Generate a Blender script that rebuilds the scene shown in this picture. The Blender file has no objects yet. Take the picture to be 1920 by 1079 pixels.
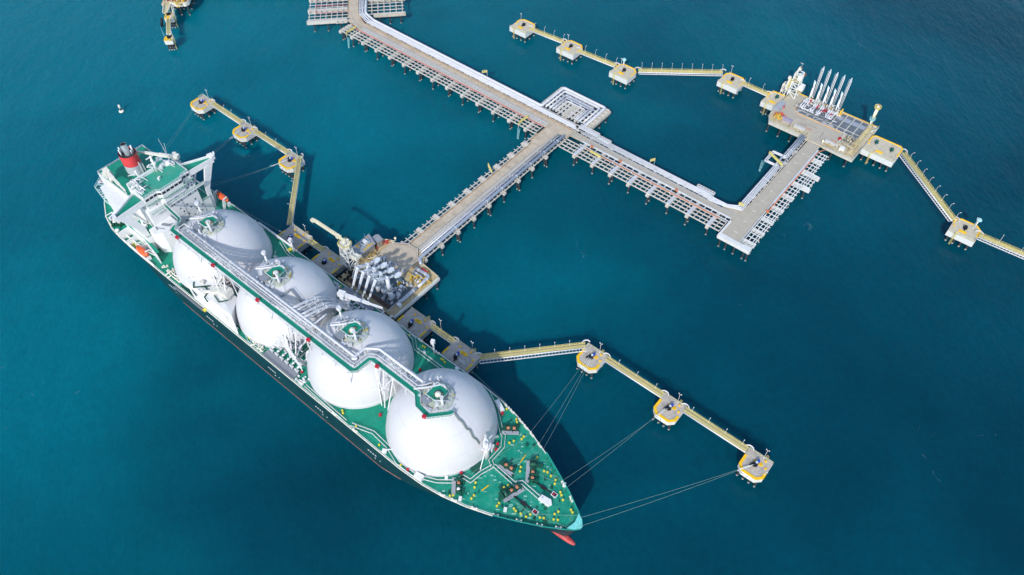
import bpy, math, random
from mathutils import Vector, Matrix
from math import sin, cos, pi, radians, sqrt, atan2, hypot

S = bpy.context.scene
COL = S.collection
R = random.Random(7)

# ------------------------------------------------------------------ camera, sky, sun, exposure
HC = 290.0
cam = bpy.data.cameras.new('camera')
cam.sensor_width = 36.0
cam.lens = 36.0 * 1430 / 1920
cam.clip_start = 1.0
cam.clip_end = 20000
cam_o = bpy.data.objects.new('camera', cam)
COL.objects.link(cam_o)
cam_o.location = (0, 0, HC)
cam_o.rotation_euler = (math.atan(1138 / 1430), 0, 0)
S.camera = cam_o

SUN_EL = radians(37)
SUN_AZ = radians(73)            # direction the shadows fall towards, from +X
world = bpy.data.worlds.new('World')
S.world = world
world.use_nodes = True
wn = world.node_tree
sky = wn.nodes.new('ShaderNodeTexSky')
sky.sky_type = 'NISHITA'
sky.sun_disc = False
sky.sun_elevation = SUN_EL
sky.sun_rotation = radians(197)
sky.air_density = 1.0
sky.dust_density = 1.0
bg = wn.nodes['Background']
bg.inputs['Strength'].default_value = 0.15
wn.links.new(sky.outputs['Color'], bg.inputs['Color'])

sl = bpy.data.lights.new('sun', 'SUN')
sl.energy = 2.15
sl.angle = radians(1.6)
sl.color = (1.0, 0.95, 0.88)
so = bpy.data.objects.new('sun', sl)
COL.objects.link(so)
so.location = (0, 0, 500)
so.rotation_euler = Vector((cos(SUN_AZ) * cos(SUN_EL), sin(SUN_AZ) * cos(SUN_EL), -sin(SUN_EL))).to_track_quat('-Z', 'Y').to_euler()

S.view_settings.view_transform = 'Standard'
S.view_settings.look = 'None'
S.view_settings.exposure = 0.58
S.view_settings.gamma = 1.0
S.render.engine = 'CYCLES'
S.cycles.max_bounces = 6

# ------------------------------------------------------------------ frame of the terminal: u along the ship, v across
ANG = radians(-39.3)
CA, SA = cos(ANG), sin(ANG)
def W(u, v, z=0.0):
    return Vector((u * CA - v * SA, u * SA + v * CA, z))

# The jetty drawings below use their own plan grid and a datum 2.5 m above the sea; the ship is drawn at sea level.
GRID, DATUM = 1.009, -2.5
SITE = [False]
def site(p): return (p[0] * GRID, p[1] * GRID, p[2] + DATUM) if SITE[0] else tuple(p)

# ------------------------------------------------------------------ materials
MATS = {}
def mat(name, col, rough=0.6, metal=0.0, var=0.12, scale=0.25, stain=None, stain_scale=0.08, stain_amt=0.5, bump=0.0, spec=0.4):
    if name in MATS: return MATS[name]
    m = bpy.data.materials.new(name); m.use_nodes = True
    nt = m.node_tree; b = nt.nodes['Principled BSDF']
    b.inputs['Roughness'].default_value = rough
    b.inputs['Metallic'].default_value = metal
    b.inputs['Specular IOR Level'].default_value = spec
    tc = nt.nodes.new('ShaderNodeTexCoord')
    nz = nt.nodes.new('ShaderNodeTexNoise'); nz.inputs['Scale'].default_value = scale
    nz.inputs['Detail'].default_value = 5; nz.inputs['Roughness'].default_value = 0.65
    nt.links.new(tc.outputs['Object'], nz.inputs['Vector'])
    cr = nt.nodes.new('ShaderNodeValToRGB')
    lo = [max(0, c * (1 - var)) for c in col]; hi = [min(1, c * (1 + var)) for c in col]
    cr.color_ramp.elements[0].position = 0.3; cr.color_ramp.elements[0].color = (*lo, 1)
    cr.color_ramp.elements[1].position = 0.7; cr.color_ramp.elements[1].color = (*hi, 1)
    nt.links.new(nz.outputs['Fac'], cr.inputs['Fac'])
    out = cr.outputs['Color']
    if stain:
        n2 = nt.nodes.new('ShaderNodeTexNoise'); n2.inputs['Scale'].default_value = stain_scale
        n2.inputs['Detail'].default_value = 7; n2.inputs['Roughness'].default_value = 0.7
        nt.links.new(tc.outputs['Object'], n2.inputs['Vector'])
        r2 = nt.nodes.new('ShaderNodeMapRange'); r2.inputs['From Min'].default_value = 0.48; r2.inputs['From Max'].default_value = 0.68
        r2.inputs['To Max'].default_value = stain_amt
        nt.links.new(n2.outputs['Fac'], r2.inputs['Value'])
        mx = nt.nodes.new('ShaderNodeMix'); mx.data_type = 'RGBA'
        nt.links.new(r2.outputs['Result'], mx.inputs['Factor'])
        nt.links.new(out, mx.inputs['A']); mx.inputs['B'].default_value = (*stain, 1)
        out = mx.outputs['Result']
    nt.links.new(out, b.inputs['Base Color'])
    if bump:
        bp = nt.nodes.new('ShaderNodeBump'); bp.inputs['Strength'].default_value = bump; bp.inputs['Distance'].default_value = 0.3
        nt.links.new(nz.outputs['Fac'], bp.inputs['Height']); nt.links.new(bp.outputs['Normal'], b.inputs['Normal'])
    MATS[name] = m
    return m

WHITE = mat('white_paint', (0.74, 0.75, 0.76), 0.45, var=0.06, scale=0.6, stain=(0.55, 0.53, 0.48), stain_scale=0.5, stain_amt=0.35)
TANKW = mat('tank_cover_white', (0.60, 0.61, 0.635), 0.40, var=0.025, scale=0.12, stain=(0.535, 0.54, 0.555), stain_scale=0.05, stain_amt=0.35)
CREAM = mat('cream_paint', (0.74, 0.73, 0.64), 0.5, var=0.08, scale=0.8)
OFFW = mat('offwhite_weathered', (0.62, 0.61, 0.56), 0.6, var=0.15, scale=0.8, stain=(0.42, 0.36, 0.27), stain_scale=0.6, stain_amt=0.5)
GREEN = mat('deck_green', (0.004, 0.235, 0.150), 0.5, var=0.14, scale=0.3, stain=(0.03, 0.30, 0.21), stain_scale=0.12, stain_amt=0.6)
GREENF = mat('foredeck_green', (0.004, 0.250, 0.165), 0.5, var=0.18, scale=0.4, stain=(0.10, 0.38, 0.28), stain_scale=0.45, stain_amt=0.55)
ROOFG = mat('compass_deck_green', (0.030, 0.31, 0.22), 0.55, var=0.12, scale=0.4, stain=(0.12, 0.30, 0.20), stain_scale=0.25, stain_amt=0.6)
DKGREEN = mat('machinery_green', (0.010, 0.085, 0.055), 0.45, var=0.2, scale=1.0)
HULLG = mat('hull_dark_green', (0.004, 0.040, 0.050), 0.45, var=0.25, scale=0.10, stain=(0.01, 0.07, 0.075), stain_scale=0.15, stain_amt=0.5)
BOOT = mat('boot_topping', (0.42, 0.20, 0.17), 0.6, var=0.2)
BULB = mat('bulb_red', (0.46, 0.045, 0.045), 0.5, var=0.2, scale=0.5, stain=(0.5, 0.2, 0.18), stain_scale=0.8, stain_amt=0.5)
FRED = mat('funnel_red', (0.62, 0.055, 0.06), 0.45, var=0.05)
GREYP = mat('grey_paint', (0.33, 0.36, 0.40), 0.5, var=0.1)
DGREY = mat('dark_grey_grating', (0.10, 0.125, 0.15), 0.7, var=0.25, scale=2.0)
GRATE = mat('mid_grey_grating', (0.22, 0.245, 0.28), 0.6, var=0.2, scale=2.5)
STEEL = mat('pipe_lagging', (0.46, 0.50, 0.58), 0.38, metal=0.35, var=0.08, scale=0.5)
PIPEW = mat('pipe_white', (0.60, 0.62, 0.66), 0.4, var=0.06, scale=0.4, stain=(0.5, 0.48, 0.44), stain_scale=0.3, stain_amt=0.35)
BLACK = mat('black_rubber', (0.012, 0.014, 0.018), 0.7, var=0.3)
GLASS = mat('window_glass', (0.015, 0.03, 0.035), 0.12, var=0.2, spec=0.6)
ORANGE = mat('lifeboat_orange', (0.80, 0.13, 0.035), 0.4, var=0.06)
ROPEO = mat('rope_orange', (0.44, 0.19, 0.11), 0.8, var=0.25, scale=3.0)
ROPE = mat('rope_pale', (0.20, 0.32, 0.29), 0.8, var=0.2, scale=1.0)
ROPET = mat('rope_tail', (0.72, 0.80, 0.78), 0.8, var=0.1)
YELLOW = mat('yellow_paint', (0.86, 0.52, 0.01), 0.5, var=0.1, scale=0.9)
YELBOL = mat('bollard_yellow', (0.72, 0.62, 0.05), 0.5, var=0.1)
YRAIL = mat('rail_yellow', (0.66, 0.58, 0.20), 0.5, var=0.15)
OLIVE = mat('grating_olive', (0.56, 0.50, 0.30), 0.7, var=0.12, scale=1.2)
REDP = mat('red_paint', (0.44, 0.018, 0.035), 0.45, var=0.15)
PINKP = mat('red_pipe', (0.52, 0.10, 0.13), 0.5, var=0.2)
ORNP = mat('orange_pipe', (0.56, 0.19, 0.09), 0.6, var=0.2)
RUST = mat('rust_brown', (0.16, 0.085, 0.055), 0.8, var=0.3)
CONC = mat('concrete_road', (0.50, 0.425, 0.325), 0.85, var=0.14, scale=0.35, stain=(0.33, 0.28, 0.21), stain_scale=0.16, stain_amt=0.7, bump=0.1)
CONCL = mat('concrete_light', (0.52, 0.50, 0.45), 0.85, var=0.12, scale=0.5, stain=(0.35, 0.32, 0.27), stain_scale=0.25, stain_amt=0.6, bump=0.1)
CONCD = mat('concrete_dolphin', (0.47, 0.43, 0.38), 0.85, var=0.14, scale=0.5, stain=(0.22, 0.205, 0.18), stain_scale=0.22, stain_amt=0.75, bump=0.1)
CONCB = mat('concrete_beam', (0.56, 0.54, 0.49), 0.8, var=0.1, scale=0.8, stain=(0.38, 0.34, 0.27), stain_scale=0.5, stain_amt=0.6)
CONCW = mat('concrete_whitewashed', (0.68, 0.68, 0.64), 0.8, var=0.08, scale=0.6, stain=(0.48, 0.46, 0.40), stain_scale=0.5, stain_amt=0.5)
TAN = mat('concrete_tan', (0.50, 0.40, 0.235), 0.85, var=0.15, scale=0.6, stain=(0.33, 0.25, 0.14), stain_scale=0.4, stain_amt=0.6)
KERB = mat('kerb_brown', (0.42, 0.27, 0.14), 0.8, var=0.2, scale=1.2)
NAVY = mat('hook_black', (0.012, 0.014, 0.022), 0.5, var=0.3)
BLUEP = mat('motor_blue', (0.02, 0.06, 0.38), 0.4, var=0.1)
LBLUE = mat('hook_cabinet', (0.55, 0.68, 0.85), 0.4, var=0.06)
GREENH = mat('hook_green', (0.01, 0.10, 0.085), 0.5, var=0.2)
INK = mat('sign_ink', (0.02, 0.02, 0.02), 0.6, var=0.0)
INKR = mat('sign_ink_red', (0.55, 0.12, 0.14), 0.6, var=0.0)
INKB = mat('sign_ink_blue', (0.08, 0.16, 0.45), 0.6, var=0.0)

def pile_material():
    m = mat('pile_steel', (0.022, 0.028, 0.036), 0.7, var=0.3, scale=0.8)
    nt = m.node_tree; b = nt.nodes['Principled BSDF']
    tc = nt.nodes.new('ShaderNodeTexCoord'); sp = nt.nodes.new('ShaderNodeSeparateXYZ')
    nt.links.new(tc.outputs['Object'], sp.inputs[0])
    lt = nt.nodes.new('ShaderNodeMath'); lt.operation = 'LESS_THAN'; lt.inputs[1].default_value = 3.2
    nt.links.new(sp.outputs['Z'], lt.inputs[0])
    mx = nt.nodes.new('ShaderNodeMix'); mx.data_type = 'RGBA'
    src = b.inputs['Base Color'].links[0].from_socket
    nt.links.new(lt.outputs[0], mx.inputs['Factor']); nt.links.new(src, mx.inputs['A'])
    mx.inputs['B'].default_value = (0.34, 0.36, 0.34, 1)
    nt.links.new(mx.outputs['Result'], b.inputs['Base Color'])
    return m
PILE = pile_material()

# ------------------------------------------------------------------ mesh builder
class MB:
    def __init__(s): s.v = []; s.f = []; s.sm = []
    def _add(s, vs, fs, smooth=False):
        n = len(s.v); s.v += [tuple(p) for p in vs]
        for f in fs: s.f.append([i + n for i in f]); s.sm.append(smooth)
        return s
    def box(s, x0, x1, y0, y1, z0, z1):
        if x0 > x1: x0, x1 = x1, x0
        if y0 > y1: y0, y1 = y1, y0
        vs = [(x0, y0, z0), (x1, y0, z0), (x1, y1, z0), (x0, y1, z0), (x0, y0, z1), (x1, y0, z1), (x1, y1, z1), (x0, y1, z1)]
        return s._add(vs, [(3, 2, 1, 0), (4, 5, 6, 7), (0, 1, 5, 4), (1, 2, 6, 5), (2, 3, 7, 6), (3, 0, 4, 7)])
    def rbox(s, cx, cy, z0, lx, ly, h, a=0.0):
        ca, sa = cos(a), sin(a); vs = []
        for z in (z0, z0 + h):
            for dx, dy in ((-lx / 2, -ly / 2), (lx / 2, -ly / 2), (lx / 2, ly / 2), (-lx / 2, ly / 2)):
                vs.append((cx + dx * ca - dy * sa, cy + dx * sa + dy * ca, z))
        return s._add(vs, [(3, 2, 1, 0), (4, 5, 6, 7), (0, 1, 5, 4), (1, 2, 6, 5), (2, 3, 7, 6), (3, 0, 4, 7)])
    def bar(s, p, q, w, h=None):
        h = h or w; p = Vector(p); q = Vector(q); d = (q - p)
        if d.length < 1e-6: return s
        d.normalize(); up = Vector((0, 0, 1))
        if abs(d.z) > 0.99: up = Vector((1, 0, 0))
        x = d.cross(up).normalized(); y = x.cross(d)
        vs = [c + x * (a * w / 2) + y * (b * h / 2) for c in (p, q) for a, b in ((-1, -1), (1, -1), (1, 1), (-1, 1))]
        return s._add(vs, [(3, 2, 1, 0), (4, 5, 6, 7), (0, 1, 5, 4), (1, 2, 6, 5), (2, 3, 7, 6), (3, 0, 4, 7)])
    def tube(s, pts, r, n=8, cap=True):
        P = [Vector(p) for p in pts]; m = len(P); rings = []; base = len(s.v)
        rr = r if isinstance(r, (list, tuple)) else [r] * m
        prev = None
        for i in range(m):
            if i == 0: t = P[1] - P[0]
            elif i == m - 1: t = P[-1] - P[-2]
            else: t = (P[i] - P[i - 1]).normalized() + (P[i + 1] - P[i]).normalized()
            t.normalize()
            k = 1.0
            if 0 < i < m - 1:
                c = max(0.35, t.dot((P[i + 1] - P[i]).normalized())); k = 1 / c
            up = Vector((0, 0, 1)) if abs(t.z) < 0.95 else Vector((1, 0, 0))
            if prev is not None:
                x = (prev - t * prev.dot(t))
                x = x.normalized() if x.length > 1e-4 else t.cross(up).normalized()
            else: x = t.cross(up).normalized()
            prev = x; y = t.cross(x)
            kx = k if abs(x.z) < 0.5 else 1.0
            for j in range(n):
                a = 2 * pi * (j + .5) / n
                s.v.append(tuple(P[i] + x * (cos(a) * rr[i] * kx) + y * (sin(a) * rr[i])))
        for i in range(m - 1):
            for j in range(n):
                a = base + i * n + j; b = base + i * n + (j + 1) % n
                s.f.append([a, b, b + n, a + n]); s.sm.append(n > 5)
        if cap:
            s.f.append([base + j for j in range(n)][::-1]); s.sm.append(False)
            s.f.append([base + (m - 1) * n + j for j in range(n)]); s.sm.append(False)
        return s
    def arc(s, pts, r, n=8, bend=1.5, k=4):
        # a pipe whose corners are rounded with the given bend radius
        P = [Vector(p) for p in pts]; out = [P[0]]
        for i in range(1, len(P) - 1):
            a = (P[i - 1] - P[i]); b = (P[i + 1] - P[i])
            d = min(bend, a.length * .48, b.length * .48)
            p0 = P[i] + a.normalized() * d; p1 = P[i] + b.normalized() * d
            for j in range(k + 1):
                t = j / k
                out.append(p0 * (1 - t) ** 2 + P[i] * (2 * t * (1 - t)) + p1 * t * t)
        out.append(P[-1])
        return s.tube(out, r, n)
    def cyl(s, x, y, z0, z1, r, n=12, r2=None):
        r2 = r if r2 is None else r2
        vs = [(x + r * cos(2 * pi * j / n), y + r * sin(2 * pi * j / n), z0) for j in range(n)] + [(x + r2 * cos(2 * pi * j / n), y + r2 * sin(2 * pi * j / n), z1) for j in range(n)]
        s._add(vs, [(j, (j + 1) % n, n + (j + 1) % n, n + j) for j in range(n)], True)
        b = len(s.v) - 2 * n
        s.f.append([b + j for j in range(n)][::-1]); s.sm.append(False)
        s.f.append([b + n + j for j in range(n)]); s.sm.append(False)
        return s
    def prism(s, poly, z0, z1):
        a = sum(poly[i][0] * poly[(i + 1) % len(poly)][1] - poly[(i + 1) % len(poly)][0] * poly[i][1] for i in range(len(poly)))
        if a < 0: poly = poly[::-1]
        n = len(poly)
        zz0 = z0 if isinstance(z0, (list, tuple)) else [z0] * n
        zz1 = z1 if isinstance(z1, (list, tuple)) else [z1] * n
        vs = [(p[0], p[1], zz0[i]) for i, p in enumerate(poly)] + [(p[0], p[1], zz1[i]) for i, p in enumerate(poly)]
        fs = [list(range(n))[::-1], list(range(n, 2 * n))] + [(i, (i + 1) % n, n + (i + 1) % n, n + i) for i in range(n)]
        return s._add(vs, fs)
    def strip(s, pts, w, z0, z1, closed=False):
        # a flat band of given width following a plan polyline (mitred)
        P = [Vector((p[0], p[1])) for p in pts]; m = len(P); L = []; Rr = []
        for i in range(m):
            a = P[i] - P[i - 1] if (i > 0 or closed) else P[1] - P[0]
            b = P[(i + 1) % m] - P[i] if (i < m - 1 or closed) else P[-1] - P[-2]
            a.normalize(); b.normalize(); t = (a + b)
            t = t.normalized() if t.length > 1e-6 else a
            nn = Vector((-t.y, t.x)); k = 1 / max(0.4, nn.dot(Vector((-a.y, a.x))))
            L.append(P[i] + nn * (w / 2 * k)); Rr.append(P[i] - nn * (w / 2 * k))
        zs = [(p[2] if len(p) > 2 else 0) for p in pts]
        for i in range(m if closed else m - 1):
            j = (i + 1) % m
            q = [Rr[i], Rr[j], L[j], L[i]]; zq = [zs[i], zs[j], zs[j], zs[i]]
            vs = [(p.x, p.y, z0 + z) for p, z in zip(q, zq)] + [(p.x, p.y, z1 + z) for p, z in zip(q, zq)]
            s._add(vs, [(3, 2, 1, 0), (4, 5, 6, 7), (0, 1, 5, 4), (1, 2, 6, 5), (2, 3, 7, 6), (3, 0, 4, 7)])
        return s
    def lathe(s, prof, x, y, n=48, close=True):
        base = len(s.v); m = len(prof)
        for r, z in prof:
            for j in range(n): s.v.append((x + r * cos(2 * pi * j / n), y + r * sin(2 * pi * j / n), z))
        for i in range(m - 1):
            for j in range(n):
                a = base + i * n + j; b = base + i * n + (j + 1) % n
                s.f.append([a, b, b + n, a + n]); s.sm.append(True)
        if close: s.f.append([base + (m - 1) * n + j for j in range(n)]); s.sm.append(False)
        return s
    def ball(s, x, y, z, r, n=12, m=6, sz=1.0):
        prof = [(max(.01, r * cos(-pi / 2 + pi * i / m)), z + sz * r * sin(-pi / 2 + pi * i / m)) for i in range(m + 1)]
        return s.lathe(prof, x, y, n)
    def rail(s, pts, h=1.1, step=3.0, r=0.05, rails=2):
        P = [Vector((p[0], p[1], p[2])) for p in pts]
        for a, b in zip(P[:-1], P[1:]):
            for k in range(rails):
                z = Vector((0, 0, h * (k + 1) / rails)); s.bar(a + z, b + z, r * 2)
            n = max(1, int((b - a).length / step))
            for i in range(n + 1):
                p = a + (b - a) * (i / n); s.bar(p, p + Vector((0, 0, h)), r * 2)
        return s
    def truss(s, p, q, w, h, n=6, t=0.12, sides=4):
        # lattice box girder from p to q
        p = Vector(p); q = Vector(q); d = (q - p).normalized()
        up = Vector((0, 0, 1)) if abs(d.z) < 0.9 else Vector((0, 1, 0))
        x = d.cross(up).normalized(); y = x.cross(d)
        cs = [(-w / 2, -h / 2), (w / 2, -h / 2), (w / 2, h / 2), (-w / 2, h / 2)]
        pt = lambda i, k: p + (q - p) * (i / n) + x * cs[k % 4][0] + y * cs[k % 4][1]
        for k in range(4):
            s.bar(pt(0, k), pt(n, k), t)
            for i in range(n):
                s.bar(pt(i, k), pt(i + 1, k + 1) if (i % 2) else pt(i, k + 1), t * .7)
                s.bar(pt(i, k), pt(i + 1, k + 1), t * .7)
        return s
    def build(s, name, m, root=None, sub=None, label=None, o=None):
        """link as ONE mesh object: a part of root (or a sub-part of the part `sub`), or a thing of its own at o"""
        org = Vector((0, 0, 0))
        if root is not None: org = Vector(ORG[root.name])
        elif o is not None: org = Vector(o)
        me = bpy.data.meshes.new(name)
        gk = GRID if SITE[0] and not (root is not None and root.name in LOCAL) else 1.0
        me.from_pydata([((p[0] - org[0]) * gk, (p[1] - org[1]) * gk, p[2] - org[2]) for p in s.v], [], s.f)
        me.materials.append(m)
        me.polygons.foreach_set('use_smooth', s.sm)
        me.update()
        ob = bpy.data.objects.new(name, me); COL.objects.link(ob)
        if sub is not None: ob.parent = sub
        elif root is not None: ob.parent = root
        else:
            ob.location = W(*site(org)); ob.rotation_euler = (0, 0, ANG)
        if label: ob['label'] = label
        return ob

ORG = {}
LOCAL = set()
def tag(ob, label, cat, group=None, kind=None):
    if label: ob['label'] = label
    if cat: ob['category'] = cat
    if group: ob['group'] = group
    if kind: ob['kind'] = kind
    return ob
def thing(name, label, cat, o, group=None, local=False, rot=0.0):
    """an Empty at the thing's base; its parts are written in the terminal frame (or about 0,0,0 when local)"""
    e = bpy.data.objects.new(name, None); COL.objects.link(e)
    e.empty_display_size = 2
    e.location = W(*site(o)); e.rotation_euler = (0, 0, ANG + rot)
    if local: LOCAL.add(e.name)
    ORG[e.name] = (0, 0, 0) if local else tuple(o)
    return tag(e, label, cat, group)
def dup(root, o, rot, label, group=None):
    r = root.copy(); COL.objects.link(r); r.location = W(*site(o)); r.rotation_euler = (0, 0, ANG + rot)
    r['label'] = label
    if group: r['group'] = group
    ORG[r.name] = ORG[root.name]
    for ch in list(root.children):
        c = ch.copy(); COL.objects.link(c); c.parent = r
        for g in list(ch.children):
            d = g.copy(); COL.objects.link(d); d.parent = c
    return r
def text_mesh(name, body, size, m, root, loc, rotz=0.0, tilt=0.0, sub=None, label=None):
    cu = bpy.data.curves.new(name, 'FONT'); cu.body = body; cu.size = size; cu.align_x = 'CENTER'; cu.align_y = 'CENTER'
    cu.extrude = 0.01
    t = bpy.data.objects.new(name, cu); COL.objects.link(t)
    dg = bpy.context.evaluated_depsgraph_get(); dg.update()
    me = bpy.data.meshes.new_from_object(t.evaluated_get(dg))
    bpy.data.objects.remove(t)
    me.transform(Matrix.Translation(Vector(loc) - Vector(ORG[root.name])) @ Matrix.Rotation(rotz, 4, 'Z') @ Matrix.Rotation(tilt, 4, 'X'))
    me.materials.clear(); me.materials.append(m)
    o = bpy.data.objects.new(name, me); COL.objects.link(o); o.parent = sub or root
    if label: o['label'] = label
    return o

# ------------------------------------------------------------------ the sea
def build_sea():
    # one sheet to the horizon
    m = bpy.data.materials.new('sea_water'); m.use_nodes = True
    nt = m.node_tree; b = nt.nodes['Principled BSDF']; N = nt.nodes.new; Lk = nt.links.new
    tc = N('ShaderNodeTexCoord')
    sp = N('ShaderNodeSeparateXYZ'); Lk(tc.outputs['Object'], sp.inputs[0])
    # slow drift of the water's own colour: silty turquoise to the west, deeper blue-green to the south-east
    def lin(a, bb, c):
        k = N('ShaderNodeMath'); k.operation = 'MULTIPLY_ADD'; Lk(sp.outputs['X'], k.inputs[0]); k.inputs[1].default_value = a; k.inputs[2].default_value = c
        k2 = N('ShaderNodeMath'); k2.operation = 'MULTIPLY_ADD'; Lk(sp.outputs['Y'], k2.inputs[0]); k2.inputs[1].default_value = bb; Lk(k.outputs[0], k2.inputs[2])
        return k2.outputs[0]
    g = lin(-0.00110, 0.00085, 0.22)
    n1 = N('ShaderNodeTexNoise'); n1.inputs['Scale'].default_value = 0.0075; n1.inputs['Detail'].default_value = 4; n1.inputs['Roughness'].default_value = 0.5; n1.inputs['Distortion'].default_value = 0.6
    Lk(tc.outputs['Object'], n1.inputs['Vector'])
    n1b = N('ShaderNodeTexNoise'); n1b.inputs['Scale'].default_value = 0.035; n1b.inputs['Detail'].default_value = 6; n1b.inputs['Roughness'].default_value = 0.6
    Lk(tc.outputs['Object'], n1b.inputs['Vector'])
    a1 = N('ShaderNodeMath'); a1.operation = 'MULTIPLY_ADD'; Lk(n1.outputs['Fac'], a1.inputs[0]); a1.inputs[1].default_value = 0.9; Lk(g, a1.inputs[2])
    a2 = N('ShaderNodeMath'); a2.operation = 'MULTIPLY_ADD'; Lk(n1b.outputs['Fac'], a2.inputs[0]); a2.inputs[1].default_value = 0.18; Lk(a1.outputs[0], a2.inputs[2])
    def blob(cx, cy, sx_, sy_, amp, prev):
        # a drifting cloud of silt: falls off smoothly round its own centre
        q = N('ShaderNodeMapping'); q.vector_type = 'POINT'; q.inputs['Location'].default_value = (-cx / sx_, -cy / sy_, 0); q.inputs['Scale'].default_value = (1 / sx_, 1 / sy_, 0); Lk(tc.outputs['Object'], q.inputs['Vector'])
        nn = N('ShaderNodeTexNoise'); nn.inputs['Scale'].default_value = 2.2; nn.inputs['Detail'].default_value = 4; Lk(q.outputs[0], nn.inputs['Vector'])
        ln = N('ShaderNodeVectorMath'); ln.operation = 'LENGTH'; Lk(q.outputs[0], ln.inputs[0])
        ad_ = N('ShaderNodeMath'); ad_.operation = 'MULTIPLY_ADD'; Lk(nn.outputs['Fac'], ad_.inputs[0]); ad_.inputs[1].default_value = 0.9; Lk(ln.outputs['Value'], ad_.inputs[2])
        mr = N('ShaderNodeMapRange'); mr.interpolation_type = 'SMOOTHSTEP'; mr.inputs['From Min'].default_value = 1.45; mr.inputs['From Max'].default_value = 0.45; mr.inputs['To Max'].default_value = amp
        Lk(ad_.outputs[0], mr.inputs['Value'])
        r_ = N('ShaderNodeMath'); r_.operation = 'ADD'; Lk(prev, r_.inputs[0]); Lk(mr.outputs[0], r_.inputs[1]); return r_.outputs[0]
    t_ = blob(-215, 190, 105, 80, 0.42, a2.outputs[0])
    t_ = blob(-85, 335, 130, 80, 0.22, t_)
    t_ = blob(15, 232, 100, 50, 0.28, t_)
    t_ = blob(-85, 128, 85, 50, -0.26, t_)
    a3 = N('ShaderNodeMath'); a3.operation = 'ADD'; Lk(t_, a3.inputs[0]); a3.inputs[1].default_value = -0.42
    cr = N('ShaderNodeValToRGB'); el = cr.color_ramp.elements
    el[0].position = 0.0; el[0].color = (0.000, 0.030, 0.055, 1)
    el[1].position = 1.0; el[1].color = (0.000, 0.138, 0.186, 1)
    e = el.new(0.5); e.color = (0.000, 0.074, 0.110, 1)
    Lk(a3.outputs[0], cr.inputs['Fac'])
    # a few thin broken foam lines and fine mottling
    def nz(sc, det, dist):
        q = N('ShaderNodeTexNoise'); q.inputs['Scale'].default_value = sc; q.inputs['Detail'].default_value = det; q.inputs['Distortion'].default_value = dist; Lk(tc.outputs['Object'], q.inputs['Vector']); return q.outputs['Fac']
    def mth(op, a, bv, c=None):
        q = N('ShaderNodeMath'); q.operation = op
        for i, x in enumerate((a, bv, c)):
            if x is None: continue
            if isinstance(x, (int, float)): q.inputs[i].default_value = x
            else: Lk(x, q.inputs[i])
        return q.outputs[0]
    ridge = mth('LESS_THAN', mth('ABSOLUTE', mth('SUBTRACT', nz(0.035, 9, 1.8), 0.5), 0), 0.0035)
    foam = mth('MULTIPLY', mth('MULTIPLY', ridge, mth('GREATER_THAN', nz(0.16, 3, 0), 0.62)), mth('GREATER_THAN', nz(0.011, 2, 0), 0.60))
    mot = mth('MULTIPLY_ADD', nz(0.35, 7, 0.5), 0.5, 0.75)
    mm = N('ShaderNodeMix'); mm.data_type = 'RGBA'; mm.blend_type = 'MULTIPLY'; mm.inputs['Factor'].default_value = 0.7
    cm = N('ShaderNodeCombineColor'); [Lk(mot, cm.inputs[i]) for i in range(3)]
    Lk(cr.outputs['Color'], mm.inputs['A']); Lk(cm.outputs[0], mm.inputs['B'])
    mx = N('ShaderNodeMix'); mx.data_type = 'RGBA'; Lk(mth('MULTIPLY', foam, 0.16), mx.inputs['Factor']); Lk(mm.outputs['Result'], mx.inputs['A']); mx.inputs['B'].default_value = (0.35, 0.50, 0.52, 1)
    Lk(mx.outputs['Result'], b.inputs['Base Color'])
    b.inputs['Roughness'].default_value = 0.22; b.inputs['IOR'].default_value = 1.333; b.inputs['Specular IOR Level'].default_value = 0.22
    b.inputs['Subsurface Weight'].default_value = 0.8; b.inputs['Subsurface Radius'].default_value = (0.6, 1.0, 1.0); b.inputs['Subsurface Scale'].default_value = 2.2
    # wind ripples, two lengths
    mp = N('ShaderNodeMapping'); mp.inputs['Rotation'].default_value = (0, 0, radians(25)); mp.inputs['Scale'].default_value = (1.0, 0.45, 1.0)
    Lk(tc.outputs['Object'], mp.inputs['Vector'])
    w1 = N('ShaderNodeTexNoise'); w1.inputs['Scale'].default_value = 0.42; w1.inputs['Detail'].default_value = 6; w1.inputs['Roughness'].default_value = 0.62; w1.inputs['Distortion'].default_value = 0.4
    Lk(mp.outputs[0], w1.inputs['Vector'])
    w2 = N('ShaderNodeTexNoise'); w2.inputs['Scale'].default_value = 0.09; w2.inputs['Detail'].default_value = 4
    Lk(mp.outputs[0], w2.inputs['Vector'])
    ad = N('ShaderNodeMath'); ad.operation = 'MULTIPLY_ADD'; Lk(w2.outputs['Fac'], ad.inputs[0]); ad.inputs[1].default_value = 2.0; Lk(w1.outputs['Fac'], ad.inputs[2])
    bp = N('ShaderNodeBump'); bp.inputs['Strength'].default_value = 0.6; bp.inputs['Distance'].default_value = 0.55
    Lk(ad.outputs[0], bp.inputs['Height']); Lk(bp.outputs['Normal'], b.inputs['Normal'])
    k = MB(); k._add([(-6000, -6000, 0), (6000, -6000, 0), (6000, 6000, 0), (-6000, 6000, 0)], [(0, 1, 2, 3)])
    me = bpy.data.meshes.new('sea'); me.from_pydata(k.v, [], k.f); me.materials.append(m)
    o = bpy.data.objects.new('sea', me); COL.objects.link(o)
    tag(o, 'calm turquoise to deep blue sea around the ship and the jetties', None, kind='structure')
build_sea()
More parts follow.
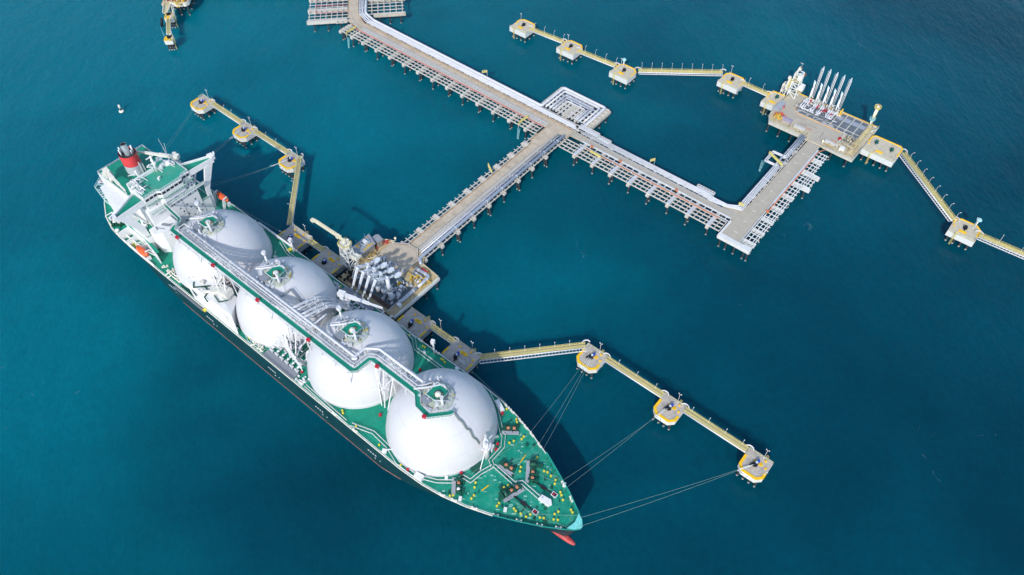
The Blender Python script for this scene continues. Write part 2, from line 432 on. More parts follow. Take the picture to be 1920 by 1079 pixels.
# ------------------------------------------------------------------ the gas carrier (s along the keel, t to port, z up)
T0 = 96.4
ship = thing('gas_carrier', 'long liquefied gas carrier with four white domed tanks and green decks moored at the jetty', 'ship', (-190, T0, 0))
ORG[ship.name] = (-190, 0, 0)
def SP(p): return (p[0], p[1] + T0, p[2])         # ship point -> terminal frame

DECKP = [(-339, 8.5), (-336.5, 12), (-331, 15.8), (-322, 20.6), (-313, 23.2), (-302, 24.3), (-285, 24.5), (-200, 24.5), (-115, 24.4), (-104, 23.7), (-95, 22.3), (-85, 19.7), (-75, 16.2), (-67, 12.6), (-58, 8.3), (-51, 4.2), (-48, 2.2), (-46.6, 0.6)]
WLP = [(-339, .4), (-326, 4), (-318, 9.5), (-305, 17), (-290, 21.7), (-272, 24), (-255, 24.5), (-128, 24.5), (-115, 22.6), (-100, 18), (-85, 12), (-72, 6.6), (-62, 2.6), (-56, .8), (-46.6, .3)]
def interp(tab, s):
    if s <= tab[0][0]: return tab[0][1]
    for (a, b), (c, d) in zip(tab[:-1], tab[1:]):
        if s <= c: return b + (d - b) * (s - a) / (c - a)
    return tab[-1][1]
def deck_z(s): return 16.0 + max(0, (s + 95) / 48.4) ** 1.6 * 2.6
def hull_b(s, f):
    # half breadth at fraction f of the height from waterline (0) to deck (1)
    b = interp(DECKP, s); w = interp(WLP, s)
    return w + (b - w) * (f ** 0.75 if s < -200 else f ** 1.3)
def stern_lift(s): return max(0, (-318 - s) / 21) * 7.0      # the counter rises clear of the water aft
ST = [-339, -336.5, -331, -322, -313, -305, -295, -285, -272, -255, -230, -200, -170, -140, -128, -115, -104, -95, -85, -75, -67, -58, -51, -48, -46.6]
LV = [0, .06, .3, .6, .85, 1.0]
def hull_mesh(f0, f1, zlow=None):
    k = MB(); rows = []
    lv = [f for f in LV if f0 <= f <= f1]
    for s in ST:
        for side in (-1, 1):
            for f in lv:
                z0 = -2.5 + stern_lift(s); z = z0 + (deck_z(s) - z0) * f
                k.v.append((s - (1 - f) * (7 if s > -60 else 0) * max(0, (s + 60) / 13.4), side * hull_b(s, f), z))
    n = len(lv)
    for i in range(len(ST) - 1):
        for side in (0, 1):
            for j in range(n - 1):
                a = (i * 2 + side) * n + j; b = ((i + 1) * 2 + side) * n + j
                k.f.append([a, b, b + 1, a + 1] if side == 0 else [b, a, a + 1, b + 1]); k.sm.append(True)
    for i in (0, len(ST) - 1):
        for j in range(n - 1):
            a = (i * 2) * n + j; b = (i * 2 + 1) * n + j
            k.f.append([a, b, b + 1, a + 1]); k.sm.append(False)
    return k
hull = hull_mesh(0, 1).build('hull', HULLG, ship)
# boot topping just above the water on the parallel body
for sd in (-1, 1):
    k = MB()
    pts = [(s, sd * (hull_b(s, (1.0 + 2.5) / 18.5) + .06)) for s in (-262, -255, -230, -200, -170, -140, -128, -118)]
    for a, b in zip(pts[:-1], pts[1:]):
        k._add([(a[0], a[1], -.3), (b[0], b[1], -.3), (b[0], b[1] + sd * .02, .75), (a[0], a[1] + sd * .02, .75)], [(0, 1, 2, 3) if sd < 0 else (1, 0, 3, 2)])
    k.build('waterline_stripe', BOOT, ship)
# bulbous bow
k = MB(); n = 14; prof = [(-80, .5), (-72, 1.6), (-62, 1.9), (-54, 1.75), (-50, 1.45), (-48, .95), (-47.0, .2)]
for s, r in prof:
    for j in range(n):
        a = 2 * pi * j / n; k.v.append((s, r * .95 * cos(a), -.75 + r * sin(a)))
for i in range(len(prof) - 1):
    for j in range(n):
        a = i * n + j; b = i * n + (j + 1) % n; k.f.append([a, a + n, b + n, b]); k.sm.append(True)
k.build('bulbous_bow', BULB, ship)

# decks
def deck_sheet(s0, s1, inset=.05, dz=0.0):
    ss = [s for s in ST if s0 < s < s1]; ss = [s0] + ss + [s1]
    k = MB()
    for s in ss:
        b = interp(DECKP, s) - inset
        for q in (-1, -.5, 0, .5, 1): k.v.append((s, q * b, deck_z(s) + dz + .25 * (1 - q * q)))
    for i in range(len(ss) - 1):
        for j in range(4):
            a = i * 5 + j; k.f.append([a, a + 5, a + 6, a + 1]); k.sm.append(True)
    return k
deck_sheet(-339, -99).build('main_deck', GREEN, ship)
deck_sheet(-99, -46.7).build('foredeck', GREENF, ship)
# gunwale bar and bow bulwark
for sd in (-1, 1):
    k = MB()
    pts = [(s, sd * interp(DECKP, s), deck_z(s)) for s in ST if s <= -75]
    for a, b in zip(pts[:-1], pts[1:]): k.bar(Vector(a) + Vector((0, 0, .12)), Vector(b) + Vector((0, 0, .12)), .35, .3)
    k.build('gunwale', CREAM, ship)
for sd in (-1, 1):
    k = MB()
    pts = [(s, sd * interp(DECKP, s), deck_z(s)) for s in ST if s >= -75]
    for a, b in zip(pts[:-1], pts[1:]):
        a = Vector(a); b = Vector(b)
        k._add([a, b, b + Vector((.15, sd * .25, 1.5)), a + Vector((.15, sd * .25, 1.5)), a - Vector((0, sd * .2, 0)), b - Vector((0, sd * .2, 0)), b + Vector((.15, sd * .05, 1.5)), a + Vector((.15, sd * .05, 1.5))],
               [(0, 1, 2, 3), (5, 4, 7, 6), (3, 2, 6, 7), (0, 3, 7, 4), (1, 5, 6, 2)])
    k.build('bow_bulwark', mat('bulwark_teal', (0.02, 0.30, 0.25), .5), ship)
k = MB(); zt = deck_z(-48) + 1.5
k.prism([(-50.3, -3.6), (-47.8, -2.3), (-46.3, -.7), (-46.3, .7), (-47.8, 2.3), (-50.3, 3.6), (-49.4, 0)], zt - .3, zt)
k.build('breasthook', mat('pale_teal', (0.18, 0.62, 0.58), .5, var=.3, scale=1.5), ship)
k = MB()
for sd in (-1, 1):
    for i in range(9):
        s = -73 + i * 2.7; b = interp(DECKP, s)
        k._add([(s, sd * (b - .3), deck_z(s) + .1), (s, sd * (b - 1.5), deck_z(s) + .15), (s, sd * (b - .25), deck_z(s) + 1.4)], [(0, 1, 2)])
        k.bar((s, sd * (b - 1.5), deck_z(s) + .15), (s, sd * (b - .25), deck_z(s) + 1.4), .12)
k.build('bulwark_stays', DKGREEN, ship)
# deck-edge railings
for sd in (-1, 1):
    k = MB()
    k.rail([(s, sd * (interp(DECKP, s) - .35), deck_z(s)) for s in ST if -331 <= s <= -75], 1.15, 3.0, .045, 2)
    k.build('deck_railing', WHITE, ship)
# fairleads along the gunwale
for s, sd in [(-100, 1), (-97, 1), (-91.5, 1), (-88.3, 1), (-84.4, 1), (-79, 1), (-95, -1), (-90, -1), (-82, -1), (-74, -1), (-66, -1), (-59, -1), (-53, -1), (-62, 1), (-56, 1), (-140, 1), (-150, 1), (-232, 1), (-245, 1), (-290, 1), (-298, -1), (-306, -1), (-315, -1), (-140, -1), (-152, -1)]:
    b = interp(DECKP, s) - .35; sl = atan2(interp(DECKP, s + 1) - interp(DECKP, s - 1), 2) * sd
    z = deck_z(s) + .2; k = MB()
    for d in (-.9, .9): k.rbox(s + d * cos(sl), sd * b + d * sin(sl), z, .55, .7, 1.0, sl)
    k.rbox(s, sd * b, z, 2.3, .7, .3, sl)
    k.build('fairlead', CREAM, ship)

# ------------------------------------------------------------------ tanks
TS = [-255.0, -208.6, -161.8, -115.2]; TT = 0.0; ZC = 17.0; RT = 22.1
POS = ['aftmost', 'second from aft', 'third from aft', 'foremost']
def tank(sx, i):
    prof = [(RT + .3, 15.9), (RT + .3, 16.9), (RT + .1, 17.2)]
    m = 22
    for j in range(1, m + 1):
        a = (pi / 2) * j / m
        r = RT * cos(a); z = ZC + RT * sin(a)
        if r < 6.3: break
        prof.append((r, z))
    prof.append((6.3, ZC + sqrt(RT * RT - 6.3 * 6.3)))
    k = MB().lathe(prof, sx, TT, 96, True)
    cover = k.build('tank_cover', TANKW, ship)
    zt = ZC + sqrt(RT * RT - 6.3 * 6.3)
    # sealing ring and dome top
    k = MB().lathe([(6.5, zt - .3), (6.5, zt + .35), (6.0, zt + .6), (3.5, zt + 1.0), (.1, zt + 1.1)], sx, TT, 40)
    k.build('dome', mat('dome_grey', (.42, .47, .43), .6, var=.2, scale=.8, stain=(.3, .33, .24), stain_scale=.5), ship, sub=cover)
    # seam rings at the equator
    k = MB()
    for j in range(72):
        a = 2 * pi * j / 72; b = 2 * pi * (j + 1) / 72
        k.bar((sx + (RT + .28) * cos(a), TT + (RT + .28) * sin(a), 16.95), (sx + (RT + .28) * cos(b), TT + (RT + .28) * sin(b), 16.95), .14)
    k.build('skirt_seam', GREYP, ship, sub=cover)
    k = MB()
    for j in range(16):
        a = 2 * pi * j / 16 + .1
        for q in range(9):
            e0 = .02 + 1.24 * q / 9; e1 = .02 + 1.24 * (q + 1) / 9; rr_ = RT + .015
            k.bar((sx + rr_ * cos(e0) * cos(a), TT + rr_ * cos(e0) * sin(a), ZC + rr_ * sin(e0)), (sx + rr_ * cos(e1) * cos(a), TT + rr_ * cos(e1) * sin(a), ZC + rr_ * sin(e1)), .07)
    for e0 in (.42, .80):
        for j in range(64):
            a = 2 * pi * j / 64; b = 2 * pi * (j + 1) / 64; rr_ = (RT + .015) * cos(e0)
            k.bar((sx + rr_ * cos(a), TT + rr_ * sin(a), ZC + (RT + .015) * sin(e0)), (sx + rr_ * cos(b), TT + rr_ * sin(b), ZC + (RT + .015) * sin(e0)), .07)
    k.build('weld_seams', mat('seam_grey', (.52, .53, .55), .5), ship, sub=cover)
    zp = zt + 2.2
    pl = MB().box(sx - 3.1, sx + 3.1, TT - 3.2, TT + 3.4, zp - .25, zp).build('dome_platform', GREEN, ship)
    k = MB().rail([(sx - 3.1, TT - 3.2, zp), (sx + 3.1, TT - 3.2, zp), (sx + 3.1, TT + 3.4, zp), (sx - 3.1, TT + 3.4, zp), (sx - 3.1, TT - 3.2, zp)], 1.1, 1.6, .05)
    for a, b in ((-3, -3), (3, -3), (3, 3.3), (-3, 3.3)): k.bar((sx + a, TT + b, zt), (sx + a, TT + b, zp), .25)
    k.build('platform_railing', WHITE, ship, sub=pl)
    k = MB().lathe([(1.2, zp), (1.2, zp + .8), (.95, zp + 1.25), (.1, zp + 1.45)], sx + .6, TT - .2, 20)
    k.build('dome_hatch', mat('hatch_cream', (.62, .64, .55), .5), ship, sub=pl)
    k = MB(); rr = random.Random(40 + i)
    for j in range(9):
        a = rr.uniform(0, 2 * pi); x = sx + .8 + 1.7 * cos(a); y = TT - .2 + 1.7 * sin(a)
        k.cyl(x, y, zp, zp + rr.uniform(.4, 1.0), .2, 8)
        if j % 2: k.bar((x, y, zp + .8), (sx + .6, TT - .2, zp + .8), .3)
    k.build('dome_valves', RUST if i % 2 else mat('bronze', (.32, .20, .11), .45, .3), ship, sub=pl)
    # relief mast with stays, equipment boxes, grey grating panel
    xm, ym = sx + 4.7, TT - 2.2
    k = MB().cyl(xm, ym, zt - .3, zt + 7.0, .55, 12, .48).cyl(xm, ym, zt + 7.0, zt + 7.7, .72, 12)
    k.bar((xm, ym, zt + 5), (sx + 6.8, TT + 4, zt - .4), .12); k.bar((xm, ym, zt + 5), (sx + 9.0, TT - 3.5, zt - 1.2), .12)
    k.bar((xm, ym, zt + 5.5), (sx + 2, TT - 7.5, zt - 1), .12)
    k.build('vent_mast', PIPEW, ship, sub=cover)
    k = MB().box(sx - 3.4, sx + .4, TT - 6.3, TT - 3.5, zt + 2.2, zt + 2.4)
    for a, b in ((-3.2, -6.1), (.2, -6.1), (.2, -3.7), (-3.2, -3.7)): k.bar((sx + a, TT + b, zt - .6), (sx + a, TT + b, zt + 2.2), .16)
    k.build('grating_panel', GRATE, ship, sub=cover)
    k = MB()
    k.rbox(sx + 1.6, TT - 6.4, zt - .8, 2.2, 1.3, 2.0, .2); k.rbox(sx - 2.6, TT - 7.6, zt - 1.4, 2.4, 1.2, 2.0, -.1); k.rbox(sx + 3.9, TT - 5.3, zt - .6, 1.2, 1.6, 1.6, .3)
    k.arc([(sx - 8.5, TT - 4.0, zt + 2.0), (sx - 5.6, TT - 1.0, zt + 2.0), (sx - 3.2, TT + 1.8, zt + 2.0), (sx - 1.2, TT + 4.6, zt + 2.0), (sx + 1.0, TT + 4.2, zt + .6)], .42, 10, 1.0)
    k.arc([(sx - 9.5, TT - 3.0, zt + 1.2), (sx - 6.4, TT + .6, zt + 1.4), (sx - 5.2, TT + 4.2, zt + .5)], .34, 8, 1.0)
    k.arc([(sx + 1.2, TT - 3, zt + 2.6), (sx + 3.5, TT - 1.4, zt + 2.6), (sx + 5.4, TT + 1.8, zt + .2)], .3, 8, .8)
    for j in range(26):
        a = rr.uniform(pi * .62, pi * 1.75); r = rr.uniform(3.6, 8.4); x = sx + r * cos(a); y = TT + r * sin(a); z = ZC + sqrt(RT * RT - r * r)
        if j % 3: k.rbox(x, y, z - .2, rr.uniform(.4, 1.3), rr.uniform(.4, 1.0), rr.uniform(.6, 2.2), rr.uniform(0, 3))
        else: k.cyl(x, y, z - .3, z + rr.uniform(1, 2.6), rr.uniform(.2, .45), 8)
    k.build('dome_pipework', PIPEW, ship, sub=cover)
    k = MB()
    for j in range(7):
        a = rr.uniform(-.6, pi * 1.8); r = rr.uniform(4.4, 6.2); x = sx + r * cos(a); y = TT + r * sin(a)
        k.cyl(x, y, zt, zt + .9, .3, 8).rbox(x, y, zt + .9, .7, .25, .25, a)
    k.build('valve_wheels', mat('valve_ochre', (.40, .32, .06), .5), ship, sub=cover)
    if i < 3:
        # bell-mouthed gas mast leaning out aft of the dome
        k = MB().cyl(sx - 8.5, TT + 2.0, ZC + 19.5, ZC + 27.0, .42, 10).cyl(sx - 8.5, TT + 2.0, ZC + 26.6, ZC + 28.4, .5, 12, 1.2).cyl(sx - 8.5, TT + 2.0, ZC + 28.4, ZC + 29.0, 1.2, 12, .9)
        for q in range(3): k.bar((sx - 8.5, TT + 2.0, ZC + 25), (sx - 8.5 + 4 * cos(q * 2.1), TT + 2.0 + 4 * sin(q * 2.1), ZC + 19.8), .13)
        k.build('gas_mast', PIPEW, ship, sub=cover)
    return cover
for i, sx in enumerate(TS): tank(sx, i)

# stair ladders on the domes
k = MB()
def on_tank(sx, s, t, up=.25): return (s, t, ZC + sqrt(max(0, RT * RT - (s - sx) ** 2 - (t - TT) ** 2)) + up)
sx = TS[3]
st = [(-105.9, -1.0), (-103.4, -1.5), (-102.0, -1.1), (-99.7, -1.5), (-98.8, -.7), (-96.8, -1.3), (-95.8, -.6), (-94.6, -.3)]
for (a, b), (c, d) in zip(st[:-1], st[1:]):
    for q in range(4):
        p0 = on_tank(sx, a + (c - a) * q / 4, b + (d - b) * q / 4, .7); p1 = on_tank(sx, a + (c - a) * (q + 1) / 4, b + (d - b) * (q + 1) / 4, .7); k.bar(p0, p1, .8, .12)
        k.bar(Vector(p0) + Vector((0, -.4, .9)), Vector(p1) + Vector((0, -.4, .9)), .09)
k.build('dome_stairway', mat('stair_grey_green', (.20, .25, .23), .6), ship)
k = MB(); sx = TS[1]
st = [(-201.1, -11.1), (-200.8, -7.6), (-199.0, -6.0), (-198.6, -1.1), (-193.5, -1.1), (-190.6, -1.0), (-188.0, .3)]
for (a, b), (c, d) in zip(st[:-1], st[1:]):
    for q in range(3):
        p0 = on_tank(sx, a + (c - a) * q / 3, b + (d - b) * q / 3, 1.2); p1 = on_tank(sx, a + (c - a) * (q + 1) / 3, b + (d - b) * (q + 1) / 3, 1.2)
        k.bar(p0, p1, .7, .12); k.bar(Vector(p0) + Vector((0, .4, .9)), Vector(p1) + Vector((0, .4, .9)), .1); k.bar(Vector(p0) + Vector((0, -.4, .9)), Vector(p1) + Vector((0, -.4, .9)), .1)
        k.bar(p0, (p0[0], p0[1], p0[2] - 1.2), .1)
k.build('dome_stairway', GRATE, ship)

# ------------------------------------------------------------------ catwalk and pipe rack over the tanks
ZW = 39.5
CW = [(-265.6, -10.6), (-264.2, -13.0), (-148.2, -13.0), (-147.0, -11.8), (-146.6, -5.4), (-145.2, -4.4), (-121.4, -4.5), (-117.6, -8.1), (-111.6, -8.8), (-106.6, -3.4), (-105.7, -1.7)]
cw = MB().strip(CW, 2.0, ZW - .2, ZW).build('catwalk', GREEN, ship)
def offset(poly, d):
    out = []
    for i, p in enumerate(poly):
        a = Vector(poly[i]) - Vector(poly[i - 1]) if i else Vector(poly[1]) - Vector(poly[0])
        b = Vector(poly[i + 1]) - Vector(poly[i]) if i < len(poly) - 1 else a
        a.normalize(); b.normalize(); t = (a + b).normalized(); n = Vector((-t.y, t.x)); kk = 1 / max(.5, n.dot(Vector((-a.y, a.x))))
        out.append((p[0] + n.x * d * kk, p[1] + n.y * d * kk))
    return out
k = MB()
for d in (-1.1, 1.1): k.rail([(x, y, ZW) for x, y in offset(CW, d)], 1.1, 1.6, .05, 2)
for d in (-1.08, 1.08): 
    o = offset(CW, d)
    for a, b in zip(o[:-1], o[1:]): k.bar((a[0], a[1], ZW - .3), (b[0], b[1], ZW - .3), .14, .4)
k.build('catwalk_railing', WHITE, ship, sub=cw)
RACK = CW[1:7] + [(-119.4, -6.4)]
RACK = [(-264, -13.0), (-148.2, -13.0), (-147.0, -11.8), (-146.6, -5.4), (-145.2, -4.4), (-123, -4.5)]
def rack_pipe(d, r, z, s0, s1, name, m):
    p = [(max(s0, min(s1, x)), y) for x, y in offset(RACK, d)]
    q = [p[0]] + [b for a, b in zip(p[:-1], p[1:]) if abs(a[0] - b[0]) + abs(a[1] - b[1]) > .3]
    k = MB().arc([(x, y, z) for x, y in q], r, 10, 1.0)
    # flange collars
    for a, b in zip(q[:-1], q[1:]):
        L = hypot(b[0] - a[0], b[1] - a[1]); n = int(L / 6.2)
        for i in range(1, n + 1):
            f = i / (n + 1); x = a[0] + (b[0] - a[0]) * f; y = a[1] + (b[1] - a[1]) * f
            dx, dy = (b[0] - a[0]) / L * .18, (b[1] - a[1]) / L * .18
            k.tube([(x - dx, y - dy, z), (x + dx, y + dy, z)], r * 1.28, 10)
    return k.build(name, m, ship)
rack_pipe(5.0, .55, ZW + .4, -259, -123, 'cargo_pipe', PIPEW)
rack_pipe(3.7, .40, ZW + .25, -250, -176, 'vapour_pipe', PIPEW)
rack_pipe(2.7, .20, ZW + .1, -262, -123, 'spray_pipe', PIPEW)
rack_pipe(2.1, .14, ZW + .1, -262, -123, 'hydraulic_pipe', GREYP)
rack_pipe(-1.7, .16, ZW - .3, -262, -148, 'cable_tray', PIPEW)
# rack frame: longitudinals, cross bars, legs and braces standing on the tanks and decks
k = MB()
for d in (1.4, 6.0):
    o = offset(RACK, d)
    for a, b in zip(o[:-1], o[1:]): k.bar((a[0], a[1], ZW - .35), (b[0], b[1], ZW - .35), .28, .42)
lo = offset(RACK, -1.1); hi = offset(RACK, 6.0)
for (a, b), (c, d) in zip(zip(lo[:-1], lo[1:]), zip(hi[:-1], hi[1:])):
    L = hypot(b[0] - a[0], b[1] - a[1]); n = max(1, int(L / 2.6))
    for i in range(n + 1):
        f = i / n; p = (a[0] + (b[0] - a[0]) * f, a[1] + (b[1] - a[1]) * f, ZW - .5); q = (c[0] + (d[0] - c[0]) * f, c[1] + (d[1] - c[1]) * f, ZW - .5)
        k.bar(p, q, .22, .3)
        if i % 2 and i < n:
            f2 = (i + 1) / n; q2 = (c[0] + (d[0] - c[0]) * f2, c[1] + (d[1] - c[1]) * f2, ZW - .5); k.bar(p, q2, .12)
k.build('rack_frame', WHITE, ship)
k = MB()
def tank_under(s, t):
    for sx in TS:
        d = (s - sx) ** 2 + (t - TT) ** 2
        if d < (RT - 1.5) ** 2: return ZC + sqrt(RT * RT - d)
    return None
for s in list(range(-262, -148, 8)) + [-141, -134, -127]:
    base = -13.0 if s < -147 else -4.5
    for t in (base - .9, base + 5.8):
        z = tank_under(s, t)
        if z: MB().bar((s, t, z - .2), (s, t, ZW - .4), .3).build('rack_post', WHITE, ship)
for sg in (-231.8, -185.2, -138.5):
    base = -13.0 if sg < -147 else -4.5
    for t, tb in ((base - .9, base - 4.5), (base + 5.8, base + 7.5)):
        k = MB()
        for ds in (-5.0, 0, 5.0):
            k.bar((sg + ds, t, ZW - .4), (sg + ds * .35, tb, 16.2), .42)
        k.bar((sg - 5, t, ZW - .4), (sg + 1, tb, 28), .26); k.bar((sg + 5, t, ZW - .4), (sg - 1, tb, 28), .26)
        k.bar((sg - 3.4, (t + tb) / 2, 31), (sg + 3.4, (t + tb) / 2, 31), .26)
        k.build('rack_trestle', WHITE, ship)
# tripod struts under the catwalk knee on the third tank
k = MB()
for (a, b) in ((-149.5, -17.5), (-145, -15.2), (-154.5, -16.6)):
    z = tank_under(a, b)
    if z: k.bar((-148.4, -13.6, ZW - .3), (a, b, z), .2)
k.bar((-152, -15.5, 33), (-145.5, -15.2, 33), .14)
k.build('knee_struts', WHITE, ship)
k = MB()
for s, t in [(-258.2, -14.3), (-232.7, -14.3), (-203.0, -14.3), (-171.6, -14.3), (-141.6, -5.8), (-112.4, -10.2)]:
    MB().rbox(s, t, ZW + .1, 1.5, 1.1, 1.3, .4).build('hose_box', REDP, ship)

# crossover pipes from the rack to the port manifold
for ds, r, z, m in ((-3.6, .62, 37.5, PIPEW), (-1.6, .42, 37.0, PIPEW), (1.6, .55, 37.0, PIPEW), (3.6, .62, 37.5, PIPEW)):
    k = MB(); s = -185.2 + ds
    k.arc([(s, -8.2, ZW + .4), (s, -3, ZW - 1.0), (s, 5, 35), (s, 11.5, 27), (s, 14.5, 20.5), (s, 17.5, 19)], r, 10, 2)
    for t, z in ((-1, 37.5), (3, 35.8), (8.5, 30.8)): k.tube([(s, t - .2, z + .2), (s, t + .2, z - .2)], r * 1.3, 10)
    k.build('crossover_pipe', m, ship)
k = MB()
k.strip([(-185.2, -7.5, 0), (-185.2, 3, -2.6), (-185.2, 11, -11)], 1.4, ZW - 1.0, ZW - .85)
k.build('crossover_walkway', GRATE, ship)
k = MB()
for d in (-.75, .75, -4.6, 4.6): k.bar((-185.2 + d, -7.5, ZW - .6), (-185.2 + d, 3, ZW - 3.2), .2); k.bar((-185.2 + d, 3, ZW - 3.2), (-185.2 + d, 11, ZW - 12), .2)
for t, z in ((-7, 38.4), (-5, 38), (-2, 37.3), (1, 36.6), (4, 35.2), (7, 32), (10, 28.6)): k.bar((-189.9, t, z), (-180.5, t, z), .22)
k.build('crossover_frame', WHITE, ship)
# ------------------------------------------------------------------ deckhouse
SF = -284.0
dh = MB()
dh.prism([(-326, -12.6), (SF, -12.6), (SF, 12.6), (-326, 12.6)], 15.5, 37.4)
dh.prism([(-297.4, -11.6), (-285.0, -11.6), (-285.0, -5), (-283.4, -3.6), (-283.4, 7.4), (-285.0, 8.8), (-285.0, 12.6), (-297.4, 12.6)], 37.4, 44.6)
house = dh.build('deckhouse', WHITE, ship)
MB().prism([(-325.9, -12.4), (-297.6, -12.4), (-297.6, 12.4), (-325.9, 12.4)], 37.4, 37.55).build('funnel_deck', GREEN, ship, sub=house)
MB().prism([(-297.2, -11.3), (-285.4, -11.3), (-285.4, -4.9), (-283.8, -3.5), (-283.8, 7.3), (-285.4, 8.7), (-285.4, 12.3), (-297.2, 12.3)], 44.6, 44.75).build('compass_deck', ROOFG, ship, sub=house)
k = MB()
k.box(-297.9, -297.1, -11.4, 2.6, 44.6, 46.4); k.box(-296.8, -295.0, 4.6, 6.0, 44.6, 46.4)
k.rbox(-296.8, 7.6, 44.7, 1.6, 3.6, 1.8, .1); k.rbox(-290.6, .8, 44.7, .8, 1.4, 1.3, .5)
k.build('roof_lockers', WHITE, ship, sub=house)
k = MB(); zr = 44.75
k.rail([(-297.2, -11.4, zr), (-285.1, -11.4, zr), (-285.1, -5, zr), (-283.6, -3.6, zr), (-283.6, 7.4, zr), (-285.1, 8.8, zr), (-285.1, 12.4, zr), (-297.2, 12.4, zr)], 1.1, 1.2, .05, 2)
k.rail([(-298.5, -12.4, 37.5), (-325.8, -12.4, 37.5), (-325.8, 12.4, 37.5), (-298.5, 12.4, 37.5)], 1.1, 1.6, .05, 2)
k.build('roof_railing', WHITE, ship, sub=house)
# wheelhouse windows, each pane its own
def pane(a, b, z0, z1, name='window', root=ship, sub=house, m=GLASS, t=.12):
    a = Vector(a); b = Vector(b); d = (b - a).normalized(); n = Vector((d.y, -d.x)) * t
    k = MB(); p = [a, b]; 
    vs = [(q.x + n.x * f, q.y + n.y * f, z) for f in (0, 1) for z in (z0, z1) for q in p]
    k._add(vs, [(0, 1, 3, 2), (5, 4, 6, 7), (0, 4, 5, 1), (2, 3, 7, 6), (0, 2, 6, 4), (1, 5, 7, 3)])
    return k.build(name, m, root, sub=sub)
front = [(-285.0, -11.3), (-285.0, -5), (-283.4, -3.6), (-283.4, 7.4), (-285.0, 8.8), (-285.0, 12.4)]
for a, b in zip(front[:-1], front[1:]):
    L = hypot(b[0] - a[0], b[1] - a[1]); n = max(1, round(L / 2.1))
    for i in range(n):
        f0 = (i + .1) / n; f1 = (i + .9) / n
        pane((a[0] + (b[0] - a[0]) * f0, a[1] + (b[1] - a[1]) * f0), (a[0] + (b[0] - a[0]) * f1, a[1] + (b[1] - a[1]) * f1), 42.5, 43.75)
# portholes on the white front
rr = random.Random(3)
for z, ts in ((39.0, (-7.5, -3.0, 9.6, 11.2)), (37.4, (7.6, 8.8, 11.0)), (33.4, (-1.6, -.4, 2.0, 3.4, 7.6, 8.6, 11.4)), (29.3, (1.4, 5.0, 9.8)), (26.6, (-2.6, 2.4, 6.4, 10.6)), (23.8, (-1.0, 4.2, 8.6, 12.0)), (21.0, (1.6, 6.8, 10.8)), (18.6, (4.0, 9.0))):
    for t in ts: pane((SF, t - .32), (SF, t + .32), z - .35, z + .35, 'porthole')
k = MB()
for t in (3.6,): k.box(SF, SF + .12, t, t + .22, 17, 33.5)
k.box(SF, SF + .1, -4.6, 12.4, 24.9, 25.05); k.box(SF, SF + .12, -4.2, -3.95, 34.9, 39.0); k.box(SF, SF + .12, 6.2, 6.45, 35.6, 39.2); k.box(SF, SF + .12, 1.8, 6.2, 39.0, 39.2)
k.build('wall_seams', GREYP, ship, sub=house)
text_mesh('no_smoking_lettering', 'NO SMOKING', 1.15, INKR, ship, (SF + .06, 1.0, 38.4), pi / 2, pi / 2, sub=house, label='faded red NO SMOKING lettering across the deckhouse front')
k = MB().cyl(SF + .1, 2.0, 35.2, 35.3, .1, 8)
k = MB(); 
for a in (-.5, .5): k.bar((SF + .08, 2.0 + a, 37.4 + a * .3), (SF + .08, 2.0 - a * .2, 36.5), .22)
k.bar((SF + .08, 1.2, 36.6), (SF + .08, 2.8, 36.6), .2); k.build('emblem', INKB, ship, sub=house, label='small blue emblem under the red lettering')
# galleries across the front
k = MB()
k.strip([(-284.4, -11.6), (-284.4, -5), (-282.8, -3.2), (-282.8, 7.8), (-284.4, 9.2), (-284.4, 13)], 1.0, 40.5, 40.65)
k.box(SF, SF + 1.2, -11.5, 16.4, 35.6, 35.8)
k.build('bridge_gallery', GREEN, ship, sub=house)
k = MB()
k.rail([(-283.9, -11.6, 40.6), (-283.9, -5, 40.6), (-282.3, -3.4, 40.6), (-282.3, 8, 40.6), (-283.9, 9.4, 40.6), (-283.9, 13, 40.6)], 1.0, 1.4, .06)
k.rail([(SF + 1.2, -11.5, 35.8), (SF + 1.2, 16.4, 35.8)], 1.0, 1.4, .06)
k.box(SF + 1.1, SF + 1.3, -11.5, 16.4, 35.2, 35.85)
k.build('gallery_railing', WHITE, ship, sub=house)
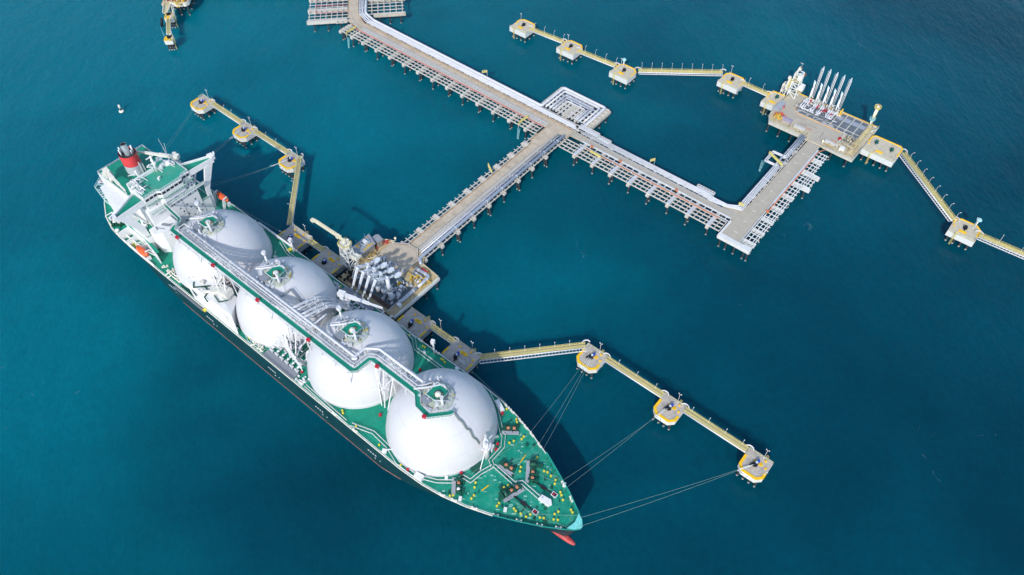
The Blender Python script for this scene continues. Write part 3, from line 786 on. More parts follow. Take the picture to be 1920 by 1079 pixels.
# bridge wings with their bulwarks and legs
for sd in (1, -1):
    y = lambda t: sd * t
    w = MB().prism([(-293.0, y(12)), (-285.4, y(12)), (-284.8, y(25.8)), (-287.0, y(26.6))], 42.6, 42.9).build('bridge_wing', GREEN, ship)
    k = MB()
    k._add([(-285.3, y(11.5), 41.2), (-284.6, y(25.9), 41.2), (-284.6, y(25.9), 44.2), (-285.3, y(11.5), 44.2), (-285.7, y(11.5), 41.2), (-285.0, y(25.9), 41.2), (-285.0, y(25.9), 44.2), (-285.7, y(11.5), 44.2)],
           [(0, 1, 2, 3), (5, 4, 7, 6), (3, 2, 6, 7), (1, 0, 4, 5), (1, 5, 6, 2), (0, 3, 7, 4)])
    k.bar((-293.4, y(12.2), 43.2), (-287.0, y(26.2), 43.2), .5, 1.6)
    k.prism([(-288.2, y(25.0)), (-284.6, y(25.6)), (-284.8, y(27.2)), (-287.6, y(27.4))], 42.4, 44.6)
    k.build('wing_bulwark', WHITE, ship, sub=w)
    k = MB()
    poly = [(25, 41.4), (20.4, 41.4), (16.9, 31), (16.0, 16), (18.2, 16), (18.9, 29)]
    vs = [(-285.6, y(t), z) for t, z in poly] + [(-284.7, y(t), z) for t, z in poly]; n = 6
    k._add(vs, [list(range(n)), list(range(2 * n - 1, n - 1, -1))] + [(i, n + i, n + (i + 1) % n, (i + 1) % n) for i in range(n)])
    k.bar((-291.5, y(13), 25.5), (-289.2, y(19), 42.5), 1.6, .6)
    k.box(-285.4, -284.7, y(12.6), y(17.4), 16, 25) if sd > 0 else None
    k.build('wing_leg', WHITE, ship, sub=w)
    MB().cyl(-286.2, y(27.9), 43.5, 44.8, .4, 8).ball(-286.2, y(27.9), 45.1, .5, 8, 4).build('wing_lamp', WHITE, ship, sub=w)
# side houses with green decks
sb = MB().box(-312, SF - .2, 12.6, 17.0, 15.5, 25.0).build('side_house', WHITE, ship)
MB().box(-311.9, SF - .3, 12.6, 16.9, 25.0, 25.12).build('boat_deck', GREEN, ship, sub=sb)
k = MB().rail([(-311.8, 16.9, 25.1), (SF - .3, 16.9, 25.1), (SF - .3, 12.7, 25.1)], 1.1, 1.5, .05); k.rail([(-284, 14.6, 35.7), (-288, 14.6, 35.7)], 1, 1.5); k.build('boat_deck_railing', WHITE, ship, sub=sb)
sb = MB().prism([(-318, -12.6), (-318, -17.0), (-297.2, -18.2), (-297.2, -12.6)], 15.5, 36.2).build('crane_house_block', WHITE, ship)
sb = MB().prism([(-297.2, -12.6), (-297.2, -18.4), (SF - .3, -18.4), (SF - .3, -12.6)], 15.5, 25).build('side_house', WHITE, ship)
MB().prism([(-297.1, -12.7), (-297.1, -18.3), (SF - .4, -18.3), (SF - .4, -12.7)], 25, 25.12).build('boat_deck', GREEN, ship, sub=sb)
k = MB().rail([(-297, -18.3, 25.1), (SF - .4, -18.3, 25.1), (SF - .4, -12.7, 25.1)], 1.1, 1.4, .06)
k.rbox(-290.5, -15.6, 25.1, 1.4, 3.2, 1.5, .3); k.bar((-296.8, -13.4, 26), (-287, -17.2, 26.4), 1.0, .5); k.build('boat_deck_railing', WHITE, ship, sub=sb)
# lower deck pit house on the starboard quarter
sb = MB()
sb.strip([(-302, -24.0), (-302, -18.8), (-289, -18.8), (-275, -21.0)], .5, 16, 21.2); sb.strip([(-302, -24.0), (-290, -24.1), (-276, -24.2)], .4, 16, 17.4)
sb.box(-296.6, -296.2, -24, -18.8, 16, 19.5); sb.box(-288.2, -287.8, -24, -18.8, 16, 19.5); sb.box(-302, -289, -19.2, -18.6, 20.8, 21.3); sb.box(-302, -289, -21.6, -21.2, 16, 17.6)
sb = sb.build('quarter_deck_coaming', WHITE, ship)
MB().strip([(-302.2, -17.9), (-289.0, -17.9), (-276.5, -19.6)], 1.4, 21.2, 21.35).build('quarter_walkway', GREEN, ship, sub=sb)
k = MB()
for t in (-22.2, -22.9): k.bar((-300, t, 16.35), (-291, t + .1, 16.35), .22)
k.build('pipe_run', YELBOL, ship, sub=sb)
# forward starboard block with its gallery leading to the catwalk
fb = MB().prism([(-283.9, -4.6), (-278.0, -4.8), (-276.4, -6.4), (-277.0, -13.4), (-279.5, -16.2), (-283.9, -16.2)], 15.5, 29.2).build('stepped_house', WHITE, ship)
k = MB().strip([(-283.6, -4.7, 36.4), (-269.6, -6.2, 37.2), (-267.0, -8.0, 38.6), (-265.6, -10.8, 39.5)], 1.3, -.2, 0); k.build('gallery', GREEN, ship, sub=fb)
k = MB().rail([(-283.6, -4.0, 36.4), (-269.3, -5.4, 37.2), (-266.3, -7.6, 38.6), (-265, -10.4, 39.5)], 1, 1.3, .06); k.rail([(-283.6, -5.4, 36.4), (-270, -6.8, 37.2), (-267.6, -8.4, 38.6), (-266.2, -10.9, 39.5)], 1, 1.3, .06); k.build('gallery_railing', WHITE, ship, sub=fb)
k = MB()
k.rbox(-280.4, -9.6, 29.2, 3.4, 1.2, .5, .5); k.rbox(-280.6, -12.5, 29.2, 4.6, .25, .3, .55); k.rbox(-281.6, -13.5, 29.2, 2.4, .3, .35, -.4); k.rbox(-278.4, -8.2, 29.2, .8, 1.4, .7, .2)
k.build('roof_gear', GRATE, ship, sub=fb)
for t in (-9.2, -10.1): pane((-276.75, t - .3), (-276.75, t + .3), 25.5, 26.1, 'porthole', sub=fb)
# afterpart: poop house with open gallery round the stern
sb = MB().prism([(-326, 13), (-331, 12), (-334, 8), (-334, -8), (-331, -12.5), (-318, -13), (-318, 13)], 15.5, 24.2).build('poop_house', WHITE, ship)
MB().prism([(-318.1, 12.9), (-325.9, 12.9), (-330.8, 11.9), (-333.8, 8), (-333.8, -8), (-330.9, -12.4), (-318.1, -12.9)], 24.2, 24.35).build('poop_deck', GREEN, ship, sub=sb)
gal = [(-316, -17), (-322, -17), (-334.2, -15), (-338.2, -9.5), (-338.2, 9.5), (-334.2, 15), (-318, 16.5)]
inn = [(-316, -13.5), (-321, -13.5), (-331.8, -12.6), (-335, -8.4), (-335, 8.4), (-331.8, 12.6), (-318, 13.2)]
k = MB()
for L in (gal, inn):
    for a, b in zip(L[:-1], L[1:]): k.bar((*a, 24.3), (*b, 24.3), .3, .4); k.bar((*a, 25.5), (*b, 25.5), .14)
for (a, b), (c, d) in zip(zip(gal[:-1], gal[1:]), zip(inn[:-1], inn[1:])):
    L = hypot(b[0] - a[0], b[1] - a[1]); n = max(2, int(L / 1.9))
    for i in range(n + 1):
        f = i / n; k.bar((a[0] + (b[0] - a[0]) * f, a[1] + (b[1] - a[1]) * f, 24.3), (c[0] + (d[0] - c[0]) * f, c[1] + (d[1] - c[1]) * f, 24.3), .3, .25)
        if i % 3 == 0: k.bar((a[0] + (b[0] - a[0]) * f, a[1] + (b[1] - a[1]) * f, 24.3), (c[0] + (d[0] - c[0]) * f, c[1] + (d[1] - c[1]) * f, 18), .2)
k.build('stern_gallery', mat('pale_rail', (.55, .72, .68), .5), ship, sub=sb)
k = MB().rbox(-335.6, -11.0, 24.6, 2.6, 1.9, .15, .95); fl = k.build('liferaft_panel', WHITE, ship, sub=sb)
MB().rbox(-335.2, -10.6, 24.75, .9, .8, .12, .95).build('panel_mark', REDP, ship, sub=sb)
# funnel
f1 = MB(); f2 = MB(); n = 40
def ring(k, z0, z1, a, b, cx=-313.6, cy=0.3):
    k._add([(cx + a * cos(2 * pi * j / n), cy + b * sin(2 * pi * j / n), z) for z in (z0, z1) for j in range(n)], [(j, (j + 1) % n, n + (j + 1) % n, n + j) for j in range(n)], True)
ring(f1, 37.4, 42.6, 4.5, 3.9)
fun = f1.build('funnel', mat('funnel_grey', (.42, .46, .50), .45, var=.05), ship)
ring(f2, 42.6, 48.6, 4.5, 3.9); f2.build('funnel_band', FRED, ship, sub=fun)
k = MB(); k._add([(-313.6 + 4.4 * cos(2 * pi * j / n), .3 + 3.8 * sin(2 * pi * j / n), 47.6) for j in range(n)], [list(range(n))]); k.build('funnel_top', mat('soot', (.03, .035, .04), .8), ship, sub=fun)
k = MB().tube([(-313.4, .5, 47.5), (-313.9, .5, 53.4)], 1.45, 20, cap=False); k.tube([(-313.9, .5, 53.39), (-313.9, .5, 53.4)], 1.2, 16)
k.build('exhaust_pipe', mat('exhaust_steel', (.50, .58, .60), .35, .5), ship, sub=fun)
MB().cyl(-313.85, .5, 52.9, 53.43, 1.15, 16).build('exhaust_mouth', BLACK, ship, sub=fun)
for dx, dy, r, h in ((-2.4, -1.6, .34, 51.4), (-1.9, -2.3, .3, 50.6), (-2.8, -.6, .28, 50.2), (1.6, 2.2, .42, 52.2), (2.2, 1.2, .24, 50.3), (.4, 2.6, .26, 50.0), (-.6, -2.6, .28, 50.2)):
    MB().tube([(-313.6 + dx, .3 + dy, 47.4), (-313.6 + dx * 1.05, .3 + dy * 1.05, h)], r, 10).build('vent_pipe', mat('pale_steel', (.6, .68, .70), .4, .3), ship, sub=fun)
k = MB().bar((-309.0, 1.5, 37.5), (-309.1, 1.5, 44), .5, .3); k.bar((-309.3, 3.0, 37.5), (-309.3, 3.0, 42), .35); k.build('funnel_ladder', WHITE, ship, sub=fun)
# provision cranes
def crane(name, base, zb, zt, tip, ztip, r=1.1, m=CREAM, cab=True):
    k = MB().cyl(base[0], base[1], zb, zt, r, 16, r * .85); p = k.build(name, m, ship)
    k = MB(); a = Vector((base[0], base[1], zt + .6)); b = Vector((tip[0], tip[1], ztip))
    L = (b - a).length; q = [a, a + (b - a) * .33, a + (b - a) * .67, b]
    for i, (u0, u1) in enumerate(zip(q[:-1], q[1:])): k.bar(u0, u1, 1.5 - .36 * i, 1.3 - .3 * i)
    k.bar(b, b - Vector((0, 0, 2.2)), .3); k.build('jib', m, ship, sub=p)
    d = (b - a).normalized(); k = MB().rbox(base[0] - d.x * 1.2, base[1] - d.y * 1.2, zt - .4, 3.2, 2.4, 2.2, atan2(d.y, d.x))
    k.rbox(base[0] + d.y * 1.7, base[1] - d.x * 1.7, zt - .2, 1.7, 1.4, 1.8, atan2(d.y, d.x)); k.build('crane_house', m, ship, sub=p)
    k = MB().lathe([(r * 1.9, zb + (zt - zb) * .75), (r * 1.9, zb + (zt - zb) * .75 + .2)], base[0], base[1], 20); k.rail([(base[0] + r * 1.9 * cos(j * pi / 5), base[1] + r * 1.9 * sin(j * pi / 5), zb + (zt - zb) * .77) for j in range(11)], 1, 2, .05); k.build('crane_platform', WHITE, ship, sub=p)
    return p
crane('provision_crane', (-300.8, 14.8), 25, 42.5, (-318.5, 3.4), 45.0, 1.2)
crane('provision_crane', (-315.2, -11.4), 37.4, 42.5, (-297.5, -13.4), 44.0, .95)
crane('manifold_crane', (-184.6, 14.6), 16, 29.5, (-167.0, 20.2), 29.5, 1.2, WHITE)
crane('manifold_crane', (-191.5, -16.0), 16, 22.5, (-175.4, -19.8), 22.5, .9, WHITE)
# radar mast
k = MB().cyl(-296.2, 3.4, 44.6, 54, .8, 12, .4); k.bar((-298, 3.4, 50.2), (-294.2, 3.4, 50.2), .5); k.bar((-298, .6, 48.2), (-298, 8.2, 48.2), .7, .5); k.bar((-298, 1.6, 52), (-298, 5.4, 52), .4); k.bar((-298, 3.4, 46), (-302, 2.4, 44.7), .4); k.bar((-298, 3.4, 48), (-293.5, 4.6, 44.7), .3)
for t in (1.2, 5.6, 7.8): k.rbox(-298 + .5, t, 48.4, .7, 1.9, .5, .5)
k.ball(-294.8, 9.2, 46.4, 1.15, 12, 6).cyl(-294.8, 9.2, 44.6, 46, .3, 8).ball(-297.6, 6.4, 49.8, .7, 10, 5)
k.bar((-294.5, 9.4, 46), (-292, 10.2, 44.8), .2)
k.build('radar_mast', WHITE, ship)
k = MB().cyl(-298.5, -4.8, 44.7, 48.4, .3, 8); k.bar((-299.5, -4.8, 47), (-294.0, -3.2, 44.8), .3); k.bar((-298.5, -6.2, 48.0), (-298.5, -3.4, 48.0), .35); k.bar((-298.5, -4.8, 47.6), (-302.5, -7.6, 45.8), .22); k.ball(-298.5, -4.8, 48.9, .65, 10, 5)
k.build('signal_mast', WHITE, ship)
k = MB().cyl(-301.2, 12.6, 37.5, 46, .16, 6).bar((-301.2, 12.6, 46), (-303.4, 12.8, 54.0), .1).bar((-301.2, 12.6, 45), (-302.6, 14.2, 51), .09).bar((-301.2, 12.6, 45), (-300.6, 12, 51), .09); k.build('whip_aerials', WHITE, ship)
# clutter of white gear aft of the wheelhouse: ventilators, lockers, frames
def clutter(name, m, boxes, seed, n, hz=(.6, 2.2), sz=(.4, 1.5), pipes=3, root=ship, sub=None, label=None):
    rr = random.Random(seed); k = MB()
    for s0, s1, t0, t1, z in boxes:
        for i in range(n):
            s = rr.uniform(s0, s1); t = rr.uniform(t0, t1); q = rr.random()
            if q < .45: k.rbox(s, t, z, rr.uniform(*sz), rr.uniform(*sz), rr.uniform(*hz), rr.choice((0, 0, 0, .3)))
            elif q < .7: k.cyl(s, t, z, z + rr.uniform(*hz), rr.uniform(sz[0] * .4, sz[1] * .4), 10)
            else:
                L = rr.uniform(1.2, 3.5); d = rr.choice(((1, 0), (0, 1))); h = z + rr.uniform(*hz)
                k.tube([(s - d[0] * L, t - d[1] * L, h), (s + d[0] * L, t + d[1] * L, h)], rr.uniform(.12, .3), 8); k.bar((s, t, z), (s, t, h), .15)
        for i in range(pipes):
            s = rr.uniform(s0, s1); t = rr.uniform(t0, t1); h = rr.uniform(*hz)
            k.arc([(s, t, z), (s, t, z + h), (s + rr.uniform(-2, 2), t, z + h), (s + rr.uniform(-2, 2), t + rr.uniform(-2, 2), z + h), (s + 1, t + 1, z)], rr.uniform(.12, .28), 8, .5)
    return k.build(name, m, root, sub=sub, label=label)
for q_, rg in enumerate(((-293, -288.5, -11, -7.5, 44.7), (-300.4, -297.8, 12.8, 16, 25.1), (-296.6, -293.5, 8.8, 12, 44.7))): clutter('vent_trunks', WHITE, [rg], 5 + q_, 13, (.8, 2.6), (.4, 1.3))
clutter('casing_gear', WHITE, [(-296.6, -293.6, -11.2, -7.6, 44.7)], 9, 9, (.8, 2.2), (.3, 1.1))
# orange lifeboats hang in the davits: things of their own
def lifeboat(sd, label):
    L = thing('lifeboat', label, 'lifeboat', (-284.9, T0 + sd * 23.2, 18.2), 'orange enclosed lifeboats', local=True)
    k = MB(); n = 14; prof = [(-4.3, .25, .5), (-3.9, .8, .8), (-3, 1.25, 1.05), (-1.5, 1.5, 1.2), (0, 1.55, 1.25), (1.5, 1.5, 1.2), (3, 1.2, 1.05), (3.9, .75, .8), (4.3, .25, .5)]
    for s, w, h in prof:
        for j in range(n):
            a = 2 * pi * j / n; k.v.append((s, w * cos(a), 1.2 + (h if sin(a) > 0 else h * .95) * sin(a)))
    for i in range(len(prof) - 1):
        for j in range(n): k.f.append([i * n + j, (i + 1) * n + j, (i + 1) * n + (j + 1) % n, i * n + (j + 1) % n]); k.sm.append(True)
    k.build('boat_hull', ORANGE, L)
    MB().box(-3.2, -1.2, -.7, .7, 2.2, 3.0).build('helm_cupola', ORANGE, L)
    k = MB()
    for s in (-2.8, -2.2, -1.6, 2.0): k.rbox(s, 0, 3.0 if s < 0 else 2.38, .35, .9, .06)
    k.build('hatch', mat('hatch_brown', (.30, .06, .03), .5), L)
    k = MB()
    for j in range(9):
        a = -4 + j; w = 1.56 * sqrt(max(0, 1 - (a / 4.4) ** 2)); 
        for q in (-1, 1): k.bar((a, q * w, 1.2), (min(4, a + 1), q * 1.56 * sqrt(max(0, 1 - (min(4, a + 1) / 4.4) ** 2)), 1.2), .12)
    k.build('fender_strip', mat('fender_dull', (.5, .12, .06), .7), L)
    return L
lifeboat(-1, 'orange enclosed lifeboat hanging in white davits on the side away from the jetty')
lifeboat(1, 'orange enclosed lifeboat hanging in white davits on the jetty side behind the bridge wing')
for sd in (-1, 1):
    for s in (-281.0, -288.6):
        k = MB(); k.bar((s, sd * 19.6, 16), (s, sd * 21.2, 21.6), .5); k.bar((s, sd * 21.2, 21.6), (s, sd * 23.4, 22.0), .5); k.bar((s + .9, sd * 19.8, 16), (s, sd * 22, 20.6), .35); k.bar((s, sd * 23.2, 22), (s, sd * 23.2, 20.6), .12)
        k.box(s - .4, s + .4, sd * 22.2, sd * 24.0, 16.0, 18.2)
        k.build('davit', WHITE, ship)
# midships starboard: cargo machinery house between the two after tanks
mh = MB().prism([(-246.5, -12.5), (-225.5, -13.2), (-218.5, -21.5), (-213.5, -23.9), (-245, -23.9), (-249.6, -22.6), (-250.5, -17)], 16, [24.5, 24.5, 22.5, 17.6, 24.0, 22, 24]).build('machinery_house', WHITE, ship)
k = MB().strip([(-246, -20.6), (-243.5, -22.6), (-238.5, -17.4)], .6, 24.4, 24.65); k.strip([(-240.5, -19.2), (-236.6, -19.6), (-235.2, -22.9), (-231.8, -23.6)], .6, 24.4, 24.65); k.strip([(-232.6, -19.6), (-228, -20.6), (-225.6, -17.6)], .5, 24.5, 24.75); k.strip([(-249, -22.4), (-240, -24.3)], .4, 22.5, 23); k.build('roof_walkway', DKGREEN, ship, sub=mh)
k = MB()
k.tube([(-248.2, -20.0, 25.2), (-242.4, -13.6, 25.2)], .55, 12); k.tube([(-237.6, -21.6, 25.3), (-231.6, -16.4, 25.3)], .75, 14); k.rbox(-233.6, -17.6, 24.5, 4.6, 2.8, 1.9, .75); k.rbox(-229, -15.6, 24.5, 5.0, 4.2, 3.4, .12); k.rbox(-242.5, -18.6, 24.5, 2.0, 1.4, 1.2, .6)
for c, d in ((-247.4, -15.6), (-249.2, -19.8), (-239.8, -21.4), (-236.0, -17.2)):
    k.arc([(c + .9 * cos(a / 3), d + .9 * sin(a / 3), 24.7) for a in range(0, 15, 2)], .12, 6, .2)
k.rbox(-222.4, -21.2, 18.5, 6.2, 3.2, 3.6, -.32)
k.build('roof_ventilators', mat('dusty_white', (.60, .60, .55), .6, var=.15, scale=1.0), ship, sub=mh)
clutter('machinery_pipework', mat('dusty_white', (.60, .60, .55)), [(-246, -228, -15.6, -8.6, 24.5)], 21, 34, (.5, 3.0), (.3, 1.3), 6, sub=mh)
clutter('machinery_pipework', RUST, [(-236, -231, -13, -9, 24.5)], 22, 6, (.5, 2.0), (.3, .9), 1, sub=mh)
# accommodation ladder stowed outboard
k = MB().bar((-259, -25.3, 15.2), (-237.2, -25.3, 15.2), .9, .35); k.rail([(-259, -25.75, 15.2), (-237.2, -25.75, 15.2)], .9, 1.2, .06); k.bar((-259, -25.1, 15.9), (-237.2, -25.1, 15.9), .1); k.build('accommodation_ladder', GRATE, ship)
MB().rbox(-236.6, -24.9, 15.4, 1.4, 1.3, .9).build('ladder_winch', YELBOL, ship)
k = MB()
for i, t in enumerate((-22.3, -23.0, -23.6)): k.bar((-256, t + .3, 16.5), (-246, t - .2, 16.5), .2); k.bar((-246, t - .2, 16.5), (-240, t - .3, 16.5), .2)
for j in range(14): k.rbox(-256 + j * 1.1, -22.8, 16.2, .25, 2.0, .4)
k.build('ladder_stowage', DKGREEN, ship)
# hull draught and load marks (rows of small white ticks)
for s in (-268.5, -239.5, -196.0, -165.5, -134.0):
    k = MB()
    for i in range(4): k.box(s + i * 1.35, s + i * 1.35 + .75, -hull_b(s, .55) - .12, -hull_b(s, .55) + .02, 8.2, 8.75)
    k.box(s + 3.4, s + 4.0, -hull_b(s, .4) - .12, -hull_b(s, .4) + .02, 5.2, 5.6); k.box(s + 6.4, s + 6.9, -hull_b(s, .4) - .12, -hull_b(s, .4) + .02, 6.4, 6.7)
    k.build('hull_mark', WHITE, ship, sub=hull)
# manifolds, both sides
for sd in (-1, 1):
    y = lambda t: sd * t
    mf = MB().box(-197.2, -177.8, y(20.6), y(24.2), 16.2, 16.9).build('manifold_tray', GRATE, ship)
    k = MB()
    for i in range(6):
        s = -195.6 + i * 3.2
        k.tube([(s, y(12), 17.9), (s, y(20.8), 17.9)], .36, 10); k.tube([(s, y(20.3), 17.9), (s, y(20.7), 17.9)], .72, 12); k.tube([(s, y(18.7), 17.9), (s, y(19.0), 17.9)], .62, 12); k.cyl(s, y(17.6), 17.9, 19.4, .22, 8); k.rbox(s, y(17.6), 19.3, .9, .5, .4)
        k.rbox(s + .9, y(20.4), 16.9, .6, 1.0, 1.0)
    k.build('manifold_flanges', PIPEW, ship, sub=mf)
    k = MB().box(-198, -176.4, y(16.6), y(17.3), 19.3, 19.5); 
    for j in range(10): k.bar((-197.5 + j * 2.3, y(17), 16), (-197.5 + j * 2.3, y(17), 19.4), .15)
    k.rail([(-198, y(16.6), 19.5), (-176.4, y(16.6), 19.5)], 1.0, 1.6, .06); k.rail([(-197.2, y(24.2), 16.9), (-177.8, y(24.2), 16.9)], 1, 1.6, .05)
    k.build('manifold_platform', GRATE, ship, sub=mf)
clutter('manifold_pipework', PIPEW, [(-196, -176, -16.5, -8.5, 16.2)], 31, 30, (.8, 4.2), (.4, 1.4), 10)
clutter('manifold_pipework', PIPEW, [(-197, -172, 8.0, 17.5, 16.2)], 33, 44, (.8, 4.5), (.4, 1.5), 14)
clutter('manifold_pipework', PIPEW, [(-173, -164, 19.5, 23.6, 16.2), (-202, -198, 19, 23.5, 16.2)], 35, 12, (.6, 2.0), (.3, 1.0), 3)
k = MB().arc([(-180.4, -9, 26), (-179.0, -10.4, 22), (-181.2, -12.2, 20), (-178.4, -14.6, 19.4), (-179.6, -17.0, 18.6)], .62, 12, 1.2); k.arc([(-193, -8, 19), (-188, -10, 19), (-186.4, -13, 18.4), (-191.6, -13.4, 18.4)], .5, 10, 1.2); k.arc([(-184, -8, 30), (-183, -10, 24), (-185.4, -12.4, 20), (-184, -16, 18)], .4, 10, 1.2); k.build('expansion_pipe', PIPEW, ship)
clutter('deck_drums', WHITE, [(-177, -172, -23.4, -19.6, 16.2)], 37, 12, (.6, 1.0), (.6, 1.1), 1)
clutter('deck_gear', CREAM, [(-205, -199, -23.5, -20.8, 16.2), (-264, -258, -23, -20.0, 16.2)], 38, 12, (.5, 1.8), (.3, 1.1), 3)
MB().cyl(-170.5, 21.6, 16.2, 17.5, .7, 10).build('blue_drum', BLUEP, ship)
# ------------------------------------------------------------------ deck walkways marked by white hand rails
def walk(name, pts, w=1.3):
    P = [(p[0], p[1], deck_z(p[0]) + .2) for p in pts]
    k = MB()
    for d in (-w / 2, w / 2):
        o = offset([(p[0], p[1]) for p in P], d)
        pr = [(x, y, deck_z(x) + .25) for x, y in o]
        for a, b in zip(pr[:-1], pr[1:]):
            a = Vector(a); b = Vector(b); u = Vector((0, 0, 1.0)); k.bar(a + u, b + u, .15, .14); k.bar(a + u * .5, b + u * .5, .07)
            n = max(1, int((b - a).length / 1.6))
            for i in range(n + 1): p = a + (b - a) * (i / n); k.bar(p, p + u, .1)
    o = k.build(name, WHITE, ship)
    MB().strip([(p[0], p[1], deck_z(p[0])) for p in pts], w, .25, .33).build('walkway_floor', GREEN, ship, sub=o)
walk('deck_walkway', [(-241, 23.0), (-233, 20.4), (-219, 20.6), (-213, 21.6)])
walk('deck_walkway', [(-168, 23.2), (-160.3, 23.7), (-152.6, 22.8), (-148.4, 19.4), (-132.0, 19.2), (-121, 22.9)])
walk('deck_walkway', [(-110.5, 23.0), (-102.6, 19.0), (-94.0, 12.0), (-92.6, 11.6), (-89.8, 7.6), (-89.8, 0.2), (-87.6, -1.2)])
walk('deck_walkway', [(-87.6, -1.2), (-89.4, -6.2), (-90.2, -11.2), (-93.6, -11.6), (-95.3, -15.6), (-100, -19.3), (-108, -22.9), (-117, -23.3), (-124.7, -20.9), (-133.6, -20.2), (-143, -23.2)])
walk('deck_walkway', [(-87.4, -.6), (-76.3, -1.6), (-74.6, .6), (-65.4, -.2)])
walk('deck_walkway', [(-171, -22.8), (-166, -23.0), (-158, -23.3), (-146, -23.6)], 1.0)
walk('deck_walkway', [(-224, -20), (-214, -20.6), (-207, -23.2), (-200, -22.9)], 1.0)
# winches
def winch(s, t, a, ndrum=2, big=False, white=False):
    ca, sa = cos(a), sin(a); z = deck_z(s) + .2
    def q(x, y): return (s + x * ca - y * sa, t + x * sa + y * ca)
    L = 2.6 * ndrum + (3.2 if big else 1.0)
    pl = MB().rbox(*q(0, 1.9), z + .5, L + .6, 1.5, .25, a)
    w = pl.build('mooring_winch' if not big else 'anchor_windlass', GREYP, ship)
    k = MB()
    for i in range(ndrum + 1):
        x = -L / 2 + i * 2.4 + .4; k.rbox(*q(x, 0), z, .35, 2.2, 1.9, a)
    k.rbox(*q(-L / 2 + ndrum * 2.4 + .9, .2), z, 1.3, 1.6, 1.7, a); k.rbox(*q(0, -.2), z, L, .5, .4, a)
    if big:
        x0, y0 = q(L / 2 - 1.6, 0); p0 = q(L / 2 - 2.2, 0); p1 = q(L / 2 - 1.0, 0)
        k.tube([(p0[0], p0[1], z + 1.4), (p1[0], p1[1], z + 1.4)], 1.5, 16); k.rbox(*q(L / 2, 0), z, 1.0, 2.8, 2.2, a); k.rbox(*q(L / 2 - 1.5, -2.6), z, 1.0, 2.4, 1.2, a)
    p0 = q(-L / 2, 0); p1 = q(L / 2, 0); k.tube([(p0[0], p0[1], z + 1.4), (p1[0], p1[1], z + 1.4)], .3, 8)
    rr = random.Random(int(s * 7 + t))
    for i in range(16): k.rbox(*q(rr.uniform(-L / 2 - .6, L / 2 + .8), rr.uniform(-2.0, 1.6)), z, rr.uniform(.3, 1.1), rr.uniform(.3, .9), rr.uniform(.5, 1.9), a)
    k.build('winch_frame', DKGREEN, ship, sub=w)
    for i in range(ndrum):
        x = -L / 2 + i * 2.4 + 1.6; p0 = q(x - .6, 0); p1 = q(x + .6, 0)
        k = MB().tube([(p0[0], p0[1], z + 1.2), (p1[0], p1[1], z + 1.2)], .68, 14)
        k.build('rope_drum', WHITE if (white and i == 0) else ROPEO, ship, sub=w)
    return w
winch(-92.6, 15.8, .64 + pi, 2)
winch(-82.8, 2.5, 0.10 + pi, 2)
winch(-92.4, -15.4, pi / 2 + .7, 2, white=True)
winch(-74.0, 6.6, pi / 2 + .62, 2, True)
winch(-75.6, -4.6, 1.25 - pi, 2, True)
# aft quarter winch with white drums
w = winch(-313.0, -19.4, .6, 2, white=False)
for ch in w.children:
    if ch.name.startswith('rope_drum'): ch.data.materials.clear(); ch.data.materials.append(CREAM)
# chains, hawse pipes, box, hatches on the foredeck
k = MB()
for (a, b), (c, d) in (((-71.2, 3.8), (-62.6, 4.3)), ((-73.4, -5.6), (-64.4, -5.4))): k.tube([(a, b, deck_z(a) + .9), (c, d, deck_z(c) + .4)], .28, 6); k.rbox((a + c) / 2, (b + d) / 2, deck_z(a) + .2, 2.2, 1.2, .9, .05)
k.build('anchor_chain', BLACK, ship)
for s, t in ((-62.0, 4.4), (-63.4, -5.4)):
    z = deck_z(s) + .2
    h = MB().box(s - 1.1, s + 1.1, t - .9, t + .9, z, z + .5).build('hawse_coaming', WHITE, ship)
    MB().box(s - .85, s + .85, t - .65, t + .65, z + .5, z + .53).build('hawse_mouth', BLACK, ship, sub=h)
    MB().rbox(s - .2, t, z + .53, .9, .5, .3, .5).build('chain_stopper', REDP, ship, sub=h)
z = deck_z(-63) + .2
k = MB().prism([(-65.4, -1.0), (-65.2, 1.0), (-61.4, 1.6), (-60.2, .4), (-61.0, -1.0)], z, z + 1.9); h = k.build('store_hatch', WHITE, ship); MB().rbox(-64.4, .3, z + 1.9, .5, .6, .08).build('hatch_mark', GREYP, ship, sub=h)
k = MB().prism([(-128.9, 23.0), (-128.0, 24.1), (-126.6, 23.2), (-127.5, 22.1)], 16.2, 17.6); k.build('deck_locker', WHITE, ship)
k = MB().rbox(-102.4, 20.8, 16.2, 5.4, 1.7, 1.8, -.42); k.build('deck_locker', WHITE, ship)
k = MB().rbox(-106.5, -22.3, 16.2, 3.6, 2.2, 1.9, .14); k.build('deck_locker', WHITE, ship)
k = MB().rbox(-124.5, -23.0, 16.2, 1.8, 1.5, 1.3, .5); k.bar((-124.3, -22.6, 17.4), (-121.6, -20.4, 18.4), .35); k.build('deck_locker', WHITE, ship)
for s, t in ((-98.2, -15.9), (-61.4, 9.8), (-72.6, -11.6), (-88.6, -18.8), (-214, 22.4)):
    z = deck_z(s) + .2; MB().rbox(s, t, z, 1.2, 1.5, 1.1, .5).build('deck_box', WHITE, ship)
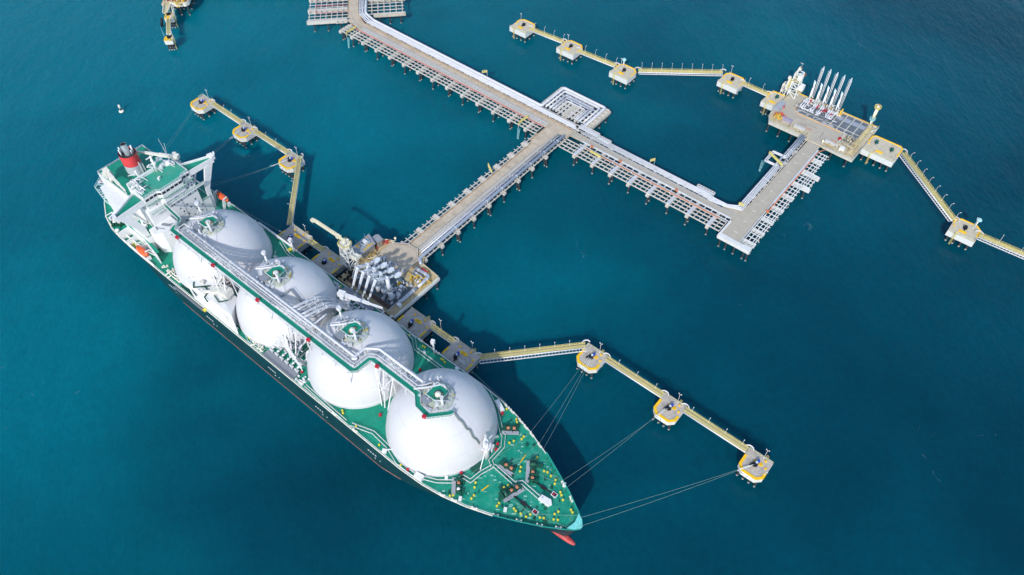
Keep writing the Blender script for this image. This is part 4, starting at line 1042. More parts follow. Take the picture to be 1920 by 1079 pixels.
# foremast
k = MB().cyl(-92.2, .6, 16.2, 29.5, 1.25, 16, 1.0); fm = k.build('foremast', WHITE, ship)
k = MB().lathe([(2.1, 25.0), (2.1, 25.2)], -92.2, .6, 16); k.rail([(-92.2 + 2.1 * cos(j * pi / 5), .6 + 2.1 * sin(j * pi / 5), 25.2) for j in range(11)], 1.1, 2, .06)
k.bar((-92.2, .6, 27), (-94.8, 3.2, 27.5), .5); k.bar((-92.2, .6, 28.6), (-92.2, 4.2, 28.6), .35); k.rbox(-93, 2.0, 25.2, .8, 1, 1.6); k.rbox(-91.4, -.6, 29.5, 1, 1, .8); k.rbox(-92.8, 1.2, 29.5, .7, .7, 1.2); k.bar((-92.2, .6, 24), (-90.4, -5.2, 17), .3); k.bar((-92.2, .6, 22), (-94.2, 5.4, 18.2), .7, .4)
k.rbox(-93.4, 4.0, 16.2, 3.0, 2.4, 2.6, .3); k.build('mast_platform', WHITE, ship, sub=fm)
k = MB().bar((-95.4, 6.4, 18.4), (-94.0, 9.8, 17.6), .8, .3); k.build('gangplank', CREAM, ship)
# other small posts and masts
for s, t, h in ((-231.6, 23.0, 9.0), (-140.6, 22.9, 9.5)):
    p = MB().cyl(s, t, 16.2, 16.2 + h, .42, 10).build('hose_post', WHITE, ship)
    k = MB().lathe([(.9, 15.9 + h), (.9, 16.1 + h)], s, t, 12); k.rbox(s, t, 16.2 + h, 1.6, 1.6, .7, .4); k.rbox(s + .3, t + .2, 15.2 + h, .7, 2.2, .5, .4); k.rbox(s, t, 14.6 + h, 1.9, .5, .5, 1.0); k.build('post_head', WHITE, ship, sub=p)
MB().ball(-144.2, 20.4, 17.2, .8, 10, 5).build('vent_cowl', WHITE, ship)
MB().ball(-216.5, -22.6, 17.0, .7, 10, 5).build('vent_cowl', WHITE, ship)
MB().ball(-308.5, -22.5, 17.2, 1.0, 10, 5).build('vent_cowl', WHITE, ship)
# life raft canisters along the port rail aft
k = MB()
for i in range(3): k.tube([(-262 + i * 2.2, 22.9, 17.2), (-260.4 + i * 2.2, 22.9, 17.2)], .55, 10)
k.build('raft_canisters', WHITE, ship)
k = MB().tube([(-258.5, 24.0, 18.2), (-233.6, 24.0, 18.2)], .4, 8); k.build('hose_boom', WHITE, ship)
MB().rbox(-234.6, 22.6, 16.2, 1.6, 2.2, .5).build('gangway_base', YELBOL, ship)
k = MB().bar((-249, 21.6, 16.4), (-243, 18.8, 16.4), .5); k.bar((-238, 16.2, 16.4), (-237.4, 17.2, 18.4), .3); k.rbox(-236.4, 15.4, 16.2, 1.6, .9, .8, .5); k.build('deck_pipe', PIPEW, ship)
# red fire boxes round the tank feet
for s, t in ((-231.0, 13.4), (-139.6, 13.0), (-137.2, -12.8), (-92.2, 7.4), (-99.5, 19.0), (-112.0, -22.9), (-95.2, -10.8), (-177.4, -19.2), (-91.2, 5.2)):
    q = (t - TT) / hypot(t - TT, 20)
    MB().rbox(s, t, deck_z(s) + .2, 1.0, .9, 1.2, .3).build('fire_box', REDP, ship)
# bollards: yellow topped mooring bitts
BIT = [(-92.3, -20.5), (-91.5, -19.6), (-88.3, -10.4), (-87.3, -12.1), (-85.3, -16.2), (-85.4, -14.7), (-75.9, -12.5), (-76.0, -11.2), (-70.3, -9.4), (-69.2, -9.7), (-67.1, -9.4), (-64.8, -9.1), (-64.1, -7.4), (-60.6, -6.2), (-59.4, -5.5), (-56.2, -3.7), (-54.9, -2.9), (-57.2, -1.8), (-56.7, -0.2), (-53.4, 3.2), (-52.4, 2.7), (-58.1, 4.5), (-59.7, 5.7), (-60.7, 6.4), (-64.4, 7.8), (-65.1, 9.2), (-67.5, 9.5), (-69.5, 9.9), (-70.8, 9.5), (-78.0, 3.7), (-78.9, 5.3), (-76.3, 11.1), (-76.4, 12.4), (-78.6, -5.2), (-77.9, -3.6),
       (-93.4, 20.5), (-92.4, 19.6), (-86.2, 16.2), (-86.2, 14.9), (-88.1, 12.3), (-88.9, 10.6), (-147.0, 22.4), (-146.0, 22.6), (-136.3, 22.6), (-135.3, 22.7), (-134.0, 22.3), (-155.4, 22.9), (-209.5, -21.6), (-208.3, -22.3), (-150.5, -21.2), (-149.4, -21.8), (-141, -22.6), (-128.0, -22.5), (-115.4, -23.3), (-199, 22.6), (-99.4, 21.6)]
for s, t in BIT:
    z = deck_z(s) + .2; MB().cyl(s, t, z, z + .8, .32, 10).cyl(s, t, z + .8, z + 1.0, .44, 10).build('bollard', YELBOL, ship)
k = MB(); rr = random.Random(77)
for i in range(46):
    s = rr.uniform(-96, -56); b = interp(DECKP, s) - 1.6; t = rr.uniform(-b, b)
    if (s - TS[3]) ** 2 + t * t < 26 ** 2: continue
    z = deck_z(s) + .2; k.rbox(s, t, z, rr.uniform(.4, 1.4), rr.uniform(.3, .9), rr.uniform(.15, .8), rr.uniform(0, 3))
k.build('deck_fittings', DKGREEN, ship)
k = MB(); 
for i in range(90):
    s = rr.uniform(-98, -62); b = interp(DECKP, s) - 2; t = rr.uniform(-b, b)
    if (s - TS[3]) ** 2 + t * t < 27 ** 2: continue
    z = deck_z(s) + .27; k.rbox(s, t, z, rr.uniform(.5, 1.6), rr.uniform(.25, .7), .02, .65)
k.build('worn_paint_patches', mat('worn_paint', (.22, .50, .41), .7, var=.3, scale=3), ship)
MB().rbox(-84.2, -9.6, deck_z(-84) + .2, .35, 3.4, .3, -.2).build('roller_bar', YELLOW, ship)
MB().rbox(-80.6, 8.8, deck_z(-80) + .2, .35, 4.0, .3, .1).build('roller_bar', YELLOW, ship)
MB().cyl(-92.6, -5.4, 16.3, 16.9, 2.3, 24).build('hose_reel_base', DKGREEN, ship)
clutter('deck_gear', WHITE, [(-262, -256, 20.5, 23.5, 16.2)], 51, 12, (.5, 2.0), (.4, 1.2), 2)
clutter('deck_gear', CREAM, [(-272, -264, -22.6, -20.4, 16.2)], 52, 10, (.5, 1.6), (.4, 1.1), 2)
# ensign staff arm at the starboard quarter, white rail post
k = MB().bar((-322.4, -20.6, 16.4), (-319.2, -17.6, 19.0), .3); k.rbox(-318.4, -17.2, 16.2, 1.6, 1.6, 2.6, .4); k.build('quarter_davit', WHITE, ship)
SITE[0] = True
# ------------------------------------------------------------------ small jetty things: lamps
def lamp_proto(h, arm, label):
    L = thing('lamp_post', label, 'lamp post', (0, 0, 0), local=True)
    MB().cyl(0, 0, 0, h, .07, 8, .05).cyl(0, 0, 0, .3, .25, 8).build('pole', WHITE, L)
    MB().tube([(0, 0, h - .1), (0, arm * .4, h + .35), (0, arm, h + .4)], .05, 6).build('lamp_arm', WHITE, L)
    MB().box(-.14, .14, arm * .7, arm * 1.2, h + .32, h + .5).build('lamp_head', mat('lamp_grey', (.68, .78, .80), .4), L)
    return L
LAMP = None; NLAMP = None; TLAMP = None
ORD = ['first', 'second', 'third', 'fourth', 'fifth', 'sixth', 'seventh', 'eighth', 'ninth', 'tenth']
def lamp(o, rot, label, group):
    global LAMP, NLAMP
    if 'near' in group:
        if NLAMP is None:
            NLAMP = lamp_proto(1.9, .7, label); NLAMP.location = W(*site(o)); NLAMP.rotation_euler = (0, 0, ANG + rot); NLAMP['group'] = group; return NLAMP
        return dup(NLAMP, o, rot, label, group)
    if LAMP is None:
        LAMP = lamp_proto(3.6, 1.1, label); LAMP.location = W(*site(o)); LAMP.rotation_euler = (0, 0, ANG + rot); LAMP['group'] = group; return LAMP
    return dup(LAMP, o, rot, label, group)
def tlamp(o, rot, label):
    global TLAMP
    if TLAMP is None:
        L = thing('light_mast', label, 'light mast', (0, 0, 0), local=True)
        MB().cyl(0, 0, 0, 6.6, .08, 8, .06).cyl(0, 0, 0, .4, .25, 8).build('pole', WHITE, L)
        k = MB().bar((-.7, 0, 6.6), (.7, 0, 6.6), .09); k.build('crossarm', WHITE, L)
        for s in (-.6, .6): MB().rbox(s, .1, 6.6, .32, .32, .28).build('floodlight', mat('lamp_grey', (.68, .78, .80)), L)
        TLAMP = L; L.location = W(*site(o)); L.rotation_euler = (0, 0, ANG + rot); L['group'] = 'light masts on the dolphins'; return L
    return dup(TLAMP, o, rot, label, 'light masts on the dolphins')

# ------------------------------------------------------------------ dolphins
def hook(root, x, y, z, a, m=NAVY, motor=True):
    k = MB().cyl(x, y, z, z + .35, 1.15, 12); k.rbox(x, y, z + .35, 1.7, 1.5, 1.0, a)
    ca, sa = cos(a), sin(a)
    for d in (-.35, 0, .35): k.rbox(x + ca * 1.2 - sin(a + d) * 0, y + sa * 1.2 + d * 1.4, z + .3, 1.6, .35, .7, a + d)
    h = k.build('mooring_hook', m, root)
    if motor:
        MB().rbox(x - .5 * ca + .2, y - .5 * sa + 1.2, z + .3, .95, .95, 1.5, a).build('capstan_motor', BLUEP, root, sub=h)
        MB().rbox(x + .25, y + .45, z + 1.4, .75, .75, .55, a).build('control_cabinet', LBLUE, root, sub=h)
    return h
def dolphin(name, label, cat, c, hw, d0, d1, ch, zt, th, group, rot=0.0, sign=None, face=None, hooks=((0, -.6, -pi / 2 - .7),), hm=NAVY, motor=True, topm=CONCD, sidem=CONCW, yellow='front', npile=4, fender=False):
    """platform with its front (chamfered) edge towards local -y; c = (u, v)"""
    D = thing(name, label, cat, (c[0], c[1], 0), group, local=True, rot=rot)
    poly = [(-hw + ch, -d0), (hw - ch, -d0), (hw, -d0 + ch), (hw, d1), (-hw, d1), (-hw, -d0 + ch)] if ch > .01 else [(-hw, -d0), (hw, -d0), (hw, d1), (-hw, d1)]
    MB().prism(poly, zt - th, zt - .02).build('pile_cap', sidem, D)
    sc = [(x * .985, y * .985) for x, y in poly]; MB().prism(sc, zt - .02, zt).build('deck_slab', topm, D)
    xs = [(-hw + 1.2) + (2 * hw - 2.4) * i / (npile - 1) for i in range(npile)]
    for j, y in enumerate((-d0 + 1.1, (d1 - d0) / 2, d1 - 1.1)):
        for i, x in enumerate(xs):
            if j == 1 and i not in (0, npile - 1): continue
            MB().tube([(x * .97, y * .96, -3), (x * .9, y * .88, zt - th + .1)], .5, 12).build('pile', PILE, D)
    e = .42
    if yellow == 'front':
        pts = [(-hw + e, 1.8), (-hw + e, -d0 + ch + .1), (-hw + ch + .1, -d0 + e), (hw - ch - .1, -d0 + e), (hw - e, -d0 + ch + .1), (hw - e, -.6)]
        MB().strip(pts, .75 if rot else 1.1, zt, zt + .22).build('edge_kerb', YELLOW, D)
    else:
        for x in (-hw + e, hw - e): MB().strip([(x, -d0 + .6), (x, -d0 + 4.6)], .75, zt, zt + .22).build('edge_kerb', YELLOW, D)
    for h in hooks: hook(D, h[0], h[1], zt, h[2], hm, motor)
    k = MB()
    k.strip([(2.1 * cos(a) + hooks[0][0], 2.1 * sin(a) + hooks[0][1]) for a in [-2.9 + .25 * i for i in range(11)]], .22, zt, zt + .006); k.build('painted_arc', mat('worn_ochre', (.55, .42, .20), .8, var=.25), D)
    if sign:
        sx, sy = .6, d1 - 3.6
        pl = MB().prism([(sx - 1.9, sy - .75), (sx + 1.5, sy - .75), (sx + 2.0, sy), (sx + 1.5, sy + .75), (sx - 1.5, sy + .75), (sx - 2.0, sy)], zt, zt + .3).build('name_plate', YELLOW, D)
        if sign.strip(): text_mesh('plate_lettering', sign, 1.05, INK, D, (sx, sy, zt + .32), 0, 0, sub=pl)
    if face:
        pl = MB().box(-hw + ch + .1, 1.6, -d0 - .1, -d0 - .01, zt - th + .15, zt - .25).build('face_board', mat('board_white', (.80, .84, .84), .5, var=.04), D)
        text_mesh('board_lettering', face, 1.7, INK, D, (-1.4, -d0 - .13, zt - th * .55), 0, pi / 2, sub=pl)
    for x, y in ((-3.2, d1 - 1.9), (2.6, d1 - 1.2), (hw - 1.3, 1.2)):
        if yellow != 'front' or x > 0: MB().rbox(x, y, zt, .85, .85, .45, .2).build('service_box', YELLOW, D)
    k = MB().rail([(-hw + .2, d1 - .15, zt), (hw - .2, d1 - .15, zt)], 1.15, 1.5, .055)
    k.rail([(-hw + .15, d1 - .15, zt), (-hw + .15, d1 - 3.2, zt)], 1.15, 1.5, .055) if yellow == 'front' else None
    k.build('guard_rail', mat('rail_ivory', (.66, .66, .46), .5), D)
    # caged access ladder on the back
    k = MB(); x = hw * .42
    for dx in (-.3, .3): k.bar((x + dx, d1 + .25, -.5), (x + dx, d1 + .25, zt + 1.2), .12)
    for i in range(14): k.bar((x - .3, d1 + .25, i * .75), (x + .3, d1 + .25, i * .75), .08)
    for i in range(4): k.strip([(x - .5, d1 + .2), (x - .45, d1 + 1.0), (x, d1 + 1.2), (x + .45, d1 + 1.0), (x + .5, d1 + .2)], .12, zt - 2.4 + i * 1.1, zt - 2.3 + i * 1.1)
    k.build('access_ladder', YRAIL, D)
    if fender:
        for x in (-hw * .5, hw * .5):
            k = MB().rbox(x, -d0 - .75, zt - 4.2, 3.2, .5, 4.0); k.tube([(x, -d0 - .5, zt - 2), (x, -d0, zt - 2)], .8, 12); k.build('fender', BLACK, D)
            k = MB().bar((x - 1.5, -d0 - .6, zt - .4), (x - 2.4, -d0 + .2, zt + .1), .14); k.bar((x + 1.5, -d0 - .6, zt - .4), (x + 2.4, -d0 + .2, zt + .1), .14); k.build('fender_chain', mat('chain_pale', (.7, .75, .75)), D)
    return D
LG = 'mooring dolphins of the near berth'
for i, (u, rope) in enumerate(((-89.5, 1), (-49.7, 2), (-9.8, 3))):
    n = ['M.D.1', 'M.D.2', 'M.D.3'][i]
    lab = ['square mooring dolphin with a yellow kerb where the long level walkway from the berth ends', 'square mooring dolphin with a yellow kerb in the middle of the three off the bow', 'square mooring dolphin with a yellow kerb at the lower right end of the bow walkways'][i]
    dolphin('mooring_dolphin', lab, 'dolphin', (u, 163.8), 5.35, 5.5, 5.3, 2.3, 10, 2.9, LG, 0, n, 'M  %d' % (i + 1), hooks=((-.2, .2, -pi / 2 - .75),))
    tlamp((u + 1.2, 168.7, 10), 0, ['thin light mast on the dolphin where the long level walkway ends', 'thin light mast on the middle dolphin of the three off the bow', 'thin light mast on the lowest dolphin at the right'][i])
for i, u in enumerate((-289.2, -328.6, -367.4)):
    lab = ['mooring dolphin with yellow kerb where the walkway off the stern bends towards the berth', 'mooring dolphin with yellow kerb halfway along the walkways off the stern', 'mooring dolphin with yellow kerb at the upper left end of the walkways off the stern'][i]
    dolphin('mooring_dolphin', lab, 'dolphin', (u, 163.9), 5.5, 5.3, 5.4, 2.4, 10, 2.9, LG, 0, 'M.D.%d' % (4 + i), 'M  %d' % (4 + i), hooks=((-.4, .2, -pi / 2 - .75 - 1.2),))
    tlamp((u + .8, 169, 10), 0, ['thin light mast on the dolphin where the walkway off the stern bends', 'thin light mast on the middle dolphin off the stern', 'thin light mast on the upper left end dolphin off the stern'][i])
BG = 'breasting dolphins of the near berth'
BDL = ['grey breasting platform nearest the bow, next to the long level walkway', 'grey breasting platform beside the third tank, between the loading platform and the bow', 'grey breasting platform beside the second tank, next to the white gangway tower', 'grey breasting platform nearest the stern, beside the aftmost tank']
for i, u in enumerate((-134.0, -161.5, -219.0, -243.8)):
    dolphin('breasting_dolphin', BDL[i], 'dolphin', (u, 128.5), 7.4, 5.0, 5.0, 0, 11, 3.2, BG, 0, 'B.D.%d' % (i + 1), None, hooks=((-1.0, -2.2, -pi / 2 + (.6 if i < 2 else -2.4)),), yellow='sides', fender=True, sidem=mat('concrete_grey_blue', (.36, .40, .42), .8, var=.15, scale=.6, stain=(.2, .22, .23), stain_scale=.5, stain_amt=.5))
# the far berth: dolphins face the open water (north-east)
RG = 'dolphins of the far berth'
FB = [(-194.6, 345.0, 'far berth dolphin with a white round beacon where the level walkway begins'), (-234.4, 344.6, 'far berth dolphin in the middle of the upper row of three'), (-272.0, 344.2, 'far berth dolphin at the upper left end of the row'), (-139.4, 378.6, 'far berth dolphin with a black fender at the right end of the level walkway'), (10.6, 344.7, 'lone far berth dolphin at the right, below the long slanting walkway')]
for i, (u, v, lab) in enumerate(FB):
    dolphin('mooring_dolphin', lab, 'dolphin', (u, v), 6.6, 6.2, 6.4, 2.6, 10, 3.3, RG, pi, ' ', None, hooks=((.4, -.6, pi / 2),), hm=NAVY, motor=False, topm=mat('concrete_cream', (.52, .48, .38), .8, var=.14, scale=.6, stain=(.40, .30, .15), stain_scale=.35, stain_amt=.55), sidem=mat('dolphin_white', (.60, .63, .62), .7, var=.08, scale=.8), fender=(i == 3))
    tlamp((u - (3.4 if i < 4 else -2.4), v + (1.5 if i < 3 else 3.5), 10), pi, ['thin light mast on the far dolphin at the left end of the level walkway', 'thin light mast on the far dolphin in the middle of the upper row', 'thin light mast on the far dolphin at the upper left end of the row', 'thin light mast on the far dolphin at the right end of the level walkway', 'thin light mast on the lone far dolphin at the right'][i])
RBL = ['far berth breasting platform with one green hook, left of the loading platform', 'long far berth breasting platform with two green hooks, right of the loading platform']
CRM = MATS['concrete_cream']; DW = MATS['dolphin_white']
dolphin('breasting_dolphin', RBL[0], 'dolphin', (-110.6, 377.6), 5.9, 6.8, 7.0, 2.2, 10.6, 3.2, RG, pi, ' ', None, hooks=((0.4, -2.4, pi / 2),), hm=GREENH, motor=False, topm=CRM, sidem=DW, fender=True)
dolphin('breasting_dolphin', RBL[1], 'dolphin', (-45.2, 376.2), 9.0, 7.9, 7.9, 1.8, 10.6, 3.4, RG, pi, ' ', None, hooks=((-4.2, -1.4, pi / 2), (4.8, -2.2, pi / 2)), hm=GREENH, motor=False, topm=CRM, sidem=DW, npile=5, fender=True)
# beacons on posts
for (u, v, lab) in ((-197.6, 348.6, 'round pale beacon on a post at the left end of the level far walkway'), (13.6, 349.2, 'round pale beacon on a post at the lone right dolphin')):
    B = thing('beacon_post', lab, 'beacon', (u, v, 10), 'beacons of the far berth', local=True)
    MB().cyl(0, 0, 0, 4.4, .3, 10).build('post', WHITE, B); MB().lathe([(.6, 4.4), (1.3, 4.8), (1.3, 5.2), (.8, 5.8), (.1, 6.0)], 0, 0, 14).build('lantern', mat('lantern_aqua', (.32, .62, .66), .35), B)

# ------------------------------------------------------------------ walkways between the dolphins
def walkway(label, p, q, z=10.7, w=1.9, far=False, truss_side=0, group='walkway bridges'):
    p = Vector(p); q = Vector(q); mid = (p + q) / 2; L = (q - p).length; a = atan2((q - p).y, (q - p).x)
    T = thing('walkway_bridge', label, 'walkway', (mid.x, mid.y, z), group, local=True, rot=a)
    k = MB().box(-L / 2, L / 2, -w / 2, w / 2, -.12, 0); k.build('grating_deck', OLIVE, T)
    k = MB()
    for y in (-w / 2, w / 2):
        k.bar((-L / 2, y, 1.1), (L / 2, y, 1.1), .1); k.bar((-L / 2, y, .55), (L / 2, y, .55), .08)
        n = int(L / 2)
        for i in range(n + 1): k.bar((-L / 2 + L * i / n, y, 0), (-L / 2 + L * i / n, y, 1.1), .07)
        k.box(-L / 2, L / 2, y - .08, y + .08, 0, .15)
    k.build('side_rails', YRAIL, T)
    k = MB()
    for y in (-w / 2 - .32, w / 2 + .2): k.tube([(-L / 2, y, -.45), (L / 2, y, -.45)], .28, 10)
    k.tube([(-L / 2, 0, -1.5), (L / 2, 0, -1.5)], .22, 8)
    n = max(4, int(L / 2.4))
    for i in range(n):
        x0 = -L / 2 + L * i / n; x1 = -L / 2 + L * (i + .5) / n
        for y in (-w / 2 - .32, w / 2 + .2): k.bar((x0, y, -.45), (x1, 0, -1.5), .14); k.bar((x1, 0, -1.5), (x0 + L / n, y, -.45), .14)
    k.build('tube_truss', WHITE, T)
    k = MB()
    for y, r in ((.25, .09), (.5, .07), (-.35, .07)): k.tube([(-L / 2, y, .12), (L / 2, y, .12)], r, 6)
    k.build('cable_pipe', mat('cable_ochre', (.50, .44, .22), .6), T)
    if truss_side:
        k = MB(); y = truss_side * (w / 2 + 1.9); k.bar((-L / 2, y, -.5), (L / 2, y, -.5), .3); n = int(L / 1.5)
        for i in range(n + 1): k.bar((-L / 2 + L * i / n, truss_side * w / 2, -.5), (-L / 2 + L * i / n, y, -.5), .16)
        k.build('outrigger_ladder', WHITE, T)
    # white hooped rails at both ends
    for e in (-1, 1):
        k = MB(); x = e * L / 2; k.arc([(x - e * 1.5, w / 2, .9), (x - e * .2, w / 2 + 1.2, .9), (x + e * 1.6, w / 2 + 1.0, .9), (x + e * 2.2, w / 2, .9)], .16, 8, 1)
        k.arc([(x - e * 1.5, w / 2, .4), (x - e * .2, w / 2 + 1.2, .4), (x + e * 1.6, w / 2 + 1.0, .4), (x + e * 2.2, w / 2, .4)], .1, 6, 1)
        k.build('hooped_rails', WHITE, T)
    return T
WB = {}
walkway('walkway bridge running almost level from the berth to the first bow dolphin', (-127.2, 132.6), (-95.0, 167.6), truss_side=-1)
walkway('sloping walkway bridge between the first and second dolphins off the bow', (-84.0, 167.4), (-55.0, 167.4))
walkway('sloping walkway bridge between the second dolphin off the bow and the lowest one', (-44.4, 167.4), (-15.2, 167.4))
walkway('walkway bridge between the two upper dolphins off the stern', (-361.8, 167.6), (-334.2, 167.4))
walkway('walkway bridge between the middle stern dolphin and the bend', (-323.2, 167.4), (-294.6, 167.4))
walkway('steep walkway bridge from the stern bend down to the berth platform', (-287.0, 169.0), (-252.6, 132.6))
walkway('short footbridge over the gap between the two platforms beside the fore tanks', (-154.4, 131.8), (-141.2, 131.8), z=11.1)
walkway('short footbridge over the gap between the two platforms beside the after tanks', (-236.6, 131.6), (-226.0, 131.6), z=11.1)
walkway('far walkway bridge at the upper left, between the first two dolphins of the row', (-265.6, 343.4), (-241.0, 345.4))
walkway('far walkway bridge between the second and third dolphins of the upper row', (-227.8, 343.6), (-201.2, 345.6))
walkway('long level far walkway bridge with an open ladder frame along one side', (-188.0, 350.2), (-147.4, 381.0), truss_side=-1)
walkway('short far walkway bridge joining the loading platform dolphin on its left', (-133.0, 379.0), (-116.4, 379.0))
walkway('long slanting far walkway bridge down to the lone right dolphin', (-35.4, 379.6), (4.2, 346.6), truss_side=-1)
walkway('far walkway bridge leaving the picture at the right edge', (17.0, 344.2), (64, 346.6), truss_side=-1)
walkway('narrow walkway bridge at the top left corner between two small dolphins', (-455.2, 203.2), (-440.8, 193.4))
def lamps_on(p, q, n, f0, f1, side, z, name, group):
    p = Vector(p); q = Vector(q); d = (q - p).normalized(); a = atan2(d.y, d.x); nn = Vector((-d.y, d.x)) * side
    for i in range(n):
        c = p + (q - p) * (f0 + (f1 - f0) * (i / max(1, n - 1))) + nn * 1.05
        lamp((c.x, c.y, z), a if side > 0 else a + pi, name % ORD[i], group)
lamps_on((-188, 350.2), (-147.4, 381), 9, .04, .99, 1, 10.7, '%s white lamp post from the left on the long level far walkway', 'lamp posts on the far walkways')
lamps_on((-35.4, 379.6), (4.2, 346.6), 8, .1, .98, 1, 10.7, '%s white lamp post from the top on the long slanting far walkway', 'lamp posts on the far walkways')
lamps_on((-265.6, 343.4), (-241, 345.4), 4, .1, .98, 1, 10.7, '%s white lamp post from the left between the first two upper dolphins', 'lamp posts on the far walkways')
lamps_on((-227.8, 343.6), (-201.2, 345.6), 4, .15, .98, 1, 10.7, '%s white lamp post from the left between the second and third upper dolphins', 'lamp posts on the far walkways')
lamps_on((-133, 379), (-116.4, 379), 2, .2, .75, 1, 10.7, '%s white lamp post on the short far walkway left of the loading platform', 'lamp posts on the far walkways')
lamps_on((17, 344.2), (64, 346.6), 4, .2, .85, 1, 10.7, '%s white lamp post on the walkway leaving at the right edge', 'lamp posts on the far walkways')
lamps_on((-127.2, 132.6), (-95, 167.6), 6, .15, .85, 1, 10.7, '%s small lamp post from the ship on the level walkway off the bow', 'lamp posts on the near walkways')
lamps_on((-84, 167.4), (-55, 167.4), 3, .2, .85, 1, 10.7, '%s small lamp post on the walkway between the first two bow dolphins', 'lamp posts on the near walkways')
lamps_on((-44.4, 167.4), (-15.2, 167.4), 4, .1, .9, 1, 10.7, '%s small lamp post on the walkway to the lowest dolphin', 'lamp posts on the near walkways')
lamps_on((-287, 169), (-252.6, 132.6), 4, .25, .75, -1, 10.7, '%s small lamp post on the steep walkway from the stern bend', 'lamp posts on the near walkways')
lamps_on((-361.8, 167.6), (-334.2, 167.4), 2, .35, .6, 1, 10.7, '%s small lamp post on the upper left stern walkway', 'lamp posts on the near walkways')
lamps_on((-323.2, 167.4), (-294.6, 167.4), 2, .3, .6, 1, 10.7, '%s small lamp post on the stern walkway before the bend', 'lamp posts on the near walkways')
lamp((-5.0, 162.6, 10), -pi / 2, 'lamp post leaning out over the right edge of the lowest dolphin', 'lamp posts on the near walkways')
for (u, v, lab) in ((-150.2, 133.4, 'lamp mast behind the platform beside the third tank'), (-131.5, 133.4, 'lamp mast behind the platform nearest the bow'), (-240.4, 133.4, 'lamp mast behind the platform nearest the stern')): tlamp((u, v, 11), 0, lab)
# ------------------------------------------------------------------ pile trestles
ZD = 10.5
def bent(T, c, axis, a0, a1, piles, z=ZD, top=CONCB, capw=1.7):
    """a pile cap across the trestle at c, from a0 to a1 on the cross axis, on its piles"""
    def P(al, cr): return (al, cr) if axis == 'u' else (cr, al)
    p, q = P(c - capw / 2, a0), P(c + capw / 2, a1)
    MB().box(p[0], q[0], p[1], q[1], z - 2.3, z - .75).build('pile_cap', top, T)
    for cr, rake in piles:
        b = P(c, cr + rake); t = P(c, cr)
        for d in (-.0,): MB().tube([(b[0], b[1], -3), (t[0], t[1], z - 2.2)], .46, 10).build('pile', PILE, T)
def rack(T, axis, a0, a1, longs, step, z=ZD, name='pipe_rack_beams', m=CONCB, w=.42, cross=None, cw=.34):
    k = MB(); P = lambda al, cr: (al, cr) if axis == 'u' else (cr, al)
    for c in longs: k.bar((*P(a0, c), z - .5), (*P(a1, c), z - .5), w, .55)
    n = max(1, int(abs(a1 - a0) / step)); lo, hi = cross or (min(longs), max(longs))
    for i in range(n + 1):
        al = a0 + (a1 - a0) * i / n; k.bar((*P(al, lo), z - .2), (*P(al, hi), z - .2), cw, .26)
    return k.build(name, m, T)
# main trestle, western part
T1 = thing('pipe_trestle', 'long concrete pipe trestle from the upper left bend to the junction, with open beam rack', 'jetty', (-275, 276, 0), 'pipe trestles')
MB().prism([(-364.4, 276.4), (-350, 273.6), (-184.5, 273.6), (-184.5, 280.6), (-352.5, 280.6), (-357.4, 282.4), (-363.9, 287.6)], ZD - .8, ZD).build('road_deck', CONC, T1)
k = MB().strip([(-363.9, 287.4), (-357.4, 282.2), (-352.4, 280.5), (-186, 280.5)], .45, ZD, ZD + .22); k.build('road_kerb', KERB, T1)
MB().box(-350, -200, 273.7, 277.0, ZD + .004, ZD + .16).build('cable_trench_cover', CONCL, T1)
k = MB()
for i in range(58): k.rbox(-348 + i * 2.55, 275.3, ZD + .16, .18, 2.9, .12)
for v in (273.9, 276.8): k.box(-350, -201, v - .1, v + .1, ZD + .16, ZD + .4)
k.build('trench_cleats', GREYP, T1)
rack(T1, 'u', -360, -201, (265.8, 268.3, 270.9, 273.3), 2.95)
rack(T1, 'u', -352, -184, (281.6, 284.2, 286.6), 3.0, name='pipe_bearers', m=CONCB)
caps = [-359.7, -349.2] + [-339.2 + 11.95 * i for i in range(12)]
for i, c in enumerate(caps): bent(T1, c, 'u', 265.0, 287.2, ((266.6, -1.6), (270.5, 0), (284.5, 1.2)) if i % 2 else ((267.2, -1.0), (269.2, -2.2), (284.5, 1.2)))
k = MB().rail([(-362, 277.2, ZD), (-350, 273.7, ZD), (-201, 273.7, ZD)], 1.1, 2.5, .05); k.build('guard_rail', OFFW, T1)
k = MB()
for i in range(13): k.box(-344.5 + i * 12.0, -344.4 + i * 12.0, 277.2, 280.2, ZD, ZD + .012)
for i in range(5): k.box(-198 + i * 6.5, -197.9 + i * 6.5, 273.8, 280.2, ZD, ZD + .012)
k.build('slab_joints', mat('joint_dark', (.16, .14, .11), .9), T1)
# northern leg with the open grids on both sides
T2 = thing('pipe_trestle', 'trestle leg leaving the picture at the top with wide open beam grids on both sides', 'jetty', (-372, 285, 0), 'pipe trestles')
E1 = Vector((-.719, .695)); E2 = Vector((.695, .719)); B0 = Vector((-363.4, 280.6))      # along the leg (away), across it (to the east)
def N(a, b): p = B0 + E1 * a + E2 * b; return (p.x, p.y)
MB().prism([N(1, -3.6), N(60, -3.6), N(60, 3.0), N(1, 3.4)], ZD - .8, ZD - .01).build('road_deck', CONC, T2)
MB().strip([N(2, -3.5), N(60, -3.5)], .3, ZD, ZD + .25).build('road_kerb', KERB, T2)
k = MB()
for b in (-7.2, -10.6, -14.2, -17.8, -21.4, -25.0, -28.6): k.bar((*N(0.5 if b < -14 else -5, b), ZD - .5), (*N(26.5, b), ZD - .5), .42, .5)
for a in (-5, -2, 1, 4.4, 7.8, 11.2, 14.6, 18, 21.4, 24.8, 26.5):
    k.bar((*N(a, -3.8), ZD - .2), (*N(a, -29.4 if a > 0 else -11), ZD - .2), .34, .26)
k.build('beam_grid', CONCB, T2)
